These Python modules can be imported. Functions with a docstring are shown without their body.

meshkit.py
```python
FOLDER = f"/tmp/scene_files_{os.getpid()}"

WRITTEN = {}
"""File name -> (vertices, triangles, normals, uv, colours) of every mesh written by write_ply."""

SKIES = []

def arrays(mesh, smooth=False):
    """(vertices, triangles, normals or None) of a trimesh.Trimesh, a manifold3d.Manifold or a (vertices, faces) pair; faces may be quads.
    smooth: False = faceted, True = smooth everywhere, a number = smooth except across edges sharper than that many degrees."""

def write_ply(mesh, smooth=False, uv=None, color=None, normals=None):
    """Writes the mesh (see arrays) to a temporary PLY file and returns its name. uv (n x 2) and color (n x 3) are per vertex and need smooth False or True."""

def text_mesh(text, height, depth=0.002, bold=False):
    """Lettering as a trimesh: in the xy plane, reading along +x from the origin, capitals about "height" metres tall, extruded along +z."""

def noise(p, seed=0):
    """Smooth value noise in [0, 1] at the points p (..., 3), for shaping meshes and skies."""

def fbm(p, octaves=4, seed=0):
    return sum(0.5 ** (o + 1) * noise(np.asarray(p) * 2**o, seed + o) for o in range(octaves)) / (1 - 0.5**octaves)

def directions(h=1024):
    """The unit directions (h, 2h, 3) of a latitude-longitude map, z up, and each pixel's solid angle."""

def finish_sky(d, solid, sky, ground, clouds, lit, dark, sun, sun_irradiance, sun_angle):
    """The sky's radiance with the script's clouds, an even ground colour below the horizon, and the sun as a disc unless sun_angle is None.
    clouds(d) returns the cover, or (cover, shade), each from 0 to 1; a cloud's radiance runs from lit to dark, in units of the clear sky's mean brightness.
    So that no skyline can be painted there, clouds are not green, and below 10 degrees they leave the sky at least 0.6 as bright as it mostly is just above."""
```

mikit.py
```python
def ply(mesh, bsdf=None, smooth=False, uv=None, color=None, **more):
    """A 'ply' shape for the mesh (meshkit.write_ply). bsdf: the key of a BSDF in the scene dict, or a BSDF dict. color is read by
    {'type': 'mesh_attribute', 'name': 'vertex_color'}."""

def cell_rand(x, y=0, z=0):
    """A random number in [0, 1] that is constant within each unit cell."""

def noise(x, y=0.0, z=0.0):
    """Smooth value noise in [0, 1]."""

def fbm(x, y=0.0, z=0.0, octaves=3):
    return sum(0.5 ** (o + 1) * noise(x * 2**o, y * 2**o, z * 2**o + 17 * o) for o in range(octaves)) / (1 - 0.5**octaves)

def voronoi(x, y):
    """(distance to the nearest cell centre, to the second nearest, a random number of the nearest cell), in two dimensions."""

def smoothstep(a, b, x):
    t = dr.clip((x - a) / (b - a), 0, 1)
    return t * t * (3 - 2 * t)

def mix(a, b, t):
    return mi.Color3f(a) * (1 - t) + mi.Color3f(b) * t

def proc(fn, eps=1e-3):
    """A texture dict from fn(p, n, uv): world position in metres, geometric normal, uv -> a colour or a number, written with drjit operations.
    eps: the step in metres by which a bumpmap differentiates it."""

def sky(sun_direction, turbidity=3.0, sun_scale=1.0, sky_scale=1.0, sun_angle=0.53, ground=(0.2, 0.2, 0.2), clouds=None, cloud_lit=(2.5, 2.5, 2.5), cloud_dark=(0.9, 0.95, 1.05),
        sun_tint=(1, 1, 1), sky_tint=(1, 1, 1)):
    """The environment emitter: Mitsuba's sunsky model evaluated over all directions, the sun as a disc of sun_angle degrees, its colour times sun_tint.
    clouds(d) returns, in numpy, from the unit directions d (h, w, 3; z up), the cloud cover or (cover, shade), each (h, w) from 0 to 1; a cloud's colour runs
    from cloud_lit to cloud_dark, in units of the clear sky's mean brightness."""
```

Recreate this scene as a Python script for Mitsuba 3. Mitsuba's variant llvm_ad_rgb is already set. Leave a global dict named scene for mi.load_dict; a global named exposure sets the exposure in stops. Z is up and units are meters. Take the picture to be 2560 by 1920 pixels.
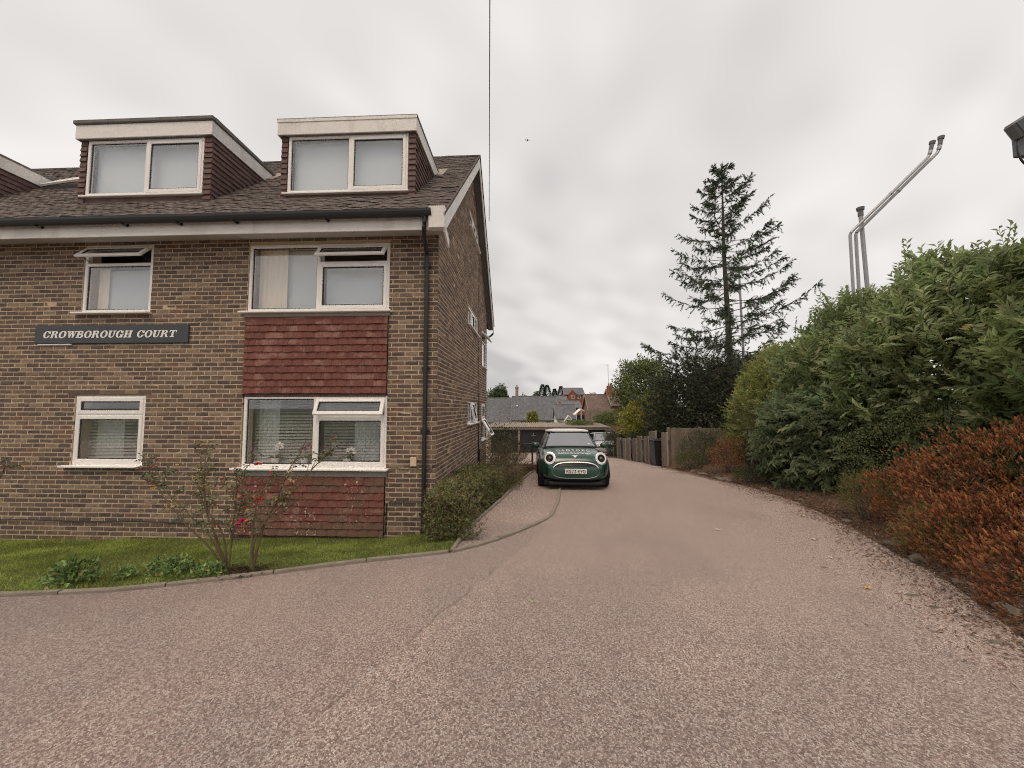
import math
import numpy as np
import trimesh
import shapely
from shapely.geometry import Polygon, LineString, Point, box as sbox
from scipy.interpolate import PchipInterpolator
import drjit as dr
import mitsuba as mi
import mikit
import meshkit
from mikit import proc, noise, fbm, voronoi, cell_rand, smoothstep, mix

T = mi.ScalarTransform4f
scene, labels = {}, {}

# ---------------------------------------------------------------- camera, sky, exposure
YAW, PITCH, EYE = math.radians(2.69), math.atan(62 / 960), 1.70
fwd = [-math.sin(YAW) * math.cos(PITCH), math.cos(YAW) * math.cos(PITCH), math.sin(PITCH)]
scene['camera'] = {'type': 'perspective', 'fov': math.degrees(2 * math.atan(1280 / 960)), 'fov_axis': 'x',
                   'near_clip': 0.05, 'far_clip': 9000.0,
                   'to_world': T().look_at(origin=[0, 0, EYE], target=[fwd[0], fwd[1], EYE + fwd[2]], up=[0, 0, 1])}
exposure = 1.70


def cloud_cover(d):
    """A closed grey deck with long soft streaks, seen on a plane overhead."""
    z = np.maximum(d[..., 2], 0.05)
    q = np.stack([d[..., 0] / (z + 0.38), d[..., 1] / (z + 0.38), 0 * z], -1)
    rot = np.stack([q[..., 0] * 0.82 + q[..., 1] * 0.57, -q[..., 0] * 0.57 + q[..., 1] * 0.82, q[..., 2]], -1)
    warp = np.stack([meshkit.noise(rot * 1.1 + 7.3, 5), meshkit.noise(rot * 1.1 + 3.1, 6), 0 * z], -1) * 1.3
    n = 0
    for k, (sx, sy, w) in enumerate([(0.8, 1.2, 0.32), (1.9, 2.9, 0.27), (4.4, 6.6, 0.23), (9.5, 13.5, 0.18)]):
        n = n + w * meshkit.noise(rot * np.array([sx, sy, 1.0]) + warp * (1 + .5 * k) + 11.7 * k, 20 + k)
    shade = np.clip((n - 0.27) * 2.3, 0, 1)
    return np.ones_like(z), shade


scene['sky'] = mikit.sky((-0.10, -0.50, 0.86), turbidity=3, sun_scale=0.30, sun_angle=30, sun_tint=(1.0, 0.93, 0.88),
                         clouds=cloud_cover, cloud_lit=(3.10, 2.98, 2.90), cloud_dark=(1.92, 1.87, 1.84), ground=(0.16, 0.14, 0.13))

# ---------------------------------------------------------------- helpers
_taken = {}


def key_for(base):
    n = _taken.get(base, 0)
    _taken[base] = n + 1
    return base if n == 0 else f'{base}_{n:03d}'


def put(key, mesh, mat, smooth=False, color=None):
    key = key_for(key)
    scene[key] = mikit.ply(mesh, mat, smooth=smooth, color=color)
    return key


def put_copy(key, shape, m):
    key = key_for(key)
    scene[key] = {**shape, 'to_world': m}
    return key


def thing(base, label, category, group=None, kind=None):
    key = key_for(base)
    labels[key] = {'label': label, 'category': category}
    if group:
        labels[key]['group'] = group
    if kind:
        labels[key]['kind'] = kind
    return key


def tag(key, label=None, category=None, group=None, kind=None):
    d = labels.setdefault(key, {})
    for k, v in (('label', label), ('category', category), ('group', group), ('kind', kind)):
        if v:
            d[k] = v
    return key


def stuff(key):
    labels.setdefault(key, {})['kind'] = 'stuff'
    return key


def cat(ms):
    ms = [m for m in ms if m is not None]
    v, f, o = [], [], 0
    for m in ms:
        a, b = (m.vertices, m.faces) if hasattr(m, 'vertices') else m
        v.append(np.asarray(a, float))
        f.append(np.asarray(b) + o)
        o += len(a)
    return trimesh.Trimesh(np.vstack(v), np.vstack(f), process=False)


def box(x0, x1, y0, y1, z0, z1):
    m = trimesh.creation.box(extents=(abs(x1 - x0), abs(y1 - y0), abs(z1 - z0)))
    m.apply_translation(((x0 + x1) / 2, (y0 + y1) / 2, (z0 + z1) / 2))
    return m


def bbox(x0, x1, y0, y1, z0, z1, c=0.006):
    """A box with all edges chamfered."""
    c = min(c, abs(x1 - x0) / 3, abs(y1 - y0) / 3, abs(z1 - z0) / 3)
    h = np.array([abs(x1 - x0), abs(y1 - y0), abs(z1 - z0)]) / 2
    pts = []
    for s in np.ndindex(2, 2, 2):
        s = np.array(s) * 2 - 1
        for k in range(3):
            p = h - c
            p[k] = h[k]
            pts.append(s * p)
    m = trimesh.convex.convex_hull(np.array(pts))
    m.apply_translation(((x0 + x1) / 2, (y0 + y1) / 2, (z0 + z1) / 2))
    return m


def tube(pts, r, sides=8, cap=True):
    p = np.asarray(pts, float)
    r = np.broadcast_to(np.asarray(r, float), (len(p),))
    t = np.gradient(p, axis=0)
    t /= np.linalg.norm(t, axis=1, keepdims=True) + 1e-12
    a = np.cross(t, np.where(np.abs(t[:, 2:]) < 0.9, [0, 0, 1.0], [1.0, 0, 0]))
    a /= np.linalg.norm(a, axis=1, keepdims=True) + 1e-12
    b = np.cross(t, a)
    an = np.arange(sides) * 2 * np.pi / sides
    v = p[:, None] + r[:, None, None] * (np.cos(an)[None, :, None] * a[:, None] + np.sin(an)[None, :, None] * b[:, None])
    i, j = np.meshgrid(np.arange(len(p) - 1), np.arange(sides), indexing='ij')
    q = np.stack([i * sides + j, i * sides + (j + 1) % sides, (i + 1) * sides + (j + 1) % sides, (i + 1) * sides + j], -1).reshape(-1, 4)
    f = [q[:, [0, 1, 2]], q[:, [0, 2, 3]]]
    v = v.reshape(-1, 3)
    if cap:
        n = len(v)
        v = np.vstack([v, p[0], p[-1]])
        k = np.arange(sides)
        f.append(np.stack([np.full(sides, n), (k + 1) % sides, k], 1))
        e = (len(p) - 1) * sides
        f.append(np.stack([np.full(sides, n + 1), e + k, e + (k + 1) % sides], 1))
    return trimesh.Trimesh(v, np.vstack(f), process=False)


def smooth_path(pts, n):
    p = np.asarray(pts, float)
    s = np.r_[0, np.cumsum(np.linalg.norm(np.diff(p, axis=0), axis=1))]
    return PchipInterpolator(s, p)(np.linspace(0, s[-1], n))


def prism(poly, d0, d1, axis='y'):
    """A polygon in (x,z) stretched along y from d0 to d1 (axis y), in (y,z) along x (axis x), or in (x,y) along z."""
    polys = getattr(poly, 'geoms', [poly])
    out = []
    for g in polys:
        if g.is_empty or g.area < 1e-9:
            continue
        m = trimesh.creation.extrude_polygon(g, 1.0, engine='earcut')
        v = m.vertices
        d = d0 + v[:, 2] * (d1 - d0)
        if axis == 'y':
            w = np.stack([v[:, 0], d, v[:, 1]], 1)
        elif axis == 'x':
            w = np.stack([d, v[:, 0], v[:, 1]], 1)
        else:
            w = np.stack([v[:, 0], v[:, 1], d], 1)
        m2 = trimesh.Trimesh(w, m.faces, process=False)
        if m2.volume < 0:
            m2.invert()
        out.append(m2)
    return cat(out)


def sheet(poly, zfun, step=0.5, flip=False):
    """A polygon draped over z = zfun(x, y), cut into cells of the given step."""
    x0, y0, x1, y1 = poly.bounds
    vs, fs, o = [], [], 0
    for a in np.arange(math.floor(x0 / step) * step, x1, step):
        col = poly.intersection(sbox(a, y0 - 1, a + step, y1 + 1))
        if col.is_empty:
            continue
        for b in np.arange(math.floor(y0 / step) * step, y1, step):
            c = col.intersection(sbox(a, b, a + step, b + step))
            for g in getattr(c, 'geoms', [c]):
                if g.is_empty or g.geom_type != 'Polygon' or g.area < 1e-7:
                    continue
                v, f = trimesh.creation.triangulate_polygon(g, engine='earcut')
                f = np.asarray(f)
                e1, e2 = v[f[:, 1]] - v[f[:, 0]], v[f[:, 2]] - v[f[:, 0]]
                neg = (e1[:, 0] * e2[:, 1] - e1[:, 1] * e2[:, 0]) < 0
                f[neg] = f[neg][:, ::-1]
                vs.append(np.column_stack([v, zfun(v[:, 0], v[:, 1])]))
                fs.append(f + o)
                o += len(v)
    return trimesh.Trimesh(np.vstack(vs), np.vstack(fs), process=False)


_gz = PchipInterpolator([-3000, -60, -6, 0, 4, 9.6, 13, 21.5, 31, 45, 75, 120, 3000], [0.03, 0.02, 0.01, 0, -.07, -.19, -.36, -1.05, -1.8, -2.3, -3.6, -4.6, -5.0])


def gz(x, y):
    return _gz(y) + 0 * np.asarray(x, float)


def unit(v):
    return v / (np.linalg.norm(v, axis=-1, keepdims=True) + 1e-12)


def leaf_mesh(P, D, L, W, rng, fold=0.35, droop=0.15, up=None):
    """Folded leaves of two triangles each: base points P, axes D, lengths L, widths W."""
    n = len(P)
    ref = rng.normal(size=(n, 3)) * 0.6 + (np.array([0, 0, 1.0]) if up is None else up)
    S = unit(np.cross(D, ref))
    N = unit(np.cross(S, D))
    L, W = np.broadcast_to(L, n)[:, None], np.broadcast_to(W, n)[:, None]
    mid = P + D * L * 0.45
    v = np.stack([P, mid + S * W / 2 + N * W * fold, P + D * L - N * L * droop, mid - S * W / 2 + N * W * fold], 1).reshape(-1, 3)
    b = np.arange(n) * 4
    f = np.vstack([np.stack([b, b + 1, b + 2], 1), np.stack([b, b + 2, b + 3], 1)])
    return v, f


def blade_mesh(P, D, L, W, rng):
    """Thin single-triangle blades."""
    n = len(P)
    S = unit(np.cross(D, rng.normal(size=(n, 3))))
    L, W = np.broadcast_to(L, n)[:, None], np.broadcast_to(W, n)[:, None]
    v = np.stack([P + S * W / 2, P - S * W / 2, P + D * L], 1).reshape(-1, 3)
    return v, np.arange(3 * n).reshape(-1, 3)


def tint(rng, palette, weights, n, jitter=0.14):
    p = np.asarray(palette, float)[rng.choice(len(palette), n, p=np.asarray(weights) / np.sum(weights))]
    return np.clip(p * (1 + rng.normal(size=(n, 1)) * jitter) * (1 + rng.normal(size=(n, 3)) * jitter * 0.3), 0.004, 0.9)


def lumps(d, seed, amp=0.25, freq=2.2):
    return 1 + amp * 2 * (meshkit.noise(d * freq + 31.7 * seed, seed) - 0.5) + amp * (meshkit.noise(d * freq * 2.3 + 5.1, seed + 1) - 0.5)


# ---------------------------------------------------------------- materials
def principled(color, rough=0.6, **kw):
    c = color if isinstance(color, dict) else {'type': 'rgb', 'value': list(color)}
    return {'type': 'twosided', 'bsdf': {'type': 'principled', 'base_color': c, 'roughness': rough, **kw}}


def bumped(inner, fn, height, eps=1e-3):
    return {'type': 'twosided', 'bsdf': {'type': 'bumpmap', 'arbitrary': proc(fn, eps), 'scale': height, 'bsdf': inner['bsdf'] if inner['type'] == 'twosided' else inner}}


BW, BH = 0.225, 0.075   # brick module
YF, XR = 6.10, -1.50    # front face and right-hand face of the building


def brick_tone(a, z, p, salt):
    k = dr.floor(z / BH)
    i = dr.floor((a - 0.5 * BW * (k - 2 * dr.floor(k / 2))) / BW)
    r, s, q = cell_rand(i, k, 1 + salt), cell_rand(i, k, 2 + salt), cell_rand(i, k, 3 + salt)
    c = mix((.090, .066, .056), (.134, .098, .078), s)
    c = dr.select(r > 0.42, mix((.145, .103, .079), (.206, .148, .107), s), c)
    c = dr.select(r > 0.80, mix((.265, .198, .138), (.22, .166, .122), s), c)
    c = dr.select(r > 0.95, mix((.19, .118, .085), (.16, .095, .074), s), c)
    blot = smoothstep(0.5, 0.72, fbm(p.x * 17 + 3 * q, p.y * 17, p.z * 26 + 5 * r, 3))
    grain = 0.8 + 0.4 * noise(p.x * 190, p.y * 190, p.z * 190)
    return mix(c, c * 0.55, blot * 0.75) * grain


def _front_brick(p, n, uv):
    return brick_tone(p.x, p.z, p, 0)


def _side_brick(p, n, uv):
    return brick_tone(p.y, p.z, p, 10) * mi.Color3f(1.08, 0.98, 0.95)


def _mortar(p, n, uv):
    return mix((.56, .435, .31), (.45, .345, .25), fbm(p.x * 9, p.y * 9, p.z * 9, 3)) * (0.75 + 0.5 * noise(p.x * 240, p.y * 240, p.z * 240))


scene['brick_front'] = principled(proc(_front_brick), 0.9)
scene['brick_side'] = principled(proc(_side_brick), 0.9)
scene['mortar'] = principled(proc(_mortar), 0.95)


def _roof_tile(p, n, uv):
    i, k = dr.floor(p.x / 0.165), dr.floor(p.z / 0.067)
    r = cell_rand(i, k, 5)
    c = mix((.078, .062, .057), (.122, .097, .088), r)
    c = dr.select(cell_rand(i, k, 6) > 0.93, mi.Color3f(.052, .043, .044), c)
    lichen = smoothstep(0.66, 0.78, fbm(p.x * 14, p.y * 14, p.z * 14, 3))
    c = mix(c, (.20, .19, .165), lichen * 0.5)
    moss = smoothstep(0.60, 0.75, fbm(p.x * 1.7 + 4, p.y * 2.5, p.z * 2.5, 3))
    return mix(c, (.070, .068, .045), moss * 0.55) * (0.7 + 0.6 * noise(p.x * 90, p.y * 90, p.z * 90))


def _red_tile(p, n, uv):
    i, k = dr.floor((p.x + 0.03) / 0.166), dr.floor(p.z / 0.1135)
    r = cell_rand(i, k, 8)
    c = mix((.138, .046, .035), (.180, .064, .047), r)
    salt = smoothstep(0.47, 0.66, fbm(p.x * 7 + 2.2, p.z * 10, 1.7, 4)) * smoothstep(0.25, 0.6, noise(i * 3.7, k * 3.1, 2.0))
    c = mix(c, (.30, .165, .135), salt * (0.35 + 0.5 * noise(p.x * 120, p.z * 120, 0.4)))
    low = fbm(p.x * 3.3, p.z * 4.1, 8.8, 3)
    dirt = smoothstep(0.42, 0.62, low) * smoothstep(0.75, 0.25, p.z + 0.45 * (noise(p.x * 2.1, p.z * 2.0, 3) - 0.5))
    c = mix(c, (.125, .085, .055), dirt * 0.75)
    spot = smoothstep(0.80, 0.86, noise(p.x * 42, p.z * 42, 6.1)) * smoothstep(0.5, 0.65, fbm(p.x * 2.5 + 9, p.z * 2.5, 1.0, 2))
    c = mix(c, (.46, .40, .35), spot * 0.8 * smoothstep(1.0, 0.4, p.z + 0.6 * (noise(p.x * 3, p.z * 3, 2) - 0.5)))
    return c * (0.75 + 0.5 * noise(p.x * 160, p.y * 160, p.z * 160))


def _cheek_tile(p, n, uv):
    i, k = dr.floor((p.x + p.y) / 0.166), dr.floor(p.z / 0.1)
    r = cell_rand(i, k, 9)
    c = mix((.105, .064, .058), (.150, .092, .082), r)
    return mix(c, (.185, .135, .12), smoothstep(0.55, 0.75, fbm(p.x * 9, p.y * 9, p.z * 9, 3)) * 0.5) * (0.75 + 0.5 * noise(p.x * 120, p.y * 120, p.z * 120))


scene['roof_tile_clay'] = principled(proc(_roof_tile), 0.9)
scene['red_tile_clay'] = principled(proc(_red_tile), 0.8)
scene['cheek_tile_clay'] = principled(proc(_cheek_tile), 0.85)


def _dirty_white(p, n, uv):
    streak = smoothstep(0.50, 0.78, fbm(p.x * 6.0, p.y * 6.0, p.z * 1.3, 4))
    spot = smoothstep(0.62, 0.75, fbm(p.x * 30, p.y * 30, p.z * 30, 3))
    return mix(mix((.76, .73, .70), (.52, .485, .45), streak * 0.45), (.30, .27, .24), spot * 0.18)


scene['white_plastic'] = principled((.83, .81, .785), 0.35)
scene['painted_white'] = principled(proc(_dirty_white), 0.55)
scene['black_plastic'] = principled((.020, .021, .024), 0.38)
scene['soffit_board'] = principled((.43, .415, .39), 0.6)
scene['grey_board'] = principled((.165, .165, .17), 0.6)
scene['grey_felt'] = principled(proc(lambda p, n, uv: mix((.12, .115, .11), (.19, .18, .17), fbm(p.x * 12, p.y * 12, p.z * 12, 3))), 0.9)
scene['lead_strip'] = principled(proc(lambda p, n, uv: mix((.22, .20, .175), (.32, .29, .25), fbm(p.x * 10, p.y * 10, p.z * 20, 3))), 0.75)
scene['window_glass'] = {'type': 'thindielectric', 'int_ior': 1.85}
scene['seal_black'] = principled((.03, .03, .03), 0.6)
scene['plaster'] = principled((.52, .49, .45), 0.9)
scene['net_fabric'] = principled((.60, .655, .70), 0.95)
scene['curtain_cream'] = principled((.78, .71, .60), 0.95)
scene['blind_slat'] = principled((.62, .66, .62), 0.5)
scene['sign_board'] = principled(proc(lambda p, n, uv: mix((.038, .046, .058), (.060, .066, .074), fbm(p.x * 5, p.z * 8, 1.0, 3))), 0.5)
scene['sign_letter'] = principled((.80, .79, .76), 0.5)
scene['beige_plastic'] = principled((.60, .50, .34), 0.5)


def _drive_tone(p, n, uv):
    d1, d2, r = voronoi(p.x / 0.0098, p.y / 0.0098)
    s = cell_rand(dr.floor(r * 9999), 3, 1)
    c = mix((.277, .206, .180), (.355, .272, .240), s)
    c = dr.select(r > 0.60, mix((.410, .33, .294), (.49, .41, .368), s), c)
    c = dr.select(r > 0.90, mix((.60, .53, .48), (.48, .43, .395), s), c)
    c = dr.select(r < 0.20, mix((.175, .126, .110), (.225, .165, .145), s), c)
    c = mix(c, (.10, .072, .064), smoothstep(0.20, 0.04, d2 - d1) * 0.7)
    # an older, greyer surface left of the joint, and worn patches
    big = fbm(p.x * 0.55 + 3, p.y * 0.55, 2.0, 4)
    edge = p.x + 1.0 - 0.375 * (p.y - 2.77) + 0.05 * (noise(p.x * 9, p.y * 9, 4) - 0.5)
    old = smoothstep(0.03, -0.03, edge) * smoothstep(6.3, 6.1, p.y)
    grey = mix(c * mi.Color3f(.74, .74, .78), (.165, .135, .13), 0.12)
    c = mix(c, grey, old * 0.38)
    stain = smoothstep(0.62, 0.66, big + 0.12 * (noise(p.x * 37, p.y * 37, 9) - 0.5)) * 0.28
    c = mix(c, c * mi.Color3f(.66, .66, .68), stain)
    worn = smoothstep(0.60, 0.66, fbm(p.x * 0.8 + 21, p.y * 0.8, 5.0, 4) + 0.1 * (noise(p.x * 41, p.y * 41, 2) - 0.5))
    c = mix(c, c * mi.Color3f(1.16, 1.12, 1.10), worn * 0.5)
    joint = smoothstep(0.020, 0.006, dr.abs(edge + 0.012 * (noise(p.x * 30, p.y * 30, 7) - 0.5))) * smoothstep(6.2, 6.0, p.y) * smoothstep(0.32, 0.5, noise(p.x * 3, p.y * 3, 8.0))
    return mix(c, (.085, .065, .06), joint * 0.5)


def _drive_relief(p, n, uv):
    d1, d2, r = voronoi(p.x / 0.0098, p.y / 0.0098)
    return (0.75 - dr.minimum(d1, 0.75)) * (0.6 + 0.6 * r)


scene['drive_chippings'] = bumped(principled(proc(_drive_tone), 0.8), _drive_relief, 0.0045)


def _soil_tone(p, n, uv):
    c = mix((.052, .036, .026), (.115, .070, .046), fbm(p.x * 6, p.y * 6, p.z * 6, 4))
    return mix(c, (.20, .125, .075), smoothstep(0.62, 0.72, noise(p.x * 60, p.y * 60, p.z * 60))) * (0.6 + 0.8 * noise(p.x * 140, p.y * 140, 3))


scene['soil'] = principled(proc(_soil_tone), 0.95)
scene['turf'] = principled(proc(lambda p, n, uv: mix((.038, .050, .014), (.070, .068, .028), fbm(p.x * 8, p.y * 8, 1.0, 3))), 0.95)
scene['concrete'] = principled(proc(lambda p, n, uv: mix((.165, .142, .115), (.285, .25, .21), fbm(p.x * 8, p.y * 8, p.z * 8, 4)) * (0.72 + 0.56 * noise(p.x * 130, p.y * 130, p.z * 130))), 0.9)
scene['far_ground'] = principled((.075, .085, .045), 0.95)
scene['leaf'] = {'type': 'twosided', 'bsdf': {'type': 'principled', 'base_color': {'type': 'mesh_attribute', 'name': 'vertex_color'}, 'roughness': 0.55, 'specular': 0.35}}
scene['glossy_leaf'] = {'type': 'principledthin', 'base_color': {'type': 'mesh_attribute', 'name': 'vertex_color'}, 'roughness': 0.33, 'diff_trans': 1.0, 'eta': 1.5}
scene['grass_blade'] = {'type': 'principledthin', 'base_color': {'type': 'mesh_attribute', 'name': 'vertex_color'}, 'roughness': 0.6, 'diff_trans': 0.9, 'eta': 1.3}
scene['bark'] = principled(proc(lambda p, n, uv: mix((.055, .045, .038), (.125, .105, .090), fbm(p.x * 18, p.y * 18, p.z * 4, 3))), 0.95)
scene['rose_stem'] = principled(proc(lambda p, n, uv: mix((.085, .055, .035), (.16, .13, .065), fbm(p.x * 7, p.y * 7, p.z * 7, 3))), 0.8)
scene['petal_pink'] = principled((.62, .035, .15), 0.6)
scene['petal_red'] = principled((.60, .06, .07), 0.6)
scene['petal_yellow'] = principled((.72, .60, .18), 0.6)
# ---------------------------------------------------------------- apartment building
B = thing('apartment_building', 'brown brick block of flats with tiled roof, white dormers and red hung tiles', 'building')
XL, YB = -17.0, 13.2
EAVE_Y, EAVE_Z, RIDGE_Y = 5.70, 4.75, 9.65
SL = 3.58 / 3.95                      # rise per metre of the roof


def roof_z(y):
    return EAVE_Z + SL * (RIDGE_Y - EAVE_Y - np.abs(np.asarray(y) - RIDGE_Y))


FRONT_OPEN = [(-7.65, -6.41, 3.31, 4.52), (-7.63, -6.39, 0.75, 1.925), (-4.72, -2.305, -0.42, 4.46)]
SIDE_OPEN = [(9.22, 10.90, 1.315, 1.90), (9.22, 10.90, 3.76, 4.25), (9.30, 10.95, 6.26, 6.74), (11.85, 12.80, 0.72, 1.87), (11.95, 12.95, 3.02, 4.20)]


def to_front(m):
    m = m.copy()
    m.vertices = m.vertices + np.array([0, YF, 0])
    return m


def to_side(m):
    m = m.copy()
    v = m.vertices
    m.vertices = np.stack([XR - v[:, 1], v[:, 0], v[:, 2]], 1)
    return m


holes = [sbox(a, c, b, d) for a, b, c, d in FRONT_OPEN]
core = sbox(XL, -0.9, XR - 0.256, 4.62).difference(shapely.union_all(holes))
wf = put(f'{B}__front_wall', prism(core, YF + 0.004, YF + 0.26), 'mortar')
gable = Polygon([(YF + 0.006, -0.9), (YB, -0.9), (YB, roof_z(YB) - 0.16), (RIDGE_Y, roof_z(RIDGE_Y) - 0.16), (YF + 0.006, roof_z(YF) - 0.16)])
gable_core = gable.difference(shapely.union_all([sbox(a, c, b, d) for a, b, c, d in SIDE_OPEN]))
ws = put(f'{B}__side_wall', prism(gable_core, XR - 0.256, XR - 0.004, 'x'), 'mortar')
put(f'{B}__rear_wall', box(XL, XR - 0.262, YB - 0.25, YB - 0.002, -1.6, 4.7), 'brick_front')
put(f'{B}__interior_floor', cat([box(XL, XR - 0.27, YF + 0.27, YB - 0.26, z, z + 0.2) for z in (-0.35, 2.18, 4.85)]), 'plaster')
put(f'{B}__interior_wall', cat([box(XL, XR - 0.27, 9.1, 9.2, -0.1, 7.2)] + [box(x, x + 0.1, YF + 0.27, 9.09, -0.1, 4.84) for x in (-5.45, -9.4, -12.0)]), 'plaster')


def brick_mesh(w, h, d, rng, arris=0.004):
    """A brick with worn arrises: its face is proud of the joint, its back is inside the wall."""
    j = lambda s=0.0022: rng.normal(size=(4, 1)) * s
    q = np.array([[-w / 2, -h / 2], [w / 2, -h / 2], [w / 2, h / 2], [-w / 2, h / 2]])
    q = q + np.hstack([j(), j(0.0012)])
    a = np.column_stack([q * (1 - 2 * arris / np.array([w, h])), np.full(4, 0.0) + rng.normal(size=4) * 0.0008])
    b = np.column_stack([q, np.full(4, arris)])
    c = np.column_stack([q, np.full(4, d)])
    v = np.vstack([a, b, c])[:, [0, 2, 1]]
    f = [[0, 1, 2], [0, 2, 3]]
    for o in (0, 4):
        for k in range(4):
            m = (k + 1) % 4
            f += [[o + k, o + 4 + k, o + 4 + m], [o + k, o + 4 + m, o + m]]
    return trimesh.Trimesh(v, f, process=False)


def lay_bricks(region, a0, a1, z0, z1):
    """(centre, z, width, full) of every brick of a stretcher bond that lies in the region."""
    out = []
    for k in range(math.floor(z0 / BH), math.ceil(z1 / BH)):
        zc = (k + 0.5) * BH
        line = region.intersection(LineString([(a0 - 1, zc), (a1 + 1, zc)]))
        for g in getattr(line, 'geoms', [line]):
            if g.is_empty or g.geom_type != 'LineString':
                continue
            s0, s1 = g.bounds[0], g.bounds[2]
            off = 0.5 * BW * (k % 2)
            for i in range(math.floor((s0 - off) / BW), math.ceil((s1 - off) / BW)):
                b0, b1 = max(i * BW + off + 0.0065, s0), min((i + 1) * BW + off - 0.0065, s1)
                if b1 - b0 > 0.03:
                    out.append(((b0 + b1) / 2, zc, b1 - b0, b1 - b0 > 0.2119))
    return out


rng = np.random.default_rng(3)
variants = [brick_mesh(0.212, 0.0615, 0.06, rng) for _ in range(5)]
brick_shapes = [mikit.ply(m, 'brick_front', smooth=False) for m in variants]
front_region = sbox(XL, -0.6, XR, 4.60).difference(shapely.union_all([sbox(a - 0.002, c - 0.01, b + 0.002, d + 0.01) for a, b, c, d in FRONT_OPEN]))
bricks = lay_bricks(front_region, XL, XR, -0.6, 4.56)
near = sorted([b for b in bricks if b[3] and b[0] > -9.3], key=lambda b: abs(b[0] + 3.2) * 0.8 + abs(b[1] - 0.9))[:300]
chosen = {(round(b[0], 3), round(b[1], 3)) for b in near}
rest = []
for a, z, w, full in bricks:
    if full and (round(a, 3), round(z, 3)) in chosen:
        put_copy(f'{wf}__brick', brick_shapes[rng.integers(5)], T().translate([a, YF + rng.normal() * 0.0012, z]))
    else:
        m = brick_mesh(w, 0.0615, 0.06, rng)
        m.apply_translation((a, YF + rng.normal() * 0.0012, z))
        rest.append(m)
stuff(put(f'{wf}__brickwork', cat(rest), 'brick_front'))
side_region = Polygon([(YF + 0.07, -1.1), (YB, -1.1), (YB, roof_z(YB) - 0.17), (RIDGE_Y, roof_z(RIDGE_Y) - 0.17), (YF + 0.07, roof_z(YF) - 0.17)]).difference(
    shapely.union_all([sbox(a - 0.002, c - 0.01, b + 0.002, d + 0.01) for a, b, c, d in SIDE_OPEN]))
bricks = lay_bricks(side_region, YF, YB, -1.1, 8.2)
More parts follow.
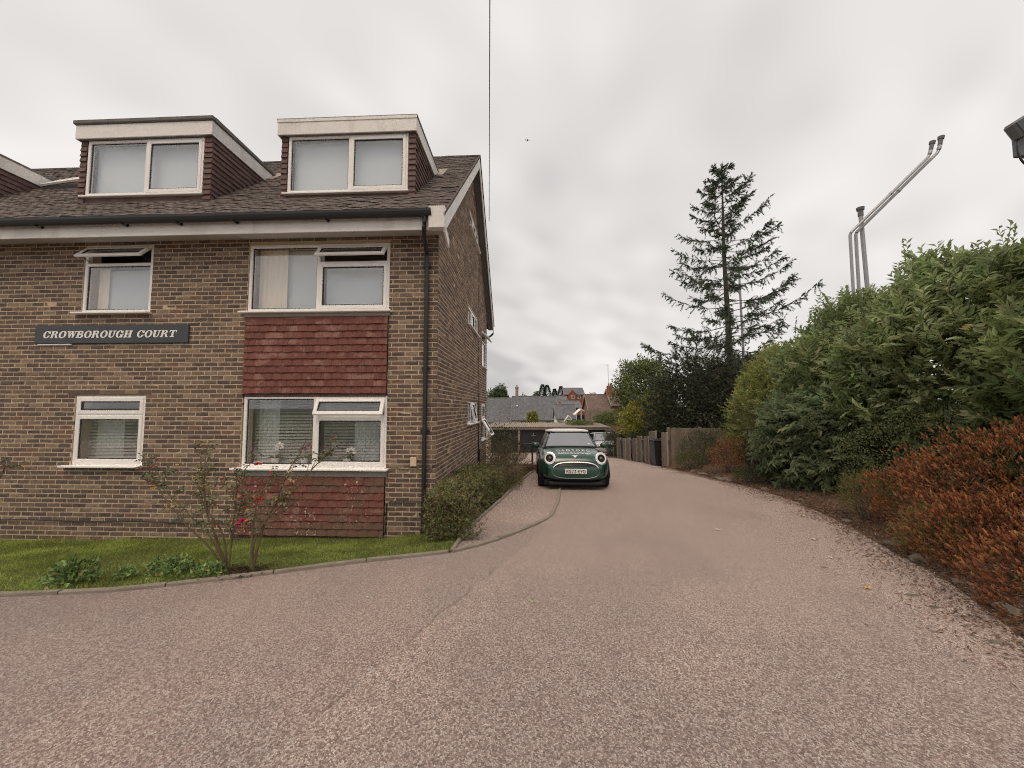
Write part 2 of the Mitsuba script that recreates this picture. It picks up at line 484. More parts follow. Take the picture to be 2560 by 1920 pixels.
near = sorted([b for b in bricks if b[3] and b[0] < 9.0], key=lambda b: (b[0] - 6.1) + 0.5 * abs(b[1] - 1.4))[:130]
chosen = {(round(b[0], 3), round(b[1], 3)) for b in near}
side_shapes = [mikit.ply(to_side(m), 'brick_side', smooth=False) for m in variants]
rest = []
for a, z, w, full in bricks:
    if full and (round(a, 3), round(z, 3)) in chosen:
        put_copy(f'{ws}__brick', side_shapes[rng.integers(5)], T().translate([rng.normal() * 0.0012, a, z]))
    else:
        m = brick_mesh(w, 0.0615, 0.06, rng)
        m.apply_translation((a, rng.normal() * 0.0012, z))
        rest.append(to_side(m))
stuff(put(f'{ws}__brickwork', cat(rest), 'brick_side'))
put(f'{wf}__lintel', bbox(-7.76, -6.30, YF - 0.004, YF + 0.05, 1.93, 2.01, 0.004), 'brick_front')


# ---- windows -----------------------------------------------------------------------------------------
def ring(x0, x1, z0, z1, w, y0, y1):
    return cat([bbox(x0, x0 + w, y0, y1, z0, z1), bbox(x1 - w, x1, y0, y1, z0, z1),
                bbox(x0 + w - 0.001, x1 - w + 0.001, y0 + 0.0012, y1 - 0.001, z0, z0 + w), bbox(x0 + w - 0.001, x1 - w + 0.001, y0 + 0.0012, y1 - 0.001, z1 - w, z1)])


def pane(x0, x1, z0, z1, y):
    v = np.array([[x0, y, z0], [x1, y, z0], [x1, y, z1], [x0, y, z1]])
    return trimesh.Trimesh(v, [[0, 1, 2], [0, 2, 3]], process=False)


def hinge(m, z, y, deg):
    """Swings a top-hung sash outwards about its top edge."""
    m = m.copy()
    c, s = math.cos(math.radians(deg)), math.sin(math.radians(deg))
    v = m.vertices - np.array([0, y, z])
    m.vertices = np.stack([v[:, 0], v[:, 1] * c + v[:, 2] * s, -v[:, 1] * s + v[:, 2] * c], 1) + np.array([0, y, z])
    return m


def window(place, rect, lights, sill=True, name='window', sill_over=0.085, sill_out=0.10, depth=0.014, sill_x=None):
    """A white plastic window. lights: (x0, x1, z0, z1, kind, degrees), kind 'fixed' or 'sash'."""
    x0, x1, z0, z1 = rect
    w = key_for(f'{B}__{name}')
    y = depth
    parts = [ring(x0 + 0.006, x1 - 0.006, z0, z1 - 0.004, 0.052, y, y + 0.07)]
    xs = sorted({l[0] for l in lights if l[0] > x0 + 0.1})
    zs = sorted({(l[2], l[0], l[1]) for l in lights if l[2] > z0 + 0.1})
    parts += [bbox(a - 0.03, a + 0.03, y + 0.002, y + 0.068, z0 + 0.05, z1 - 0.05) for a in xs]
    parts += [bbox((a if a > x0 + .1 else x0 + 0.03) , (b if b < x1 - .1 else x1 - 0.03), y + 0.004, y + 0.066, c - 0.025, c + 0.025) for c, a, b in zs]
    put(f'{w}__frame', place(cat(parts)), 'white_plastic')
    for a, b, c, d, kind, deg in lights:
        i0, i1 = (a + 0.028 if a > x0 + 0.1 else a + 0.054), (b - 0.028 if b < x1 - 0.1 else b - 0.054)
        j0, j1 = (c + 0.023 if c > z0 + 0.1 else c + 0.05), (d - 0.023 if d < z1 - 0.1 else d - 0.052)
        if kind == 'sash':
            p = pane(i0 + 0.045, i1 - 0.045, j0 + 0.045, j1 - 0.045, y - 0.008 + 0.02)
            s = ring(i0 - 0.012, i1 + 0.012, j0 - 0.012, j1 + 0.012, 0.062, y - 0.014, y + 0.026)
            g = ring(i0 + 0.044, i1 - 0.044, j0 + 0.044, j1 - 0.044, 0.021, y - 0.004, y + 0.015)
            if deg:
                p, s, g = (hinge(m, j1 + 0.012, y - 0.014, deg) for m in (p, s, g))
                stay = [tube([(q, y + 0.02, j0 + 0.03), (q, y - 0.02 - 0.12 * math.sin(math.radians(deg)), j0 + 0.06)], 0.006, 5) for q in (i0 + 0.03, i1 - 0.03)]
                put(f'{w}__stay', place(cat(stay)), 'black_plastic')
            put(f'{w}__sash', place(s), 'white_plastic')
        else:
            p = pane(i0, i1, j0, j1, y + 0.03)
            g = ring(i0 - 0.004, i1 + 0.004, j0 - 0.004, j1 + 0.004, 0.022, y + 0.022, y + 0.045)
        put(f'{w}__seal', place(g), 'seal_black')
        put(f'{w}__pane', place(p), 'window_glass')
    if sill:
        sx0, sx1 = sill_x or (x0 - sill_over, x1 + 0.03)
        put(f'{w}__sill', place(bbox(sx0, sx1, -sill_out, y + 0.05, z0 - 0.034, z0 - 0.002, 0.006)), 'white_plastic')
    return w


window(to_front, (-7.65, -6.41, 3.33, 4.52), [(-7.65, -6.41, 3.33, 4.17, 'fixed', 0), (-7.65, -6.41, 4.17, 4.52, 'sash', 42)], sill_over=0.07)
window(to_front, (-7.63, -6.39, 0.77, 1.925), [(-7.63, -6.39, 0.77, 1.60, 'sash', 0), (-7.63, -6.39, 1.60, 1.925, 'sash', 0)], sill_over=0.11)
window(to_front, (-4.72, -2.305, 3.31, 4.46), [(-4.72, -3.52, 3.31, 4.46, 'fixed', 0), (-3.52, -2.305, 3.31, 4.13, 'sash', 0), (-3.52, -2.305, 4.13, 4.46, 'sash', 40)], sill_x=(-4.80, -2.25))
window(to_front, (-4.71, -2.30, 0.75, 1.915), [(-4.71, -3.50, 0.75, 1.915, 'fixed', 0), (-3.50, -2.30, 0.75, 1.58, 'sash', 0), (-3.50, -2.30, 1.58, 1.915, 'sash', 22)], sill_x=(-4.82, -2.25))
window(to_side, (9.22, 10.90, 1.34, 1.90), [(9.22, 9.76, 1.34, 1.90, 'fixed', 0), (9.76, 10.33, 1.34, 1.90, 'sash', 12), (10.33, 10.90, 1.34, 1.90, 'fixed', 0)], sill_out=0.07)
window(to_side, (9.22, 10.90, 3.78, 4.25), [(9.22, 9.76, 3.78, 4.25, 'fixed', 0), (9.76, 10.33, 3.78, 4.25, 'sash', 0), (10.33, 10.90, 3.78, 4.25, 'fixed', 0)], sill_out=0.07)
window(to_side, (9.30, 10.95, 6.28, 6.74), [(9.30, 9.85, 6.28, 6.74, 'fixed', 0), (9.85, 10.40, 6.28, 6.74, 'sash', 0), (10.40, 10.95, 6.28, 6.74, 'fixed', 0)], sill_out=0.07)
window(to_side, (11.85, 12.80, 0.74, 1.87), [(11.85, 12.80, 0.74, 1.40, 'sash', 32), (11.85, 12.80, 1.40, 1.87, 'sash', 0)], sill_out=0.07)
window(to_side, (11.95, 12.95, 3.04, 4.20), [(11.95, 12.95, 3.04, 3.86, 'fixed', 0), (11.95, 12.95, 3.86, 4.20, 'sash', 48)], sill_out=0.07)

# ---- red hung tiles between the bay windows --------------------------------------------------------------
for z_lo, rows, gauge, seed in ((1.955, 11, 0.1135, 1), (-0.305, 8, 0.1135, 2)):
    pk = key_for(f'{B}__tile_panel')
    top = z_lo + rows * gauge
    put(f'{pk}__batten_board', box(-4.70, -2.325, YF + 0.01, YF + 0.06, z_lo - 0.06, top + 0.02), 'cheek_tile_clay')
    put(f'{pk}__lead_strip', bbox(-4.735, -2.28, YF - 0.034, YF + 0.03, top + 0.012, top + 0.10, 0.008), 'lead_strip')
    r2 = np.random.default_rng(40 + seed)
    for k in range(rows):
        off = 0.083 * (k % 2)
        x = -4.715
        while x < -2.33:
            x1 = min(x + (0.166 if x > -4.7 or not k % 2 else 0.083), -2.312)
            if -2.312 - x1 < 0.04:
                x1 = -2.312
            z0 = z_lo + k * gauge + r2.normal() * 0.0022
            lean = 0.021 + r2.normal() * 0.002
            w = x1 - x - 0.003
            sag = 0.0025 + abs(r2.normal()) * 0.002
            y0 = YF - 0.022
            v = []
            for dy in (0, 0.012):
                v += [(x, y0 - lean * 0.7 + dy, z0 + sag * 0.2), (x + w / 2, y0 - lean + dy, z0 - sag), (x + w, y0 - lean * 0.7 + dy, z0 + r2.normal() * 0.0012),
                      (x + w, y0 + 0.008 + dy, z0 + gauge * 1.25), (x, y0 + 0.008 + dy, z0 + gauge * 1.25)]
            f = [[0, 1, 4], [1, 3, 4], [1, 2, 3], [5, 9, 6], [6, 9, 8], [6, 8, 7]]
            for a, b in ((0, 1), (1, 2), (2, 3), (3, 4), (4, 0)):
                f += [[a, a + 5, b + 5], [a, b + 5, b]]
            put(f'{pk}__tile', trimesh.Trimesh(v, f, process=False), 'red_tile_clay')
            x = x1
put(f'{wf}__bay_footing', box(-4.71, -2.31, YF + 0.002, YF + 0.05, -0.62, -0.37), 'brick_front')

# ---- roof -----------------------------------------------------------------------------------------------
XV = -1.30                                  # outer face of the verge
ang = math.atan(SL)
dormers = [dict(x0=-4.55, x1=-2.0, wx=(-4.38, -2.16), mul=-3.23, z=(5.58, 6.65), f=(6.64, 6.93), felt=False, name='white dormer nearest the gable end'),
           dict(x0=-8.42, x1=-5.78, wx=(-8.24, -5.97), mul=-7.07, z=(5.63, 6.70), f=(6.70, 6.99), felt=True, name='dormer with a thick dark felt edge on its roof'),
           dict(x0=-13.4, x1=-10.8, wx=(-13.2, -11.0), mul=-12.1, z=(5.63, 6.70), f=(6.62, 6.90), felt=False, name='dormer cut by the left edge')]
FY, OY = 6.50, 6.43                         # dormer face, dormer fascia
SKY = (-10.62, -9.62, 7.60, 7.98)           # roof window on the slope (x0, x1, y0, y1)
deck = Polygon([(EAVE_Y + 0.04, roof_z(EAVE_Y + 0.04) - 0.03), (RIDGE_Y, roof_z(RIDGE_Y) - 0.03), (2 * RIDGE_Y - EAVE_Y + 0.05, roof_z(EAVE_Y - 0.05) - 0.03),
                (2 * RIDGE_Y - EAVE_Y + 0.05, roof_z(EAVE_Y - 0.05) - 0.13), (RIDGE_Y, roof_z(RIDGE_Y) - 0.13), (EAVE_Y + 0.04, roof_z(EAVE_Y + 0.04) - 0.10)])
front_deck = []
cuts = [(-12.9, -11.3), (-7.92, -6.28), (-4.05, -2.5)]
edges = [XL] + [e for c in cuts for e in c] + [XV - 0.02]
for a, b in zip(edges[::2], edges[1::2]):
    front_deck.append(prism(deck, a, b, 'x'))
half = deck.intersection(sbox(RIDGE_Y - 1.35, 0, 30, 30))
low = deck.intersection(sbox(0, 0, FY + 0.02, 30))
for a, b in cuts:
    front_deck += [prism(half, a, b, 'x'), prism(low, a, b, 'x')]
rf = put(f'{B}__roof', cat(front_deck), 'roof_tile_clay')
r3 = np.random.default_rng(7)


def roof_tile(w, sag):
    L, t = 0.175, 0.013
    v = []
    for dz in (0, t):
        v += [(0, 0, dz), (w / 2, -0.002, dz + sag), (w, 0, dz), (w, L, dz), (w / 2, L, dz + sag), (0, L, dz)]
    f = [[6, 7, 10], [6, 10, 11], [7, 8, 9], [7, 9, 10], [0, 4, 1], [0, 5, 4], [1, 3, 2], [1, 4, 3]]
    for a, b in ((0, 1), (1, 2), (2, 3), (3, 4), (4, 5), (5, 0)):
        f += [[a, b, b + 6], [a, b + 6, a + 6]]
    return trimesh.Trimesh(v, f, process=False)


tile_bank = [roof_tile(0.162, s) for s in (0.002, 0.004, 0.006, 0.003)]
tile_shape = [mikit.ply(m, 'roof_tile_clay', smooth=False) for m in tile_bank]
rest, placed = [], []
for k in range(53):
    s = k * 0.1
    y = EAVE_Y - 0.08 + s * math.cos(ang)
    z = roof_z(EAVE_Y - 0.08) - 0.012 + s * math.sin(ang)
    if y > RIDGE_Y - 0.06:
        break
    x = XV - 0.165 - 0.0825 * (k % 2)
    while x > XL:
        c = x + 0.08
        yc = y + 0.07
        under = any(d['x0'] + 0.05 < c < d['x1'] - 0.05 and FY + 0.05 < yc < EAVE_Y + (d['f'][1] - EAVE_Z) / SL - 0.05 for d in dormers)
        under = under or (SKY[0] + 0.05 < c < SKY[1] - 0.05 and SKY[2] + 0.03 < yc < SKY[3] - 0.03)
        if not under:
            placed.append((x, y, z, k))
        x -= 0.165
order = sorted(range(len(placed)), key=lambda i: placed[i][1] * 1.5 + abs(placed[i][0] + 3.0))
pick = set(order[:300])
for i, (x, y, z, k) in enumerate(placed):
    m = T().translate([x + r3.normal() * 0.002, y + r3.normal() * 0.004, z + 0.016 + r3.normal() * 0.003]).rotate([1, 0, 0], math.degrees(ang) - 3.6 + r3.normal() * 0.7).rotate([0, 1, 0], r3.normal() * 1.1).rotate([0, 0, 1], r3.normal() * 0.8)
    b = r3.integers(4)
    if i in pick:
        put_copy(f'{rf}__tile', tile_shape[b], m)
    else:
        t2 = tile_bank[b].copy()
        t2.apply_transform(np.array(m.matrix, float).reshape(4, 4))
        rest.append(t2)
stuff(put(f'{rf}__tiling', cat(rest), 'roof_tile_clay'))
for k in range(34):
    x1 = XV - 0.005 - k * 0.45
    a = np.linspace(0.1, math.pi - 0.1, 7)
    rr = 0.105 + r3.normal() * 0.003
    pts = [(RIDGE_Y - rr * math.cos(t), roof_z(RIDGE_Y) - 0.075 + rr * 0.95 * math.sin(t)) for t in a]
    pts += [(RIDGE_Y - (rr - 0.016) * math.cos(t), roof_z(RIDGE_Y) - 0.075 + (rr - 0.016) * math.sin(t)) for t in a[::-1]]
    put(f'{rf}__ridge_tile', prism(Polygon(pts), x1 - 0.443, x1, 'x'), 'roof_tile_clay')
# rear verge tiles seen edge-on
put(f'{rf}__verge_undercloak', cat([prism(Polygon([(EAVE_Y - 0.1, roof_z(EAVE_Y - 0.1) - 0.03), (RIDGE_Y, roof_z(RIDGE_Y) - 0.03), (RIDGE_Y, roof_z(RIDGE_Y) + 0.03), (EAVE_Y - 0.1, roof_z(EAVE_Y - 0.1) + 0.025)]), XV - 0.012, XV + 0.015, 'x'),
                                    prism(Polygon([(RIDGE_Y, roof_z(RIDGE_Y) - 0.03), (13.68, roof_z(13.68) - 0.03), (13.68, roof_z(13.68) + 0.04), (RIDGE_Y, roof_z(RIDGE_Y) + 0.04)]), XV - 0.3, XV + 0.02, 'x')]), 'roof_tile_clay')
d1 = 0.21 / math.cos(ang)
put(f'{B}__bargeboard', prism(Polygon([(5.66, roof_z(5.66) - 0.035), (RIDGE_Y, roof_z(RIDGE_Y) - 0.035), (RIDGE_Y, roof_z(RIDGE_Y) - 0.035 - d1), (5.94, roof_z(5.94) - 0.035 - d1), (5.66, 4.40)]), XV - 0.022, XV, 'x'), 'painted_white')
put(f'{B}__bargeboard', prism(Polygon([(RIDGE_Y, roof_z(RIDGE_Y) - 0.035), (13.64, roof_z(13.64) - 0.035), (13.64, 4.36), (13.3, roof_z(13.3) - 0.035 - d1), (RIDGE_Y, roof_z(RIDGE_Y) - 0.035 - d1)]), XV - 0.022, XV, 'x'), 'painted_white')
ds = 0.16 / math.cos(ang)
put(f'{B}__verge_soffit', prism(Polygon([(5.75, roof_z(5.75) - ds), (RIDGE_Y, roof_z(RIDGE_Y) - ds), (13.6, roof_z(13.6) - ds), (13.6, roof_z(13.6) - ds - 0.02), (RIDGE_Y, roof_z(RIDGE_Y) - ds - 0.025), (5.75, roof_z(5.75) - ds - 0.02)]), XR + 0.002, XV - 0.024, 'x'), 'grey_board')
# eaves: fascia boards butted end to end, soffit, box end, gutter
xs = [XL, -13.4, -9.85, -6.9, -4.35, XV - 0.24]
for a, b in zip(xs, xs[1:]):
    put(f'{B}__fascia', bbox(a + 0.002, b - 0.002, 5.70, 5.722, 4.465, 4.70, 0.003), 'painted_white')
put(f'{B}__eaves_soffit', prism(Polygon([(5.724, 4.478), (6.098, 4.555), (6.098, 4.575), (5.724, 4.50)]), XL, XV - 0.024, 'x'), 'soffit_board')
put(f'{B}__box_end', cat([bbox(XV - 0.235, XV + 0.012, 5.60, 5.724, 4.45, 4.79, 0.004), prism(Polygon([(5.60, 4.45), (5.98, 4.28), (5.98, 4.42), (5.726, 4.52), (5.726, 4.45)]), XV - 0.02, XV + 0.006, 'x')]), 'painted_white')
a = np.linspace(math.pi, 2 * math.pi, 10)
gut = Polygon([(5.622 + 0.068 * math.cos(t), 4.735 + 0.108 * math.sin(t)) for t in a] + [(5.622 + 0.063 * math.cos(t), 4.735 + 0.102 * math.sin(t)) for t in a[::-1]])
g = put(f'{B}__gutter', prism(gut, XL, XV - 0.19, 'x'), 'black_plastic')
for x in (-1.62, -3.15, -4.62, -5.55, -6.45, -7.9, -8.9, -9.9):
    put(f'{g}__bracket', cat([bbox(x - 0.014, x + 0.014, 5.552, 5.699, 4.614, 4.624, 0.003), bbox(x - 0.02, x + 0.02, 5.688, 5.6995, 4.62, 4.735, 0.003)]), 'black_plastic')
put(f'{g}__joint', prism(Polygon([(5.622 + 0.073 * math.cos(t), 4.739 + 0.114 * math.sin(t)) for t in a] + [(5.622 + 0.0685 * math.cos(t), 4.739 + 0.1095 * math.sin(t)) for t in a[::-1]]), -4.36, -4.24, 'x'), 'black_plastic')
dp = put(f'{B}__downpipe', tube(np.vstack([smooth_path([(-1.60, 5.63, 4.67), (-1.605, 5.63, 4.56), (-1.66, 5.85, 4.38), (-1.672, 6.035, 4.20), (-1.672, 6.045, 4.05)], 14), [(-1.672, 6.045, 2.0), (-1.672, 6.045, -0.22)]]), 0.034, 14), 'black_plastic', smooth=40)
for z in (4.02, 2.35, 1.35, 0.05):
    put(f'{dp}__clip', cat([tube([(-1.672, 6.045, z - 0.025), (-1.672, 6.045, z + 0.025)], 0.041, 14), bbox(-1.745, -1.60, 6.07, 6.099, z - 0.018, z + 0.018, 0.003)]), 'black_plastic', smooth=40)
put(f'{dp}__shoe', tube(smooth_path([(-1.672, 6.045, -0.18), (-1.672, 6.04, -0.26), (-1.672, 5.96, -0.33)], 8), 0.042, 14), 'black_plastic', smooth=40)
put(f'{B}__side_pipe', cat([tube([(XR + 0.02, 10.97, 2.15), (XR + 0.02, 10.97, 6.1)], 0.007, 6), tube([(XR + 0.03, 10.97, 0.55), (XR + 0.03, 10.97, 2.15)], 0.014, 8), tube([(XR + 0.045, 10.97, -0.5), (XR + 0.045, 10.97, 0.55)], 0.034, 10)]), 'black_plastic')
put(f'{B}__rear_gutter', tube(smooth_path([(XV - 0.02, 13.72, 4.44), (XV - 0.10, 13.70, 4.34), (XV - 0.25, 13.45, 4.22), (XR - 0.1, 13.25, 4.1)], 10), 0.034, 10), 'black_plastic', smooth=40)
for (y0, y1, z0, z1) in ((8.50, 8.72, -0.10, 0.18), (8.95, 9.17, -0.10, 0.18)):
    vk = put(f'{ws}__air_brick', bbox(XR - 0.002, XR + 0.006, y0, y1, z0, z1, 0.003), 'grey_felt')

# ---- dormers ----------------------------------------------------------------------------------------------
for d in dormers:
    D = tag(key_for(f'{B}__dormer'), d['name'])
    x0, x1, (f0, f1) = d['x0'], d['x1'], d['f']
    wx0, wx1 = d['wx']
    z0, z1 = d['z']
    yend = EAVE_Y + (f1 - EAVE_Z) / SL
    yv = EAVE_Y + (f0 - EAVE_Z) / SL
    zr = lambda y: roof_z(y) - 0.02
    cheek = Polygon([(FY + 0.012, zr(FY) - 0.1), (yend, zr(yend)), (yend - 0.05, f0 + 0.02), (FY + 0.012, f0 + 0.02)])
    face = sbox(x0 + 0.075, z0 - 0.25, x1 - 0.045, f0 + 0.02).difference(sbox(wx0 + 0.004, z0 + 0.002, wx1 - 0.004, z1 - 0.002))
    put(f'{D}__framing', cat([prism(cheek, x1 - 0.12, x1 - 0.045, 'x'), prism(cheek, x0 + 0.075, x0 + 0.12, 'x'), prism(face, FY + 0.014, FY + 0.06)]), 'cheek_tile_clay')
    put(f'{D}__flat_roof', prism(Polygon([(OY, f1 - 0.03), (yend + 0.1, f1 - 0.05), (yend + 0.1, f1 - 0.01), (OY - 0.012, f1 + 0.006)]), x0 - 0.012, x1 + 0.012, 'x'), 'grey_felt')
    put(f'{D}__fascia', bbox(x0, x1, OY, OY + 0.022, f0, f1 - 0.032, 0.003), 'painted_white')
    put(f'{D}__trim', bbox(x0 - 0.006, x1 + 0.006, OY - 0.012, OY - 0.0005, f1 - (0.02 if d['felt'] else 0.062), f1 - 0.004, 0.003), 'grey_felt' if d['felt'] else 'painted_white')
    if d['felt']:
        put(f'{D}__felt_edge', cat([bbox(x0 - 0.03, x1 + 0.03, OY - 0.035, OY + 0.04, f1 - 0.02, f1 + 0.055, 0.012), prism(Polygon([(OY + 0.041, f1 - 0.02), (OY + 0.041, f1 + 0.055), (yend + 0.1, f1 + 0.02), (yend + 0.02, f1 - 0.03)]), x1 - 0.03, x1 + 0.03, 'x')]), 'grey_felt')
    verge = Polygon([(OY + 0.023, f0), (yv - 0.01, f0 - 0.01), (yend, f1 - 0.045), (OY + 0.023, f1 - 0.034)])
    put(f'{D}__verge_board', prism(verge, x1 - 0.022, x1, 'x'), 'painted_white')
    put(f'{D}__verge_board', prism(verge, x0, x0 + 0.022, 'x'), 'painted_white')
    put(f'{D}__soffit', box(x0 + 0.024, x1 - 0.024, OY + 0.024, FY + 0.012, f0 + 0.004, f0 + 0.02), 'grey_board')
    put(f'{D}__lead_flashing', prism(Polygon([(yv + 0.02, roof_z(yv + 0.02) + 0.025), (yend + 0.18, roof_z(yend + 0.18) + 0.025), (yend + 0.18, roof_z(yend + 0.18) + 0.032), (yv + 0.02, roof_z(yv + 0.02) + 0.034)]), x1 - 0.05, x1 + 0.16, 'x'), 'lead_strip')
    r4 = np.random.default_rng(int(-x0 * 10))
    rows = int((f0 - z0 + 0.16) / 0.1)

    def hung(a0, a1, zlo, seed):
        """One hung tile in local (along, out, z)."""
        ln = 0.018 + r4.normal() * 0.003
        v = []
        for o in (0.0, 0.012):
            v += [(a0, -(ln + 0.012 - o), zlo + r4.normal() * 0.002), (a1, -(ln + 0.012 - o), zlo + r4.normal() * 0.002), (a1, -(0.004 - o * 0.3), zlo + 0.125), (a0, -(0.004 - o * 0.3), zlo + 0.125)]
        f = [[0, 1, 2], [0, 2, 3], [4, 6, 5], [4, 7, 6]]
        for a, b in ((0, 1), (1, 2), (2, 3), (3, 0)):
            f += [[a, a + 4, b + 4], [a, b + 4, b]]
        return trimesh.Trimesh(v, f, process=False)

    for k in range(rows + 1):
        zl = z0 - 0.13 + k * 0.1
        if zl + 0.1 > f0 + 0.03:
            break
        for a0, a1 in ((x0 + 0.05, wx0 - 0.006), (wx1 + 0.006, x1 - 0.028)):
            m = hung(a0, a1, zl, k)
            m.vertices += np.array([0, FY + 0.012, 0])
            put(f'{D}__tile', m, 'cheek_tile_clay')
        yr = EAVE_Y + (zl + 0.06 - EAVE_Z) / SL
        y = FY + 0.0
        first = True
        while y < yr:
            y2 = min(y + (0.166 if not (first and k % 2) else 0.083), yr + 0.04)
            first = False
            m = hung(y, y2 - 0.003, zl, k)
            v = m.vertices
            m.vertices = np.stack([x1 - 0.045 - v[:, 1], v[:, 0], v[:, 2]], 1)
            put(f'{D}__tile', m, 'cheek_tile_clay')
            m = hung(y, y2 - 0.003, zl, k)
            v = m.vertices
            m.vertices = np.stack([x0 + 0.075 + v[:, 1], v[:, 0], v[:, 2]], 1)
            m.invert()
            put(f'{D}__tile', m, 'cheek_tile_clay')
            y = y2
    place = lambda m: trimesh.Trimesh(m.vertices + np.array([0, FY, 0]), m.faces, process=False)
    window(place, (wx0, wx1, z0, z1), [(wx0, d['mul'], z0, z1, 'fixed', 0), (d['mul'], wx1, z0, z1, 'sash', 0)], name='dormer_window', sill_out=0.05, sill_x=(wx0 - 0.07, wx1 + 0.02), depth=0.0)

# ---- roof window, propped open -------------------------------------------------------------------------------
sk = tag(key_for(f'{B}__roof_window'), 'roof window with its white sash standing open')
sx0, sx1, sy0, sy1 = SKY


def on_slope(x, s, h):
    """x, distance up the slope from the window's foot, height above the tiles."""
    return np.array([x, sy0 + s * math.cos(ang) - h * math.sin(ang), roof_z(sy0) + s * math.sin(ang) + h * math.cos(ang)])


def slope_box(x0, x1, s0, s1, h0, h1, lift=0.0):
    m = box(x0, x1, s0, s1, h0, h1)
    v = m.vertices
    hh = v[:, 2] + lift * (v[:, 0] - sx0)
    m.vertices = np.array([on_slope(a, b, c) for a, b, c in zip(v[:, 0], v[:, 1], hh)])
    return m


ls = (sy1 - sy0) / math.cos(ang)
put(f'{sk}__frame', cat([slope_box(sx0, sx1, 0, 0.07, 0.0, 0.06), slope_box(sx0, sx1, ls - 0.07, ls, 0.0, 0.06), slope_box(sx0, sx0 + 0.07, 0.07, ls - 0.07, 0.0, 0.058), slope_box(sx1 - 0.07, sx1, 0.07, ls - 0.07, 0.0, 0.058)]), 'grey_board')
put(f'{sk}__sash', cat([slope_box(sx0, sx1, 0, 0.09, 0.065, 0.105, 0.09), slope_box(sx0, sx1, ls - 0.09, ls, 0.065, 0.105, 0.09), slope_box(sx0, sx0 + 0.09, 0.09, ls - 0.09, 0.066, 0.104, 0.09), slope_box(sx1 - 0.09, sx1, 0.09, ls - 0.09, 0.066, 0.104, 0.09)]), 'white_plastic')
put(f'{sk}__pane', slope_box(sx0 + 0.09, sx1 - 0.09, 0.09, ls - 0.09, 0.08, 0.09, 0.09), 'curtain_cream')
put(f'{sk}__side_lining', prism(Polygon([(sx0, 0), (sx1, 0), (sx1, 0.12), (sx0, 0.04)]), 0, 0.02).apply_transform(np.array([[1, 0, 0, 0], [0, math.cos(ang), -math.sin(ang), sy0 + 0.08 * math.cos(ang)], [0, math.sin(ang), math.cos(ang), float(roof_z(sy0)) + 0.08 * math.sin(ang) + 0.02], [0, 0, 0, 1]])), 'white_plastic')

# ---- things inside the windows and on the wall ------------------------------------------------------------------
def net(label, x0, x1, z0, z1, y, mat='net_fabric', base='net_curtain', cat_='curtain', group=None, amp=0.012, fold=16.0):
    n = max(12, int((x1 - x0) * 40))
    xs_ = np.linspace(x0, x1, n)
    ys = y + amp * np.sin(xs_ * fold * 2 * math.pi / 1.3 + 2 * np.sin(xs_ * 5)) + amp * 0.5 * np.sin(xs_ * fold * 9.1)
    v = np.vstack([np.column_stack([xs_, ys, np.full(n, z0)]), np.column_stack([xs_, ys, np.full(n, z1)])])
    i = np.arange(n - 1)
    k = thing(base, label, cat_, group)
    scene[k] = mikit.ply((v, np.vstack([np.stack([i, i + 1, i + 1 + n], 1), np.stack([i, i + 1 + n, i + n], 1)])), mat, smooth=True)
    return k


for d, where in zip(dormers, ('dormer nearest the gable end', 'dormer with the dark felt edge', 'dormer at the left edge')):
    net(f'plain pale net curtain behind the panes of the {where}', d['wx'][0] + 0.03, d['wx'][1] - 0.03, d['z'][0] + 0.02, d['z'][1] - 0.02, FY + 0.16, amp=0.0003, fold=8)
net('pale net behind the small upper window above the name board', -7.60, -6.46, 3.36, 4.14, YF + 0.24, amp=0.0003, fold=8)
net('pale net behind the wide upper window, left pane', -4.20, -3.56, 3.33, 4.44, YF + 0.26, amp=0.0003, fold=8)
net('pale net behind the wide upper window, lower right pane', -3.50, -2.36, 3.33, 4.12, YF + 0.25, amp=0.0003, fold=8)
net('cream curtain drawn to the left side of the wide upper window', -4.66, -4.16, 3.33, 4.44, YF + 0.20, 'curtain_cream', 'curtain', amp=0.014)
net('cream strip of curtain at the left of the small upper window', -7.60, -7.40, 3.36, 4.16, YF + 0.20, 'curtain_cream', 'curtain', amp=0.012)


def venetian(label, x0, x1, z0, z1, y):
    k = thing('venetian_blind', label, 'blind')
    n = int((z1 - z0) / 0.0245)
    r5 = np.random.default_rng(int(abs(x0) * 100))
    ms = []
    for j in range(n):
        zc = z0 + 0.03 + j * 0.0245 + r5.normal() * 0.0008
        t = math.radians(17 + r5.normal() * 3)
        c, s = 0.0125 * math.cos(t), 0.0125 * math.sin(t)
        v = np.array([[x0, y - c, zc - s], [x1, y - c, zc - s], [x1, y, zc + 0.002], [x0, y, zc + 0.002], [x1, y + c, zc + s], [x0, y + c, zc + s]])
        ms.append((v, np.array([[0, 1, 2], [0, 2, 3], [3, 2, 4], [3, 4, 5]])))
    stuff(put(f'{k}__slats', cat(ms), 'blind_slat'))
    put(f'{k}__head_rail', bbox(x0 - 0.01, x1 + 0.01, y - 0.02, y + 0.02, z1, z1 + 0.03, 0.004), 'blind_slat')
    put(f'{k}__bottom_rail', bbox(x0, x1, y - 0.013, y + 0.013, z0, z0 + 0.014, 0.003), 'blind_slat')
    put(f'{k}__cords', cat([tube([(q, y, z0), (q, y, z1)], 0.0018, 4) for q in np.linspace(x0 + 0.15, x1 - 0.15, 3)]), 'blind_slat')


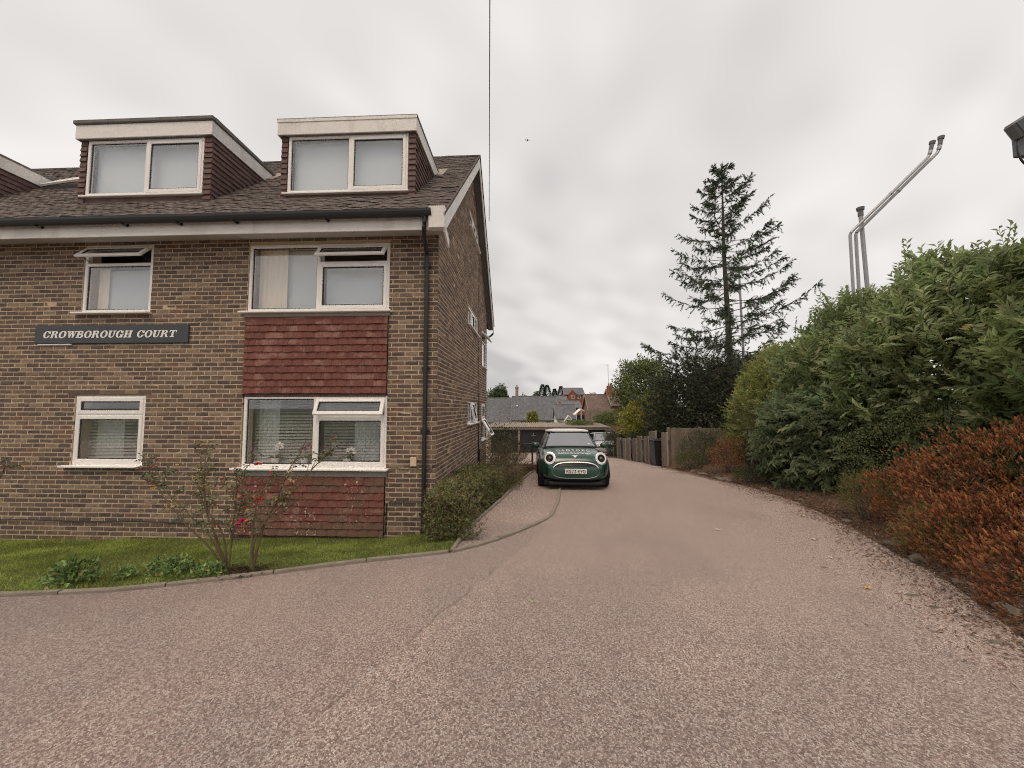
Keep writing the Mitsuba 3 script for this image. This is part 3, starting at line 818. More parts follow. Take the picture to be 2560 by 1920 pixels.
venetian('grey venetian blind in the small ground floor window', -7.56, -6.47, 0.86, 1.58, YF + 0.19)
venetian('grey venetian blind behind the left pane of the wide ground floor window', -4.66, -3.56, 0.80, 1.86, YF + 0.25)
venetian('grey venetian blind behind the right pane of the wide ground floor window', -3.46, -2.36, 0.80, 1.86, YF + 0.25)
net('pale curtain hanging left inside the small ground floor window', -7.55, -7.05, 0.80, 1.56, YF + 0.30, amp=0.014)
net('pale curtain hanging left behind the blind of the wide ground floor window', -4.66, -4.30, 0.78, 1.88, YF + 0.34, amp=0.014)
net('pale curtain hanging right behind the blind of the wide ground floor window', -2.98, -2.36, 0.78, 1.56, YF + 0.34, amp=0.014)
scene['pot_white'] = principled((.74, .73, .70), 0.4)
scene['petal_white'] = principled((.80, .79, .78), 0.7)
scene['petal_mauve'] = principled((.36, .10, .20), 0.7)
scene['stem_green'] = principled((.08, .12, .04), 0.6)
put(f'{B}__window_board', box(-4.70, -2.32, YF + 0.107, YF + 0.40, 0.735, 0.765), 'white_plastic')
for x, petal, hgt, lab in ((-4.24, 'petal_white', 0.34, 'white potted orchid in a white pot on the window board'), (-3.74, 'petal_mauve', 0.32, 'mauve potted orchid on the window board'), (-3.02, 'petal_white', 0.26, 'pale potted orchid behind the right pane on the window board')):
    o = thing('potted_orchid', lab, 'plant')
    y = YF + 0.17
    prof = [(0.0, 0.0), (0.045, 0.0), (0.06, 0.115), (0.052, 0.115), (0.045, 0.09), (0.0, 0.09)]
    m = trimesh.creation.revolve(prof, sections=20)
    m.apply_translation((x, y, 0.767))
    put(f'{o}__pot', m, 'pot_white', smooth=40)
    path = smooth_path([(x, y, 0.85), (x + 0.01, y, 1.02), (x + 0.04, y - 0.01, 0.767 + hgt), (x + 0.09, y - 0.015, 0.767 + hgt + 0.02), (x + 0.13, y - 0.02, 0.767 + hgt - 0.04)], 14)
    put(f'{o}__stem', tube(path, 0.003, 5), 'stem_green')
    r6 = np.random.default_rng(int(-x * 100))
    P, Dv = [], []
    for c in path[6:]:
        for q in range(5):
            t = q * 1.257 + r6.random()
            P.append(c + r6.normal(size=3) * 0.006)
            Dv.append((math.cos(t), -0.25, math.sin(t)))
    put(f'{o}__flowers', leaf_mesh(np.array(P), unit(np.array(Dv)), 0.036, 0.03, r6, up=np.array([0, -1.5, 0])), petal)
    Dv = unit(np.array([(math.cos(t), 0.2 * math.sin(t), 0.55) for t in np.linspace(0, 6.28, 6)]))
    put(f'{o}__leaves', leaf_mesh(np.tile([(x, y, 0.86)], (6, 1)), Dv, 0.15, 0.04, r6, droop=0.5), 'stem_green')
for x in (-4.53, -3.52):
    o = thing('plant_saucer', ('white bowl at the left end of the window board' if x < -4 else 'white bowl beside the mullion on the window board'), 'bowl')
    m = trimesh.creation.revolve([(0, 0), (0.04, 0), (0.075, 0.05), (0.07, 0.052), (0.038, 0.01), (0, 0.01)], sections=20)
    m.apply_translation((x, YF + 0.17, 0.767))
    scene[o] = mikit.ply(m, 'pot_white', smooth=40)


# ---- name board: slanted slab-serif capitals -----------------------------------------------------------------------
def slab_letter(ch):
    """Bold slab-serif capital on a unit cap height; returns (shape, advance)."""
    S, t, sv = 0.27, 0.10, 0.13      # stem, thin, serif thickness
    R = lambda a, b, c, d: sbox(a, b, c, d)
    oval = lambda cx, cy, rx, ry: shapely.affinity.scale(Point(cx, cy).buffer(1.0, 24), rx, ry)
    ov = lambda w: oval(w / 2, 0.5, w / 2, 0.53).difference(oval(w / 2, 0.5, w / 2 - S, 0.42))
    if ch == 'O':
        return ov(0.98), 1.06
    if ch in 'CG':
        s = ov(0.94).difference(R(0.62, 0.36, 1.2, 0.66))
        s = s.union(R(0.80, 0.60, 0.92, 1.0))
        s = s.union(R(0.56, 0.34, 1.02, 0.46)).union(R(0.66, 0.0, 0.92, 0.42)) if ch == 'G' else s
        return s, (1.10 if ch == 'G' else 1.02)
    if ch == 'H':
        s = R(.09, 0, .09 + S, 1).union(R(.67, 0, .67 + S, 1)).union(R(.3, .44, .7, .56))
        for x in (0, .58):
            s = s.union(R(x, 0, x + .45, sv)).union(R(x, 1 - sv, x + .45, 1))
        return s, 1.10
    if ch == 'U':
        s = R(.09, .35, .09 + S, 1).union(R(.70, .35, .70 + t + .04, 1))
        s = s.union(oval(.465, .36, .375, .38).difference(oval(.53, .40, .17, .30)).intersection(R(0, -1, 2, .40)))
        return s.union(R(0, 1 - sv, .45, 1)).union(R(.58, 1 - sv, .98, 1)), 1.06
    if ch == 'T':
        s = R(.33, 0, .33 + S, 1).union(R(.2, 0, .74, sv)).union(R(0, 1 - sv, .93, 1))
        return s.union(R(0, .68, .11, 1)).union(R(.82, .68, .93, 1)), 1.0
    if ch in 'RB':
        s = R(.09, 0, .09 + S, 1).union(R(0, 0, .36, sv)).union(R(0, 1 - sv, .36, 1))
        b1 = oval(.50, .745, .36, .265).difference(oval(.48, .745, .13, .155)).union(R(.3, .88, .5, 1.0)).union(R(.3, .48, .5, .59)).intersection(R(.3, 0, 1.2, 1.02))
        s = s.union(b1)
        if ch == 'R':
            s = s.union(Polygon([(.52, .52), (.80, .46), (.90, .13), (1.02, .13), (1.02, 0), (.70, 0)]))
            return s, 1.10
        b2 = oval(.52, .27, .42, .285).difference(oval(.50, .27, .16, .165)).union(R(.3, 0, .5, .12)).intersection(R(.3, -.02, 1.2, .6))
        return s.union(b2), 1.04
    if ch == 'W':
        s = shapely.union_all([Polygon([(.08, 1), (.35, 1), (.56, .22), (.46, 0), (.36, 0)]), Polygon([(.40, .05), (.48, 0), (.74, 1), (.64, 1)]),
                               Polygon([(.55, 1), (.82, 1), (1.02, .22), (.93, 0), (.82, 0)]), Polygon([(.86, .05), (.94, 0), (1.22, 1), (1.10, 1)])])
        return s.union(R(0, 1 - sv, .45, 1)).union(R(.50, 1 - sv, .90, 1)).union(R(1.0, 1 - sv, 1.32, 1)), 1.32
    return None, 0.62


def slab_text(text, height, width):
    x, parts = 0.0, []
    for ch in text:
        s, adv = slab_letter(ch)
        if s is not None:
            parts.append((ch, shapely.affinity.translate(s, x, 0)))
        x += adv
    k = width / x
    return [(ch, shapely.affinity.affine_transform(s, [k, height * 0.26, 0, height, 0, 0])) for ch, s in parts]


nb = thing('name_board', 'long dark grey name board with white slanted capitals on the brick wall', 'sign')
put(f'{nb}__board', bbox(-8.41, -5.69, YF - 0.028, YF - 0.006, 2.80, 3.112, 0.006), 'sign_board')
for ch, s in slab_text('CROWBOROUGH COURT', 0.118, 2.36):
    put(f'{nb}__letter', prism(shapely.affinity.translate(s, -8.26, 2.895), YF - 0.032, YF - 0.0275), 'sign_letter')
put(f'{nb}__backing_strip', bbox(-8.36, -7.75, YF - 0.02, YF - 0.004, 2.775, 2.798, 0.004), 'painted_white')
jb = thing('junction_box', 'small beige junction box on the brick pier beside the downpipe', 'box')
put(f'{jb}__cover', bbox(-1.90, -1.80, YF - 0.045, YF - 0.003, 0.79, 0.93, 0.006), 'beige_plastic')
put(f'{jb}__cable', cat([tube(smooth_path([(-2.27, YF - 0.008, 0.78), (-2.1, YF - 0.008, 0.75), (-1.95, YF - 0.008, 0.74), (-1.86, YF - 0.01, 0.79)], 14), 0.005, 6),
                         tube(smooth_path([(-1.83, YF - 0.01, 0.79), (-1.75, YF - 0.008, 0.74), (-1.60, YF - 0.008, 0.75), (-1.51, YF - 0.008, 0.82)], 14), 0.005, 6)]), 'black_plastic')
cb = thing('wall_cable', 'thin black cable clipped low along the brick wall and round the red tiles', 'cable')
rc = np.random.default_rng(5)
run = [(-16.9, YF - 0.01, -0.13)] + [(x, YF - 0.010, -0.135 + rc.normal() * 0.006) for x in np.linspace(-12, -4.85, 18)] + [(-4.80, YF - 0.04, -0.20), (-4.70, YF - 0.05, -0.37), (-4.3, YF - 0.05, -0.40), (-3.6, YF - 0.05, -0.43), (-2.9, YF - 0.05, -0.41), (-2.35, YF - 0.05, -0.36), (-2.28, YF - 0.02, -0.25), (-2.275, YF - 0.012, 0.2), (-2.25, YF - 0.010, 0.235), (-1.7, YF - 0.010, 0.24), (-1.5, YF - 0.012, 0.24)]
scene[cb] = mikit.ply(tube(smooth_path(run, 160), 0.008, 6), 'black_plastic')
cb = thing('wall_cable', 'second black cable lying loose in the grass under the red tiles', 'cable')
scene[cb] = mikit.ply(tube(smooth_path([(-4.72, YF - 0.09, -0.36), (-4.2, YF - 0.10, -0.385), (-3.4, YF - 0.11, -0.40), (-2.6, YF - 0.10, -0.36), (-2.30, YF - 0.04, -0.30)], 40), 0.008, 6), 'black_plastic')
# ---------------------------------------------------------------- ground, drive, lawn, beds, kerbs
LAWN_EDGE = [(-17, 3.45), (-9, 3.42), (-5.0, 3.50), (-3.98, 3.66), (-3.05, 4.01), (-2.10, 4.44), (-0.98, 4.87)]
PATH_OUT = [(-0.98, 4.87), (-0.55, 5.25), (-0.15, 5.78), (0.33, 6.56), (0.55, 7.8), (0.71, 9.34), (0.86, 11.5), (0.62, 13.6), (0.36, 14.6)]
PATH_IN = [(-0.98, 4.87), (-0.93, 5.6), (-0.85, 6.35), (-0.60, 7.72), (-0.30, 9.9), (0.17, 13.1), (0.36, 14.6)]
BED_EDGE = [(5.2, 26.0), (5.15, 22.0), (5.1, 18.0), (5.08, 14.9), (5.11, 13.24), (5.14, 11.16), (5.31, 9.83), (5.29, 8.02), (4.90, 6.17), (4.56, 5.23), (4.33, 4.38), (4.16, 4.0), (3.75, 3.22), (3.45, 2.4), (3.3, 1.0), (3.3, -6)]
lawn_poly = Polygon(LAWN_EDGE + [(-0.93, 5.6), (-1.50, 6.1), (-17, 6.1)])
sidebed_poly = Polygon([(-1.50, 6.1)] + PATH_IN[1:] + [(0.36, 14.75), (0.2, 15.3), (-0.35, 15.6), (-1.5, 15.6)])
path_poly = Polygon(PATH_OUT + PATH_IN[-2:0:-1])
rbed_poly = Polygon(BED_EDGE + [(40, -6), (40, 26)])
build_poly = sbox(XL, YF, XR, YB)
drive_poly = sbox(-24, -7, 13, 46).difference(shapely.union_all([lawn_poly.buffer(0.002), sidebed_poly, path_poly, rbed_poly, build_poly]))


def edge_y(x):
    ex, ey = zip(*(LAWN_EDGE + [(-0.6, 5.2)]))
    return np.interp(x, ex, ey)


def lawn_z(x, y):
    ye = edge_y(x)
    t = np.clip((y - ye) / np.maximum(6.1 - ye, 0.2), 0, 1)
    base = np.interp(x, [-9, -2.3, -1.5, -0.9], [-0.475, -0.335, -0.24, -0.09])
    top = gz(x, ye) + 0.02
    z = top + (base - top) * (t * t * (3 - 2 * t) * 0.6 + t * 0.4)
    return z + 0.016 * (meshkit.noise(np.stack([x * 2.2, y * 2.2, 0 * x], -1)) - 0.5)


def side_z(x, y):
    return gz(x, y) + 0.02 + 0.05 * (meshkit.noise(np.stack([x * 2.5, y * 2.5, 0 * x], -1), 3) - 0.3)


def bank_z(x, y):
    e = np.array(BED_EDGE)
    ex = np.interp(y, e[::-1, 1], e[::-1, 0])
    d = np.maximum(x - ex, 0)
    return gz(x, y) - 0.004 + np.minimum(d * 0.16, 0.42) * np.clip((24 - y) / 8, 0.2, 1) + 0.07 * np.clip(d * 2, 0, 1) * (meshkit.noise(np.stack([x * 1.9, y * 1.9, 0 * x], -1), 4) - 0.4)


def gxs(k):
    return tag(k, kind='structure')


gxs(put('ground', cat([sheet(sbox(-300, -300, 300, 400).difference(sbox(-24, -7, 13, 46)), lambda x, y: gz(x, y) - 0.02, 25.0),
                       sheet(sbox(-3000, -3000, 3000, 3000).difference(sbox(-300, -300, 300, 400)), lambda x, y: gz(x, y) - 0.05, 500.0)]), 'far_ground'))
gxs(put('driveway', sheet(drive_poly, gz, 0.5), 'drive_chippings', smooth=True))
gxs(put('footpath', sheet(path_poly, lambda x, y: gz(x, y) + 0.012, 0.4), 'drive_chippings'))
gxs(put('lawn_ground', sheet(lawn_poly, lawn_z, 0.12), 'turf', smooth=True))
gxs(put('side_bed', sheet(sidebed_poly, side_z, 0.15), 'soil', smooth=True))
gxs(put('shrub_bed', sheet(rbed_poly.intersection(sbox(0, -6, 13.2, 26)), bank_z, 0.2), 'soil', smooth=True))
gxs(put('far_bank', sheet(sbox(13, -7, 40, 46).union(sbox(13, 26, 40, 46)), lambda x, y: gz(x, y) + 0.35, 2.0), 'turf'))


def kerb_run(key, pts, lengths, width, up, seed, mat='concrete', zoff=0.0):
    """A row of concrete edging stones, each a piece of its own, set a little unevenly."""
    rk = np.random.default_rng(seed)
    line = LineString(pts)
    s = 0.0
    while s < line.length - 0.12:
        e = min(s + lengths * (1 + rk.normal() * 0.03), line.length)
        a, b = np.array(line.interpolate(s + 0.006).coords[0]), np.array(line.interpolate(e - 0.006).coords[0])
        m_ = np.array(line.interpolate((s + e) / 2).coords[0])
        pts_ = [a, m_, b]
        dirs = [m_ - a, b - a, b - m_]
        v = []
        for p_, d_ in zip(pts_, dirs):
            n_ = np.array([-d_[1], d_[0]]) / np.linalg.norm(d_)
            q = gz(p_[0], p_[1]) + zoff + rk.normal() * 0.004
            w = width / 2 * (1 + rk.normal() * 0.05)
            r_ = 0.008
            for o, h in ((-w, -0.12), (-w, up - r_), (-w + r_, up), (w - r_, up), (w, up - r_), (w, -0.12)):
                v.append([*(p_ + n_ * o), q + h + rk.normal() * 0.0015])
        f = []
        for j in range(2):
            for i in range(5):
                o = j * 6 + i
                f += [[o, o + 1, o + 7], [o, o + 7, o + 6]]
        f += [[0, 2, 1], [0, 3, 2], [0, 4, 3], [0, 5, 4], [12, 13, 14], [12, 14, 15], [12, 15, 16], [12, 16, 17]]
        put(f'{key}__edging_stone', trimesh.Trimesh(v, f, process=False), mat)
        s = e


k = thing('lawn_kerb', 'weathered concrete edging between the lawn and the pink drive', 'kerb')
kerb_run(k, LAWN_EDGE[1:], 0.91, 0.055, 0.036, 1)
k = thing('path_kerb', 'pale concrete edging bending along the drive side of the footpath', 'kerb')
kerb_run(k, PATH_OUT, 0.75, 0.06, 0.035, 2)
k = thing('bed_kerb', 'concrete edging between the footpath and the planted bed by the wall', 'kerb')
kerb_run(k, PATH_IN, 0.85, 0.05, 0.05, 3)

# grass: short blades over the whole lawn
rg = np.random.default_rng(21)


def scatter(poly, n, rng):
    x0, y0, x1, y1 = poly.bounds
    shapely.prepare(poly)
    out = []
    c = 0
    while c < n:
        p = np.column_stack([rng.uniform(x0, x1, 4 * n), rng.uniform(y0, y1, 4 * n)])
        p = p[shapely.contains_xy(poly, p[:, 0], p[:, 1])]
        out.append(p)
        c += len(p)
    return np.vstack(out)[:n]


def grass(poly, n, zfun, key, label, pal, wts, hmin=0.02, hmax=0.055, seed=1, w=0.0045):
    r = np.random.default_rng(seed)
    p = scatter(poly, n, r)
    tall = meshkit.noise(np.column_stack([p * 1.7, 0 * p[:, 0]]), 9)
    P = np.column_stack([p, zfun(p[:, 0], p[:, 1]) - 0.004])
    Dv = unit(np.column_stack([r.normal(size=(n, 2)) * 0.55, np.full(n, 1.0)]))
    L = r.uniform(hmin, hmax, n) * (0.6 + 0.8 * tall)
    v, f = blade_mesh(P, Dv, L, w * r.uniform(0.7, 1.5, n), r)
    patch = meshkit.noise(np.column_stack([p * 2.6, 0 * p[:, 0]]), 12)
    c = tint(r, pal, wts, n, 0.18) * (0.70 + 0.6 * patch[:, None]) * (.8 + .4 * meshkit.noise(np.column_stack([p * 9.0, 0 * p[:, 0]]), 14)[:, None])
    k = thing(key, label, 'grass', kind='stuff')
    scene[k] = mikit.ply((v, f), 'grass_blade', smooth=False, color=np.repeat(c, 3, 0))


GRASS = [(0.33, 0.416, 0.102), (0.425, 0.504, 0.144), (0.236, 0.315, 0.078), (0.59, 0.58, 0.252)]
grass(lawn_poly.intersection(sbox(-10.5, 3, -0.9, 6.12)), 150000, lawn_z, 'grass', 'short green lawn grass between the kerb and the brick wall', GRASS, [5, 4, 4, 1.1], seed=5)
grass(sidebed_poly.intersection(LineString(PATH_IN).buffer(0.45)), 9000, side_z, 'grass', 'yellowish rough grass along the footpath edge', [(.13, .135, .035), (.17, .15, .06), (.07, .09, .025)], [3, 2, 2], 0.02, 0.08, seed=6)


def soft_edge(line, n, spread, zfun, key, label, category, pal, wts, size, seed, side=1.0, bias=0.0):
    """Loose litter of small flat pieces along a line."""
    r = np.random.default_rng(seed)
    s = r.uniform(0, line.length, n)
    p = np.array([line.interpolate(t).coords[0] for t in s])
    q = np.array([line.interpolate(min(t + 0.05, line.length)).coords[0] for t in s]) - p
    nn = unit(np.column_stack([-q[:, 1], q[:, 0]]) + 1e-9)
    clump = meshkit.noise(np.column_stack([p * 1.6, 0 * s]), 31)
    off = np.abs(r.normal(size=n)) * spread * (0.25 + 1.1 * clump) * np.where(r.random(n) < 0.55, 1, -1) * side + bias
    p = p + nn * off[:, None]
    P = np.column_stack([p, zfun(p[:, 0], p[:, 1]) + 0.004 + np.abs(r.normal(size=n)) * 0.008])
    Dv = unit(np.column_stack([r.normal(size=(n, 2)), r.normal(size=n) * 0.16]))
    v, f = leaf_mesh(P, Dv, size * r.uniform(0.5, 1.6, n), size * 0.22 * r.uniform(0.6, 1.6, n), r, fold=0.2, up=np.array([0, 0, 3.0]))
    k = thing(key, label, category, kind='stuff')
    scene[k] = mikit.ply((v, f), 'leaf', smooth=False, color=np.repeat(tint(r, pal, wts, n, 0.25), 4, 0))


def top_of(x, y):
    inside = shapely.contains_xy(rbed_poly, x, y)
    return np.where(inside, bank_z(x, y), gz(x, y))


edge_line = LineString([p for p in BED_EDGE if 2 < p[1] < 15])
LITTER = [(.17, .095, .06), (.22, .14, .085), (.115, .07, .048), (.34, .26, .17)]
soft_edge(edge_line, 15000, 0.27, top_of, 'needle_litter', 'brown needle litter along the right edge of the drive', 'litter', LITTER, [4, 3, 3, 0.7], 0.035, 7)
pb = scatter(rbed_poly.intersection(sbox(3, 2.5, 8.0, 14)), 26000, rg)
P = np.column_stack([pb, bank_z(pb[:, 0], pb[:, 1]) + 0.004 + np.abs(rg.normal(size=len(pb))) * 0.012])
v, f = leaf_mesh(P, unit(np.column_stack([rg.normal(size=(len(pb), 2)), rg.normal(size=len(pb)) * 0.22])), 0.05 * rg.uniform(0.5, 1.5, len(pb)), 0.012 * rg.uniform(0.5, 1.6, len(pb)), rg, fold=0.25, up=np.array([0, 0, 3.0]))
k = thing('bark_litter', 'brown bark and leaf litter covering the bed under the laurels', 'litter', kind='stuff')
scene[k] = mikit.ply((v, f), 'leaf', smooth=False, color=np.repeat(tint(rg, LITTER, [4, 3, 4, 0.5], len(pb), 0.25), 4, 0))


def rock(key, label, x, y, z, size, seed, mat='rock', group=None, flat=0.6):
    r = np.random.default_rng(seed)
    m = trimesh.creation.icosphere(subdivisions=3)
    d = m.vertices.copy()
    rad = 1 + 0.55 * (meshkit.noise(d * 1.3 + seed * 3.7, seed) - 0.5) + 0.25 * (meshkit.noise(d * 3.1, seed + 1) - 0.5)
    m.vertices = d * rad[:, None] * np.array(size) * np.array([1, 1, flat])
    a = r.uniform(0, 6.28)
    m.apply_transform(trimesh.transformations.rotation_matrix(a, (0, 0, 1)))
    m.apply_translation((x, y, z))
    k = thing(key, label, 'stone', group)
    scene[k] = mikit.ply(m, mat, smooth=50)


scene['rock'] = principled(proc(lambda p, n, uv: mix((.075, .060, .046), (.20, .17, .135), fbm(p.x * 11, p.y * 11, p.z * 11, 4)) * (0.7 + 0.6 * noise(p.x * 90, p.y * 90, p.z * 90))), 0.95)
rk = np.random.default_rng(77)
spots = [(5.20, 12.0, .17), (5.24, 12.8, .13), (5.22, 11.1, .15), (5.25, 10.75, .22), (5.62, 10.3, .13), (5.42, 9.3, .13), (5.40, 8.1, .10), (5.05, 6.5, .11), (4.72, 5.35, .12), (4.58, 4.85, .15), (4.36, 4.22, .10), (4.10, 3.62, .15), (3.93, 3.22, .13)]
ROCKS = ['edging stone beside the low juniper, second from the far end of the row', 'edging stone nearest the timber bin screens', 'edging stone at the foot of the rusty rounded shrub', 'largest edging stone, by the sprawling dark juniper', 'stone lying back in the bed behind the largest edging stone',
         'edging stone in front of the drooping broad-leaved bush', 'small edging stone midway along the bare litter strip', 'stone beside the half green, half orange dwarf conifer', 'stone at the left foot of the rust-coloured bush, by the yellow-green conifer', 'broad flat stone under the front of the rust-coloured bush',
         'small stone tucked under the rust-coloured bush', 'wide stone at the near end of the rust-coloured bush', 'nearest edging stone, at the right edge of the picture']
for i, (x, y, s) in enumerate(spots):
    rock('edging_rock', ROCKS[i], x, y, float(top_of(np.array([x]), np.array([y]))[0]) + s * 0.02, (s * rk.uniform(0.6, 1.1), s * rk.uniform(0.45, 0.7), s * .62), 100 + i, group='rough stones edging the bed')

# single fallen leaves and pale scraps on the drive
def dead_leaf(x, y, size, col, label, seed, group=None, lobes=5):
    r = np.random.default_rng(seed)
    a = np.linspace(0, 2 * np.pi, 2 * lobes * 3, endpoint=False)
    rad = size * (0.62 + 0.38 * np.cos(a * lobes) * 0.8 + 0.1 * r.normal(size=len(a)))
    z = 0.006 + 0.22 * size * np.abs(np.sin(a * 1.5 + r.random() * 6)) * r.uniform(0.5, 1.2, len(a))
    v = np.vstack([[0, 0, 0.004], np.column_stack([rad * np.cos(a), rad * 0.7 * np.sin(a), z])]) + np.array([x, y, float(gz(x, y))])
    n = len(a)
    f = np.stack([np.zeros(n, int), 1 + np.arange(n), 1 + (np.arange(n) + 1) % n], 1)
    k = thing('fallen_leaf', label, 'leaf', group)
    scene[k] = mikit.ply((v, f), 'leaf', smooth=False, color=np.tile(np.array(col), (n + 1, 1)))


dead_leaf(3.31, 4.07, 0.055, (.52, .33, .12), 'orange fallen leaf lying alone on the drive near the rust-coloured bush', 1)
dead_leaf(0.02, 3.62, 0.045, (.30, .34, .17), 'pale green fallen leaf in the middle of the drive', 2, lobes=3)
dead_leaf(-1.53, 3.65, 0.022, (.72, .70, .66), 'tiny white scrap on the drive in front of the lawn kerb', 3, lobes=3)
dead_leaf(1.31, 8.75, 0.05, (.50, .44, .32), 'pale fallen leaf on the drive just in front of the green car', 4, lobes=3)
for i, (x, y) in enumerate([(4.40, 7.35), (3.85, 10.37), (4.62, 6.9), (4.9, 8.9), (3.9, 5.6), (2.8, 6.0), (3.6, 4.9)]):
    dead_leaf(x, y, 0.045 + 0.012 * (i % 3), (.55, .47, .36), ['pale dry leaf near the edge, level with the half orange dwarf conifer', 'farthest pale scrap, towards the rusty rounded shrub', 'pale dry leaf close beside the bed edge before the bare litter strip', 'pale dry leaf at the bed edge below the drooping bush', 'pale scrap on the drive well left of the rust-coloured bush', 'pale dry leaf out on the open drive, right of the car', 'pale dry leaf on the drive beyond the orange fallen leaf'][i], 10 + i, 'pale scraps on the right side of the drive', lobes=3)
# flattened pale patches of old mortar on the drive edge
for i, (x, y, s) in enumerate([(3.62, 3.95, .05), (3.60, 3.72, .045), (3.72, 3.55, .05), (3.50, 3.18, .05), (3.62, 2.98, .04), (3.35, 2.80, .05), (3.30, 4.6, .04), (3.18, 3.3, .03), (3.05, 2.5, .04), (3.52, 3.40, .03)]):
    r = np.random.default_rng(300 + i)
    a = np.linspace(0, 2 * np.pi, 18, endpoint=False)
    rad = s * (0.7 + 0.5 * r.random(18))
    v = np.vstack([[0, 0, 0.007], np.column_stack([1.25 * rad * np.cos(a), 0.6 * rad * np.sin(a), np.full(18, 0.002)])]) + np.array([x, y, float(gz(x, y))])
    k = thing('flat_stone', 'pale flat stone flake bedded in the drive near its right edge', 'stone', 'pale flakes in the drive edge')
    scene[k] = mikit.ply((v, np.stack([np.zeros(18, int), 1 + np.arange(18), 1 + (np.arange(18) + 1) % 18], 1)), 'rock')
# ---------------------------------------------------------------- plants near the camera
def stems(base, targets, r0, r1, rng, wob=0.06, n=7, sides=6):
    out = []
    for t in targets:
        b, t = np.asarray(base, float) + np.r_[rng.normal(size=2) * 0.03, 0], np.asarray(t, float)
        s = np.linspace(0, 1, n)[:, None]
        p = b + (t - b) * s + np.sin(s * np.pi) * rng.normal(size=3) * wob * np.linalg.norm(t - b) + np.cumsum(rng.normal(size=(n, 3)) * wob * 0.12, 0) * s
        out.append(tube(p, np.linspace(r0, r1, n), sides, cap=False))
    return cat(out)


def ell_points(c, R, n, rng, seed, low=-0.75, shell=0.16, amp=0.3, freq=2.2, flat=1.0):
    d = unit(rng.normal(size=(int(n * 1.6) + 50, 3)))
    d = d[d[:, 2] > low][:n]
    rr = lumps(d, seed, amp, freq) * (1 - np.abs(rng.normal(size=len(d))) * shell)
    return np.asarray(c) + d * rr[:, None] * np.asarray(R), d


def leafy(base, label, cats, c, R, n, L, W, pal, wts, seed, group=None, mat='leaf', shell=0.18, amp=0.3, freq=2.2, low=-0.75, up=0.5, stem_to=True, ground=None, droop=0.15, tinted=0.16):
    """A bush: stems and a crown of separate leaves spread through an uneven volume."""
    r = np.random.default_rng(seed)
    key = thing(base, label, cats, group)
    P, d = ell_points(c, R, n, r, seed, low, shell, amp, freq)
    Dv = unit(d * 0.75 + r.normal(size=d.shape) * 0.55 + np.array([0, 0, up]))
    LL = L * r.uniform(0.6, 1.3, len(P))
    v, f = leaf_mesh(P, Dv, LL, LL * W / L, r, droop=droop, up=d * 1.0 + np.array([0, 0, .9]))
    stuff(put(f'{key}__foliage', (v, f), mat, color=np.repeat(tint(r, pal, wts, len(P), tinted), 4, 0)))
    if stem_to:
        g = ground if ground is not None else c[2] - R[2]
        q, _ = ell_points(c, np.asarray(R) * 0.75, 16, r, seed, -0.2)
        put(f'{key}__stem', stems((c[0], c[1], g), q, 0.018, 0.005, r), 'bark')
    return key


def plumes(P, D, L, rng, blades=16, bl=0.03, bw=0.004, spread=0.8):
    """Bristly shoots: short needles round each axis. Returns mesh and the shoot index of every vertex."""
    n = len(P)
    t = rng.uniform(0.05, 1.0, (n, blades, 1))
    Lr = np.broadcast_to(L, n)[:, None, None]
    base = P[:, None] + D[:, None] * Lr * t
    rad = rng.normal(size=(n, blades, 3))
    rad = unit(rad - (rad * D[:, None]).sum(-1, keepdims=True) * D[:, None])
    dirs = unit(D[:, None] * 0.75 + rad * spread)
    v, f = blade_mesh(base.reshape(-1, 3), dirs.reshape(-1, 3), bl * rng.uniform(0.6, 1.3, n * blades), bw, rng)
    return v, f, np.repeat(np.arange(n), blades * 3), t.reshape(-1)


def spindles(P, D, L, w, sides=3):
    """A slim double cone along each shoot."""
    n = len(P)
    a = unit(np.cross(D, np.where(np.abs(D[:, 2:]) < .9, [0, 0, 1.0], [1.0, 0, 0])))
    b = np.cross(D, a)
    t = np.arange(sides) * 2 * np.pi / sides
    L, w = np.broadcast_to(L, n)[:, None, None], np.broadcast_to(w, n)[:, None, None]
    ring_ = P[:, None] + D[:, None] * L * .55 + w * (np.cos(t)[None, :, None] * a[:, None] + np.sin(t)[None, :, None] * b[:, None])
    v = np.concatenate([P[:, None], ring_, (P + D * L[:, 0])[:, None]], 1)
    o = np.arange(n)[:, None] * (sides + 2)
    k = np.arange(sides)
    k2 = (k + 1) % sides
    f = np.concatenate([np.stack([o + 0 * k, o + 1 + k2, o + 1 + k], -1), np.stack([o + 1 + k, o + 1 + k2, o + 0 * k + sides + 1], -1)], 1).reshape(-1, 3)
    return v.reshape(-1, 3), f, np.repeat(np.arange(n), sides + 2), np.tile(np.r_[0, np.full(sides, .6), 1], n)


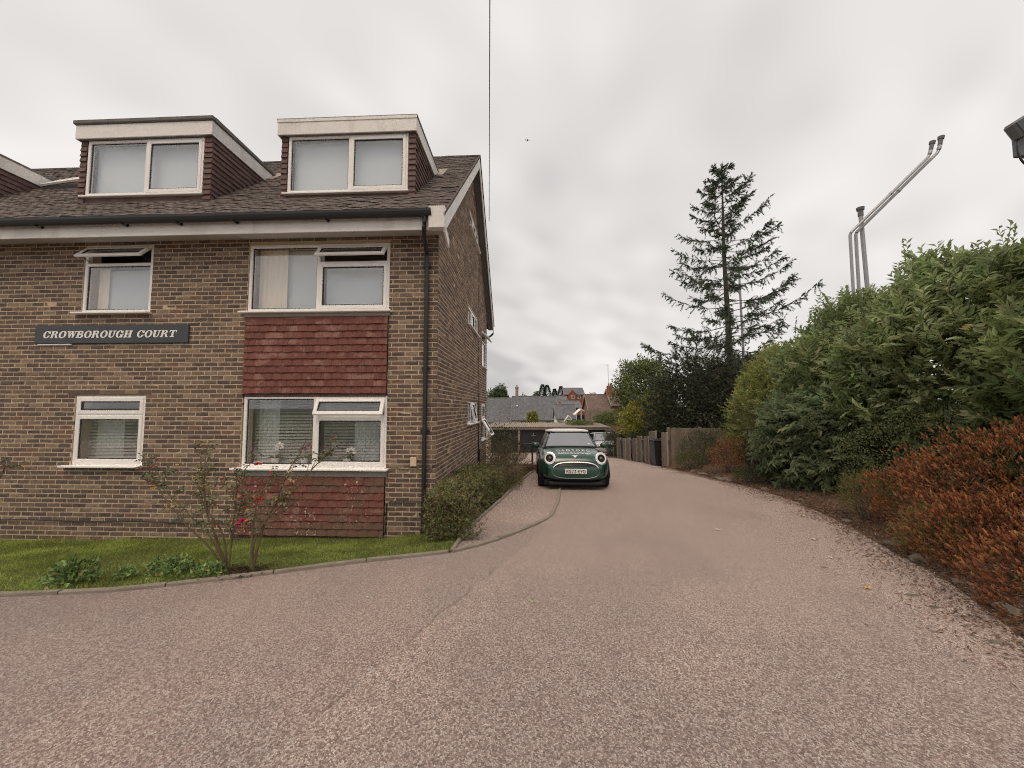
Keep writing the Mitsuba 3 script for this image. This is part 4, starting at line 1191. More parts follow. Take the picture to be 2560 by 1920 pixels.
def needle_bush(base, label, cats, parts, L, pal, wts, seed, n, group=None, blades=16, bl=0.03, bw=0.004, up=0.8, tip=1.25, shell=0.2, amp=0.25, low=-0.6, spread=0.8, ground=None, mat='leaf', outw=0.9, core=0.0):
    """A conifer or heather made of bristly shoots over several lumps (centre, radii, share)."""
    r = np.random.default_rng(seed)
    key = thing(base, label, cats, group)
    vs, fs, cs, o = [], [], [], 0
    for i, (c, R, share) in enumerate(parts):
        P, d = ell_points(c, R, int(n * share), r, seed + i, low, shell, amp)
        Dv = unit(d * outw + r.normal(size=d.shape) * 0.3 + np.array([0, 0, up]))
        LL = L * r.uniform(0.6, 1.3, len(P))
        v, f, who, t = plumes(P, Dv, LL, r, blades, bl, bw, spread)
        base_c = tint(r, pal, wts, len(P), 0.2)
        if core:
            v2, f2, w2, t2 = spindles(P, Dv, LL, core)
            vs.append(v2), fs.append(f2 + o), cs.append(base_c[w2] * (.85 + (tip - .85) * t2[:, None] ** 3))
            o += len(v2)
        c3 = base_c[who] * (1 + (tip - 1) * (np.repeat(t, 3)[:, None] > 0.72))
        vs.append(v), fs.append(f + o), cs.append(c3)
        o += len(v)
    stuff(put(f'{key}__foliage', (np.vstack(vs), np.vstack(fs)), mat, color=np.clip(np.vstack(cs), 0, 0.9)))
    c, R, _ = parts[0]
    q = np.vstack([ell_points(c_, np.asarray(R_) * 0.8, 14, r, seed, -0.1)[0] for c_, R_, _ in parts])
    put(f'{key}__stem', stems((c[0], c[1], (ground if ground is not None else c[2] - R[2])), q, 0.016, 0.004, r), 'bark')
    return key


# ---- rose bush in the lawn ------------------------------------------------------------------------------------
def rose(label, canes, seed, blooms, leaves_n, base_label):
    r = np.random.default_rng(seed)
    key = thing('rose_bush', label, 'plant')
    cane, twig, tips = [], [], []
    for pts, r0, r1 in canes:
        p = smooth_path(pts, 22)
        p += np.cumsum(r.normal(size=p.shape) * 0.0035, 0)
        cane.append(tube(p, np.linspace(r0, r1, 22), 7))
        for _ in range(9):
            i = r.integers(7, 21)
            d = unit(p[min(i + 1, 21)] - p[i - 1] + r.normal(size=3) * 0.055 + np.array([0, 0, 0.02]))
            ln = r.uniform(0.10, 0.30)
            q = np.array([p[i] + d * ln * s + np.array([0, 0, 0.06 * s * s]) + r.normal(size=3) * 0.006 for s in np.linspace(0, 1, 6)])
            twig.append(tube(q, np.linspace(0.0045, 0.002, 6), 5))
            tips.append(q)
        tips.append(p[14:])
    put(f'{key}__cane', cat(cane), 'rose_stem')
    stuff(put(f'{key}__twig', cat(twig), 'rose_stem'))
    P, Dv = [], []
    for _ in range(leaves_n):
        q = tips[r.integers(len(tips))]
        c = q[r.integers(len(q) // 2, len(q))]
        a = unit(r.normal(size=3) * np.array([1, 1, 0.45]) + np.array([0, 0, 0.15]))
        side = unit(np.cross(a, [0, 0, 1.0]))
        for s, o in ((0.25, 1), (0.25, -1), (0.62, 1), (0.62, -1), (1.0, 0)):
            P.append(c + a * 0.07 * s)
            Dv.append(unit(a * (0.35 if o else 1) + side * o * 0.9 + np.array([0, 0, -0.15]) + r.normal(size=3) * 0.2))
    P, Dv = np.array(P), np.array(Dv)
    LL = r.uniform(0.030, 0.048, len(P))
    v, f = leaf_mesh(P, Dv, LL, LL * 0.62, r, up=np.array([0, 0, 2.0]))
    c = np.repeat(tint(r, [(.12, .15, .085), (.17, .185, .10), (.32, .26, .10), (.26, .10, .06)], [5, 4, 1.2, .8], len(P) // 5, 0.18), 5, 0)
    stuff(put(f'{key}__leaves', (v, f), 'leaf', color=np.repeat(c, 4, 0)))
    for x, y, z, s, mat in blooms:
        P, Dv = [], []
        for ringn, (m, el) in enumerate(((5, 1.3), (7, 0.8), (8, 0.3), (7, -0.1))):
            for t in np.linspace(0, 6.28, m, endpoint=False) + ringn * 0.4:
                Dv.append((math.cos(t), math.sin(t), el))
                P.append((x + 0.12 * s * ringn * math.cos(t), y + 0.12 * s * ringn * math.sin(t), z))
        v, f = leaf_mesh(np.array(P), unit(np.array(Dv)), s, s * 0.95, r, fold=0.5, up=np.array([0, 0, 1.5]))
        put(f'{key}__bloom', (v, f), mat)
    return key


zb = -0.07
rx, ry = -3.27, 4.16


def rp(x, z, y=0.0):
    return (x, ry + y, z)


canes = []
B0, B1 = (-3.30, ry, zb), (-3.02, ry, zb)
for pts in ([B0, rp(-3.55, .25, .05), rp(-3.90, .55, .1), rp(-4.25, .80, .15), rp(-4.45, .98, .15)],
            [B0, rp(-3.50, .22, -.05), rp(-3.72, .48, -.1), rp(-4.02, .80, -.1), rp(-4.15, 1.0, -.1)],
            [B0, rp(-3.46, .28, .1), rp(-3.70, .60, .15), rp(-3.80, .95, .2), rp(-3.83, 1.12, .2)],
            [B0, rp(-3.42, .25, 0), rp(-3.58, .55, 0), rp(-3.70, .92, .05), rp(-3.62, 1.2, .05)],
            [B0, rp(-3.38, .30, -.1), rp(-3.48, .62, -.12), rp(-3.55, .92, -.1), rp(-3.50, 1.05, -.1)],
            [B0, rp(-3.34, .30, .1), rp(-3.38, .55, .16), rp(-3.40, .75, .2), rp(-3.28, 1.02, .2)],
            [B0, rp(-3.28, .22, 0), rp(-3.22, .45, 0), rp(-3.20, .62, .02), rp(-3.12, .72, .02)]):
    canes.append((pts, 0.011, 0.004))
for pts in ([B1, rp(-2.99, .20, .02), rp(-2.93, .45, .03), rp(-2.83, .62, .03), rp(-2.72, .95, .05), rp(-2.55, 1.22, .05)],
            [B1, rp(-2.98, .22, 0), rp(-2.92, .48, 0), rp(-2.78, .60, 0), rp(-2.55, .85, 0), rp(-2.30, 1.12, 0), rp(-2.17, 1.22, 0)],
            [B1, rp(-3.0, .25, -.03), rp(-2.92, .45, -.02), rp(-2.72, .52, -.02), rp(-2.66, .75, -.02)],
            [B1, rp(-3.02, .20, -.05), rp(-3.0, .42, -.06), rp(-2.98, .62, -.05), rp(-2.93, .78, -.05)]):
    canes.append((pts, 0.016, 0.004))
rose('leggy rose bush with pink blooms growing in the lawn before the red tiles', canes, 11,
     [(-3.13, ry - 0.02, 0.47, 0.046, 'petal_pink'), (-3.18, ry - 0.02, 0.44, 0.036, 'petal_pink'), (-2.97, ry - 0.03, 0.71, 0.032, 'petal_red'), (-3.14, ry + 0.18, 1.06, 0.032, 'petal_red'),
      (-3.12, ry - .02, .62, .018, 'petal_red'), (-2.87, ry, 1.0, .018, 'petal_red'), (-4.20, ry, .82, .03, 'petal_yellow')], 330, 'x')
rose('single rose cane at the left edge of the lawn', [([(-6.45, 4.1, -0.08), (-6.38, 4.1, .3), (-6.20, 4.1, .62), (-6.02, 4.1, .88), (-5.94, 4.1, 1.05)], .008, .004)], 12, [], 22, 'y')
rm = np.random.default_rng(4)
pm = np.column_stack([rm.normal(size=(500, 2)) * np.array([.13, .07]) + np.array([-3.15, 4.13]), np.full(500, -0.05) + np.abs(rm.normal(size=500)) * 0.012])
v, f = leaf_mesh(pm, unit(rm.normal(size=(500, 3)) * np.array([1, 1, .3])), .035, .014, rm)
k = thing('leaf_mulch', 'dark leaf mulch heaped at the foot of the rose bush', 'mulch', kind='stuff')
scene[k] = mikit.ply((v, f), 'leaf', smooth=False, color=np.repeat(tint(rm, [(.05, .032, .024), (.09, .055, .035)], [2, 1], 500, .2), 4, 0))

WEED = [(0.162, 0.257, 0.081), (0.115, 0.196, 0.061), (0.243, 0.324, 0.121), (0.311, 0.297, 0.121)]
for i, (x, y, rx_, rz, n, lab) in enumerate([(-4.62, 3.78, .20, .19, 420, 'clump of broad-leaved weeds beside the kerb at the left of the lawn'), (-3.82, 4.02, .24, .15, 480, 'clump of small-leaved weeds between the kerb and the rose bush'),
                                            (-4.22, 3.92, .10, .09, 90, 'small weed tuft between the two larger weed clumps'), (-3.38, 4.00, .16, .10, 200, 'low weeds at the left foot of the rose bush')]):
    leafy('weed_clump', lab, 'weed', (x, y, float(lawn_z(np.array([x]), np.array([y]))[0]) + rz * .35), (rx_, rx_ * .7, rz), n, .055 if i == 0 else .042, .034 if i == 0 else .028, WEED, [4, 3, 3, .8], 50 + i, shell=.4, low=-.2, up=.7, stem_to=False, ground=-.1)

# ---- clipped heather hedge at the corner of the building ------------------------------------------------------------
rh = np.random.default_rng(61)


def hedge_points(n):
    """Points on the sides and the top of the hedge, which follows the wall."""
    y = rh.uniform(5.30, 8.6, n)
    kind = rh.random(n)
    inner, outer = np.full(n, -1.46), np.interp(y, [5.3, 6.35, 7.72, 8.6], [-1.05, -0.93, -0.72, -0.62]) + 0.02
    round_ = np.clip((y - 5.30) / 0.25, 0, 1) ** 0.5
    h = (0.60 + 0.10 * (meshkit.noise(np.column_stack([y * 2.4, kind * 2, 0 * y]), 2) - .5)) * (0.80 + 0.2 * round_)
    u = rh.random(n)
    top, front, near_ = kind < 0.50, (kind >= 0.50) & (kind < 0.84), kind >= 0.84
    x = np.where(top, inner + (outer - inner) * u, outer)
    z = np.where(top, h - 0.10 * np.abs(u - 0.45), h * (0.03 + 0.95 * u))
    x = np.where(near_, inner + (outer - inner) * rh.random(n), x)
    y = np.where(near_, 5.28 + 0.03 * rh.random(n), y)
    bulge = 0.09 * (meshkit.noise(np.column_stack([y * 3.0, z * 4, x * 3]), 8) - 0.5)
    N = np.where(top[:, None], [0.15, -0.1, 1.0], np.where(front[:, None], [1.0, -0.15, 0.25], [0.1, -1.0, 0.2]))
    dep = np.abs(rh.normal(size=n)) * 0.05
    P = np.column_stack([x, y, z + gz(x, y)]) + N * (bulge - dep)[:, None]
    return P, unit(N)


k = thing('clipped_shrub', 'low clipped green heather hedge at the corner of the building', 'shrub')
P, N = hedge_points(7000)
Dv = unit(N * 0.5 + rh.normal(size=P.shape) * 0.45 + np.array([0.25, -0.1, 0.45]))
v, f, who, t = plumes(P, Dv, 0.075 * rh.uniform(.6, 1.4, len(P)), rh, 11, .042, .0095, .8)
c = tint(rh, [(.175, .18, .075), (.13, .135, .058), (.25, .235, .105), (.16, .10, .07)], [4, 4, 2, 1], len(P), .32)
stuff(put(f'{k}__foliage', (v, f), 'leaf', color=c[who]))
put(f'{k}__stem', cat([stems((-1.2, y, float(gz(0, y))), np.column_stack([rh.uniform(-1.4, -.75, 14), y + rh.normal(size=14) * .3, gz(0, y) + rh.uniform(.2, .5, 14)]), .012, .004, rh) for y in (5.7, 6.3, 6.9, 7.5, 8.1)]), 'bark')

# shrubs along the gable wall
BROWN = [(0.128, 0.108, 0.065), (0.189, 0.142, 0.088), (0.155, 0.169, 0.074), (0.23, 0.108, 0.074)]
leafy('straggly_shrub', 'straggly brownish cotoneaster by the gable wall behind the clipped hedge', 'shrub', (-0.75, 9.7, 0.10), (.65, 1.25, .50), 5200, .030, .016, BROWN, [4, 3, 3, 1], 71, low=-.9, shell=.35, amp=.5, ground=-.2)
leafy('straggly_shrub', 'dark straggly shrub by the gable wall with bare grey twigs', 'shrub', (-0.85, 11.9, 0.15), (.80, 1.2, .62), 5200, .032, .018, BROWN, [3, 3, 4, .6], 72, low=-.9, shell=.35, amp=.5, ground=-.3)
leafy('straggly_shrub', 'reddish low shrub at the path edge near the black handrail', 'shrub', (0.0, 12.9, -0.25), (.42, .75, .20), 1500, .028, .015, [(.14, .045, .03), (.09, .06, .035), (.10, .11, .04)], [2, 3, 2], 73, low=-.6, shell=.4, ground=-.35)
leafy('ground_cover', 'yellow-green creeping plant along the footpath edge by the building', 'plant', (-0.42, 9.6, -0.10), (.28, 1.1, .12), 1500, .03, .02, [(.15, .155, .045), (.10, .11, .035), (.20, .17, .07)], [3, 3, 1], 74, low=-.1, shell=.5, stem_to=False)
leafy('box_ball', 'small round clipped dark evergreen near the handrail', 'shrub', (-0.62, 15.0, 0.02), (.52, .52, .46), 3600, .028, .017, [(.020, .030, .016), (.034, .045, .022), (.055, .06, .03)], [4, 3, 1], 75, low=-.8, shell=.1, amp=.1)
leafy('tall_rose', 'tall leggy rose with one yellow bloom in front of the garage doors', 'plant', (-1.10, 15.3, 0.55), (.70, .5, .58), 620, .075, .05, [(.10, .12, .06), (.16, .17, .09), (.06, .08, .035)], [3, 2, 3], 76, low=-.9, shell=.55, amp=.5, ground=-.5)
r = np.random.default_rng(1)
P = np.tile([(-1.02, 14.75, .33)], (14, 1))
v, f = leaf_mesh(P, unit(r.normal(size=(14, 3)) + np.array([0, -.6, .5])), .075, .06, r)
put('tall_rose__bloom', (v, f), 'petal_yellow')
leafy('straggly_shrub', 'green shrub with brown twigs filling the bed at the rear corner of the building', 'shrub', (-1.05, 13.7, 0.15), (.60, .9, .62), 3600, .036, .022, [(.065, .065, .03), (.095, .10, .045), (.09, .055, .035)], [3, 3, 2], 77, low=-.9, shell=.35, amp=.5, ground=-.4)
k = thing('gravel_patch', 'pale gravel patch beside the black handrail post', 'gravel', kind='stuff')
r = np.random.default_rng(8)
pg = np.column_stack([r.uniform(-.30, .12, 700), r.uniform(15.3, 17.2, 700)])
m = trimesh.creation.icosphere(subdivisions=0)
ms = []
for x, y in pg:
    q = m.copy()
    q.vertices = q.vertices * r.uniform(.012, .03, 3) + np.array([x, y, float(gz(x, y)) + .008])
    ms.append(q)
scene['pale_gravel'] = principled((.50, .43, .33), .9)
scene[k] = mikit.ply(cat(ms), 'pale_gravel')
labels[k]['label'] = 'pale gravel patch beside the black handrail post'
hr = thing('handrail', 'black metal handrail on a single post beside the path', 'handrail')
zg = float(gz(0, 15.4))
put(f'{hr}__post', tube([(0.08, 15.4, zg), (0.08, 15.4, zg + .83)], .036, 10), 'black_plastic', smooth=40)
put(f'{hr}__rail', tube([(-1.4, 15.55, zg + .84), (0.16, 15.4, zg + .84)], .028, 10), 'black_plastic', smooth=40)

# ---- laurel hedge on the right --------------------------------------------------------------------------------------
LAUREL = [(0.293, 0.358, 0.162), (0.358, 0.422, 0.212), (0.227, 0.282, 0.125), (0.455, 0.508, 0.293)]


def laurel(label, c, R, n_twigs, seed, L=.165, pal=LAUREL, wts=(4, 3, 3, 2), low=-.9, amp=.22, group=None, per=10, up=.55, shell=.10, face=None, yellow=6, droop=.2):
    """Laurel: twigs pushed out through an uneven volume, leaves set alternately along each twig."""
    r = np.random.default_rng(seed)
    key = thing('laurel_bush', label, 'bush', group)
    P, d = ell_points(c, R, n_twigs, r, seed, low, shell, amp, 2.6)
    if face is not None:
        keep = (d @ np.asarray(face)) > -0.5
        P, d = P[keep], d[keep]
    n = len(P)
    A = unit(d * np.array([.5, .5, .25]) + r.normal(size=d.shape) * .45 + np.array([0, 0, up]))
    S = unit(np.cross(A, r.normal(size=A.shape) * .5 + np.array([0, 0, 1.0])))
    tl = L * 2.0 * r.uniform(.7, 1.35, n)
    t = np.linspace(.1, 1.0, per)
    base = P[:, None] + A[:, None] * (tl[:, None] * t)[..., None]
    sgn = np.where(np.arange(per) % 2 == 0, 1.0, -1.0)[None, :, None]
    Dv = unit(A[:, None] * .75 + S[:, None] * sgn * (1.0 - .55 * t[None, :, None]) + r.normal(size=(n, per, 3)) * .16)
    LL = (L * r.uniform(.75, 1.25, (n, per)) * (1 - .25 * np.abs(t - .5))).reshape(-1)
    v, f = leaf_mesh(base.reshape(-1, 3), Dv.reshape(-1, 3), LL, LL * .38, r, fold=.16, droop=droop, up=np.repeat(d, per, 0) * 1.5 + np.array([0, 0, 1.1]))
    c1 = tint(r, pal, wts, n, .14)
    cc = np.repeat(c1, per, 0) * (1 + r.normal(size=(n * per, 1)) * .10)
    y = r.choice(n * per, yellow * 3, replace=False)
    cc[y] = np.array([.75, .45, .13])
    stuff(put(f'{key}__foliage', (v, f), 'glossy_leaf', color=np.repeat(np.clip(cc, .004, .9), 4, 0)))
    q, _ = ell_points(c, np.asarray(R) * .85, 26, r, seed, -.3, amp=amp)
    tw = [tube(np.stack([p - a * .10, p + a * l * .6, p + a * l]), [.0045, .004, .002], 4, cap=False) for p, a, l in zip(P[::2], A[::2], tl[::2])]
    gb = float(bank_z(np.array([c[0] * 1.0]), np.array([c[1] * 1.0]))[0])
    put(f'{key}__stem', cat([stems((c[0] + .2, c[1], gb), q, .035, .01, r, wob=.05)] + tw), 'bark')
    return key


laurel('tall laurel bush filling the right edge of the picture above the rust-coloured bush', (8.6, 4.9, 2.1), (2.2, 2.1, 2.50), 5200, 81, face=(-.8, -.4, .35), up=.6, pal=[(.27, .325, .14), (.34, .39, .18), (.21, .26, .11), (.42, .46, .25)])
laurel('broad laurel bush in the middle of the hedge, with long shoots against the sky', (8.8, 7.5, 2.1), (2.3, 2.1, 2.62), 5600, 82, face=(-.8, -.5, .3))
laurel('laurel bush with a sharp pointed top right of the spruce', (8.7, 10.0, 1.85), (2.0, 1.9, 2.55), 4400, 83, face=(-.8, -.5, .3), L=.15)
laurel('narrow-leaved yellow-green laurel at the far end of the hedge', (8.55, 13.0, 1.4), (1.65, 1.9, 2.05), 4200, 84, L=.12, pal=[(.33, .37, .13), (.42, .44, .17), (.23, .27, .10)], wts=(3, 3, 2), face=(-.8, -.5, .3), yellow=2, per=8)
rs = np.random.default_rng(88)
for i, (x, y, z, n) in enumerate([(8.1, 8.55, 4.45, 9), (8.0, 6.5, 3.95, 9), (8.2, 5.2, 3.40, 7), (7.9, 10.6, 4.0, 8)]):
    k = thing('laurel_shoot', ['long upright laurel shoot standing above the middle of the hedge', 'laurel shoot sticking up beside the pipes', 'laurel shoots near the right edge against the sky', 'slim laurel shoot at the spruce end of the hedge'][i], 'shoot')
    ps, tw = [], []
    for j in range(n):
        b = np.array([x, y, z]) + rs.normal(size=3) * np.array([.35, .35, .12])
        a = unit(np.array([-.15, -.1, 1.0]) + rs.normal(size=3) * .25)
        l = rs.uniform(.35, .75)
        tt = np.linspace(.15, 1, 12)
        p_ = b + a * (l * tt)[:, None]
        s_ = unit(np.cross(a, rs.normal(size=3)))
        sg = np.where(np.arange(12) % 2 == 0, 1, -1)[:, None]
        ps.append((p_, unit(a * .8 + s_ * sg * .8 + rs.normal(size=(12, 3)) * .15)))
        tw.append(tube(np.stack([b - a * .5, b + a * l]), [.006, .002], 4, cap=False))
    P, Dv = np.vstack([q[0] for q in ps]), np.vstack([q[1] for q in ps])
    v, f = leaf_mesh(P, Dv, .115 * rs.uniform(.7, 1.2, len(P)), .042, rs, up=np.array([0, 0, 1.2]))
    stuff(put(f'{k}__leaves', (v, f), 'glossy_leaf', color=np.repeat(tint(rs, LAUREL, [4, 3, 3, 2], len(P), .15), 4, 0)))
    put(f'{k}__stem', cat(tw), 'bark')

# shrubs in front of the laurels
VIB = [(0.23, 0.287, 0.161), (0.31, 0.368, 0.218), (0.172, 0.218, 0.12)]
laurel('dark bush with broad drooping leaves at the foot of the laurel hedge', (6.75, 9.3, 0.85), (1.05, 1.25, 1.25), 1400, 91, L=.155, pal=VIB, wts=(4, 3, 3), up=-.15, face=(-.7, -.7, .2), yellow=1, droop=.45)
leafy('box_bush', 'dense small-leaved dark green bush under the laurel hedge', 'bush', (6.95, 7.2, 0.75), (1.15, 1.35, 1.05), 17000, .034, .022, [(.085, .11, .045), (.12, .145, .058), (.165, .185, .075)], [4, 3, 2], 92, low=-.95, shell=.16, amp=.3, ground=.1)
leafy('box_bush', 'shaded low evergreen between the drooping bush and the stones', 'bush', (6.7, 10.9, 0.45), (.85, .9, .75), 5000, .045, .028, [(.030, .042, .016), (.048, .060, .022)], [4, 3], 93, low=-.95, ground=-.1)

RUST = [(0.176, 0.063, 0.025), (0.225, 0.088, 0.034), (0.117, 0.045, 0.02), (0.162, 0.095, 0.038)]
needle_bush('rust_heather', 'large rust-coloured bristly conifer bush at the right edge of the drive', 'bush',
            [((6.05, 4.85, 0.55), (1.15, 1.25, .98), .36), ((6.4, 3.85, 0.68), (1.35, 1.10, 1.02), .32), ((4.98, 4.45, .24), (.66, .9, .58), .17), ((4.75, 3.5, .22), (.85, .65, .62), .15), ((5.6, 5.75, .38), (.62, .65, .66), .10)],
            .075, RUST, [4, 3, 3, 1.2], 95, 14500, blades=13, bl=.017, bw=.0055, up=.8, tip=1.7, shell=.16, amp=.34, low=-.85, spread=1.1, core=.013, outw=.8)
needle_bush('dwarf_conifer', 'small yellow-green conifer at the left foot of the rust-coloured bush', 'conifer', [((4.86, 5.0, .16), (.32, .32, .36), 1.0)], .06, [(.20, .20, .06), (.15, .16, .048), (.20, .13, .05)], [4, 3, 1], 96, 1700, blades=12, bl=.018, bw=.0036, tip=1.2)
needle_bush('dwarf_conifer', 'round half green, half orange dwarf conifer just beyond the rust-coloured bush', 'conifer', [((5.42, 6.5, .27), (.40, .40, .46), 1.0)], .06, [(.16, .16, .05), (.20, .11, .04), (.12, .12, .04)], [4, 2.4, 2], 97, 2200, blades=12, bl=.018, bw=.0036, tip=1.2)
leafy('rust_shrub', 'rounded shrub with rusty orange leaves beyond the drooping bush', 'shrub', (5.85, 11.7, 0.32), (.52, .55, .52), 3600, .036, .022, [(.30, .125, .05), (.21, .085, .04), (.15, .12, .05)], [4, 3, 2], 98, low=-.85, shell=.25, ground=-.25)
needle_bush('low_juniper', 'low green juniper at the corner of the last timber screen', 'conifer', [((5.42, 13.5, -0.10), (.40, .5, .32), 1.0)], .09, [(.085, .098, .028), (.055, .068, .022), (.12, .115, .036)], [4, 3, 1], 99, 1600, blades=12, bl=.022, bw=.005)
needle_bush('dark_conifer', 'dark green bush between the timber fence and the rusty shrub', 'conifer', [((6.0, 14.0, 0.25), (.72, .55, .60), .6), ((6.9, 14.2, .45), (.9, .6, .65), .4)], .10, [(.032, .045, .018), (.048, .060, .024), (.075, .080, .028)], [4, 3, 1], 100, 3800, blades=12, bl=.026, bw=.006)
needle_bush('low_juniper', 'dark juniper sprawling over the edging stones below the bare-stemmed shrub', 'conifer', [((5.65, 10.2, -0.02), (.42, .42, .20), 1.0)], .10, [(.042, .055, .022), (.070, .080, .030)], [3, 2], 101, 900, blades=12, bl=.024, bw=.005)
sk_ = thing('bare_stemmed_shrub', 'bare-stemmed shrub with a small brown and green head', 'shrub')
r = np.random.default_rng(33)
top = [(6.25 + r.normal() * .16, 11.0 + r.normal() * .2, r.uniform(1.0, 1.7)) for _ in range(9)]
put(f'{sk_}__stem', stems((6.32, 11.0, -.12), top, .022, .006, r, wob=.08), 'bark')
P, d = ell_points((6.25, 11.0, 1.40), (.50, .5, .48), 900, r, 34, -.8, .4, .4)
v, f, who, t = plumes(P, unit(d + np.array([0, 0, .5])), .10, r, 14, .028, .005)
c = tint(r, [(.095, .062, .038), (.075, .085, .030), (.055, .048, .030)], [3, 2.2, 2], 900, .2)
stuff(put(f'{sk_}__foliage', (v, f), 'leaf', color=c[who]))
# ---------------------------------------------------------------- small green hatchback
scene['car_green'] = {'type': 'twosided', 'bsdf': {'type': 'roughplastic', 'int_ior': 1.72, 'alpha': .05, 'diffuse_reflectance': {'type': 'rgb', 'value': [.008, .060, .040]}}}
scene['car_black'] = principled((.012, .013, .015), 0.45)
scene['car_gloss_black'] = principled((.008, .008, .010), 0.12, specular=.6)
scene['car_glass'] = {'type': 'twosided', 'bsdf': {'type': 'roughplastic', 'int_ior': 4.2, 'alpha': .03, 'diffuse_reflectance': {'type': 'rgb', 'value': [.02, .022, .023]}}}
scene['car_roof_white'] = principled((.58, .57, .56), 0.22, clearcoat=1.0)
scene['chrome'] = {'type': 'twosided', 'bsdf': {'type': 'roughconductor', 'material': 'Al', 'alpha': 0.12}}
scene['lamp_white'] = principled((.86, .86, .86), 0.25)
scene['lamp_lens'] = principled((.05, .055, .06), 0.04, specular=1.0, clearcoat=1.0)
scene['tyre_rubber'] = principled((.014, .014, .015), 0.85)
scene['alloy'] = principled((.34, .34, .35), 0.3, metallic=.8)
scene['plate_white'] = principled((.78, .78, .76), 0.4)
scene['ink_black'] = principled((.012, .012, .014), 0.5)
scene['print_white'] = principled((.80, .82, .80), 0.4)
scene['car_silver'] = principled((.50, .51, .52), 0.25, metallic=.4, clearcoat=1.0)
scene['indicator_amber'] = principled((.55, .18, .02), 0.3)


class Hull:
    """A body of rounded cross-sections along y (front at y = 0), x across, z up."""

    def __init__(self, rows, power=3.4, n=56):
        rows = np.array(rows, float)
        self.f = PchipInterpolator(rows[:, 0], rows[:, 1:])
        self.y0, self.y1, self.p, self.n = rows[0, 0], rows[-1, 0], power, n

    def at(self, y):
        w, a, b = self.f(np.clip(y, self.y0, self.y1)).T if np.ndim(y) else self.f(np.clip(y, self.y0, self.y1))
        return w, a, b

    def mesh(self, ny=90):
        s = np.linspace(0, 1, ny)
        ys = self.y0 + (self.y1 - self.y0) * (s ** 1.7 * .62 + s * .38)
        t = np.linspace(0, 2 * np.pi, self.n, endpoint=False)
        c, q = np.cos(t), np.sin(t)
        ex = np.sign(c) * np.abs(c) ** (2 / self.p)
        ez = np.sign(q) * np.abs(q) ** (2 / self.p)
        v = []
        for y in ys:
            w, a, b = self.at(y)
            v.append(np.column_stack([w * ex, np.full(self.n, y), (a + b) / 2 + (b - a) / 2 * ez]))
        v = np.vstack(v)
        i, j = np.meshgrid(np.arange(ny - 1), np.arange(self.n), indexing='ij')
        n = self.n
        qd = np.stack([i * n + j, i * n + (j + 1) % n, (i + 1) * n + (j + 1) % n, (i + 1) * n + j], -1).reshape(-1, 4)
        f = [qd[:, [0, 2, 1]], qd[:, [0, 3, 2]]]
        m = len(v)
        v = np.vstack([v, [0, ys[0], np.mean(self.at(ys[0])[1:])], [0, ys[-1], np.mean(self.at(ys[-1])[1:])]])
        k = np.arange(n)
        f += [np.stack([np.full(n, m), k, (k + 1) % n], 1), np.stack([np.full(n, m + 1), (ny - 1) * n + (k + 1) % n, (ny - 1) * n + k], 1)]
        out = trimesh.Trimesh(v, np.vstack(f), process=False)
        if out.volume < 0:
            out.invert()
        return out

    def nose(self, x, z, upto=1.2):
        """Smallest y at which (x, z) lies inside the hull: the front surface."""
        x, z = np.broadcast_arrays(np.asarray(x, float), np.asarray(z, float))
        ys = np.linspace(self.y0, upto, 400)
        out = np.full(x.shape, upto)
        for y in ys[::-1]:
            w, a, b = self.at(y)
            ins = np.abs(x / w) ** self.p + np.abs((z - (a + b) / 2) / ((b - a) / 2)) ** self.p < 1
            out = np.where(ins, y, out)
        return out

    def top(self, x, y):
        w, a, b = self.at(np.asarray(y, float))
        return (a + b) / 2 + (b - a) / 2 * np.maximum(1 - np.abs(x / w) ** self.p, 0) ** (1 / self.p)


CX, CY = 1.04, 8.92
CZ = float(gz(0, 9.6))
pitch_car = math.atan2(float(gz(0, 12.2)) - CZ, 2.6)


def car_place(m, ox=CX, oy=CY, oz=CZ, slope=pitch_car):
    m = m.copy()
    v = m.vertices
    c, s = math.cos(slope), math.sin(slope)
    y = v[:, 1] - 0.7
    if oy < 15:
        v = v * np.array([.955, 1, 1])
    m.vertices = np.stack([v[:, 0] + ox, 0.7 + y * c - v[:, 2] * s + oy, y * s + v[:, 2] * c + oz], 1)
    return m


def grid_patch(xs, zs, yf, off):
    X, Z = np.meshgrid(xs, zs, indexing='ij')
    Y = yf(X, Z) - off
    v = np.stack([X, Y, Z], -1).reshape(-1, 3)
    n, m = X.shape
    i, j = np.meshgrid(np.arange(n - 1), np.arange(m - 1), indexing='ij')
    a = i * m + j
    q = np.stack([a, a + m, a + m + 1, a + 1], -1).reshape(-1, 4)
    return trimesh.Trimesh(v, np.vstack([q[:, [0, 1, 2]], q[:, [0, 2, 3]]]), process=False)


hull = Hull([(0.0, .50, .30, .50), (.012, .60, .255, .575), (.035, .675, .225, .645), (.08, .735, .205, .72), (.14, .775, .19, .775), (.24, .812, .18, .815), (.42, .838, .175, .850), (.75, .858, .17, .897), (1.10, .863, .17, .940),
             (1.6, .863, .17, .945), (2.6, .863, .17, .95), (3.2, .86, .18, .955), (3.55, .83, .21, .95), (3.74, .78, .25, .90), (3.82, .70, .32, .80)], power=3.6)
car = thing('parked_car', 'dark green small hatchback with white roof and round headlights parked on the drive', 'car')


def cput(part, m, mat, smooth=35, flip=True):
    return put(f'{car}__{part}', car_place(m), mat, smooth=smooth)


cput('body', hull.mesh(), 'car_green')
# cabin: black pillars, then the panes and the roof laid on it
belt = [(-.745, 1.02), (.745, 1.02)]


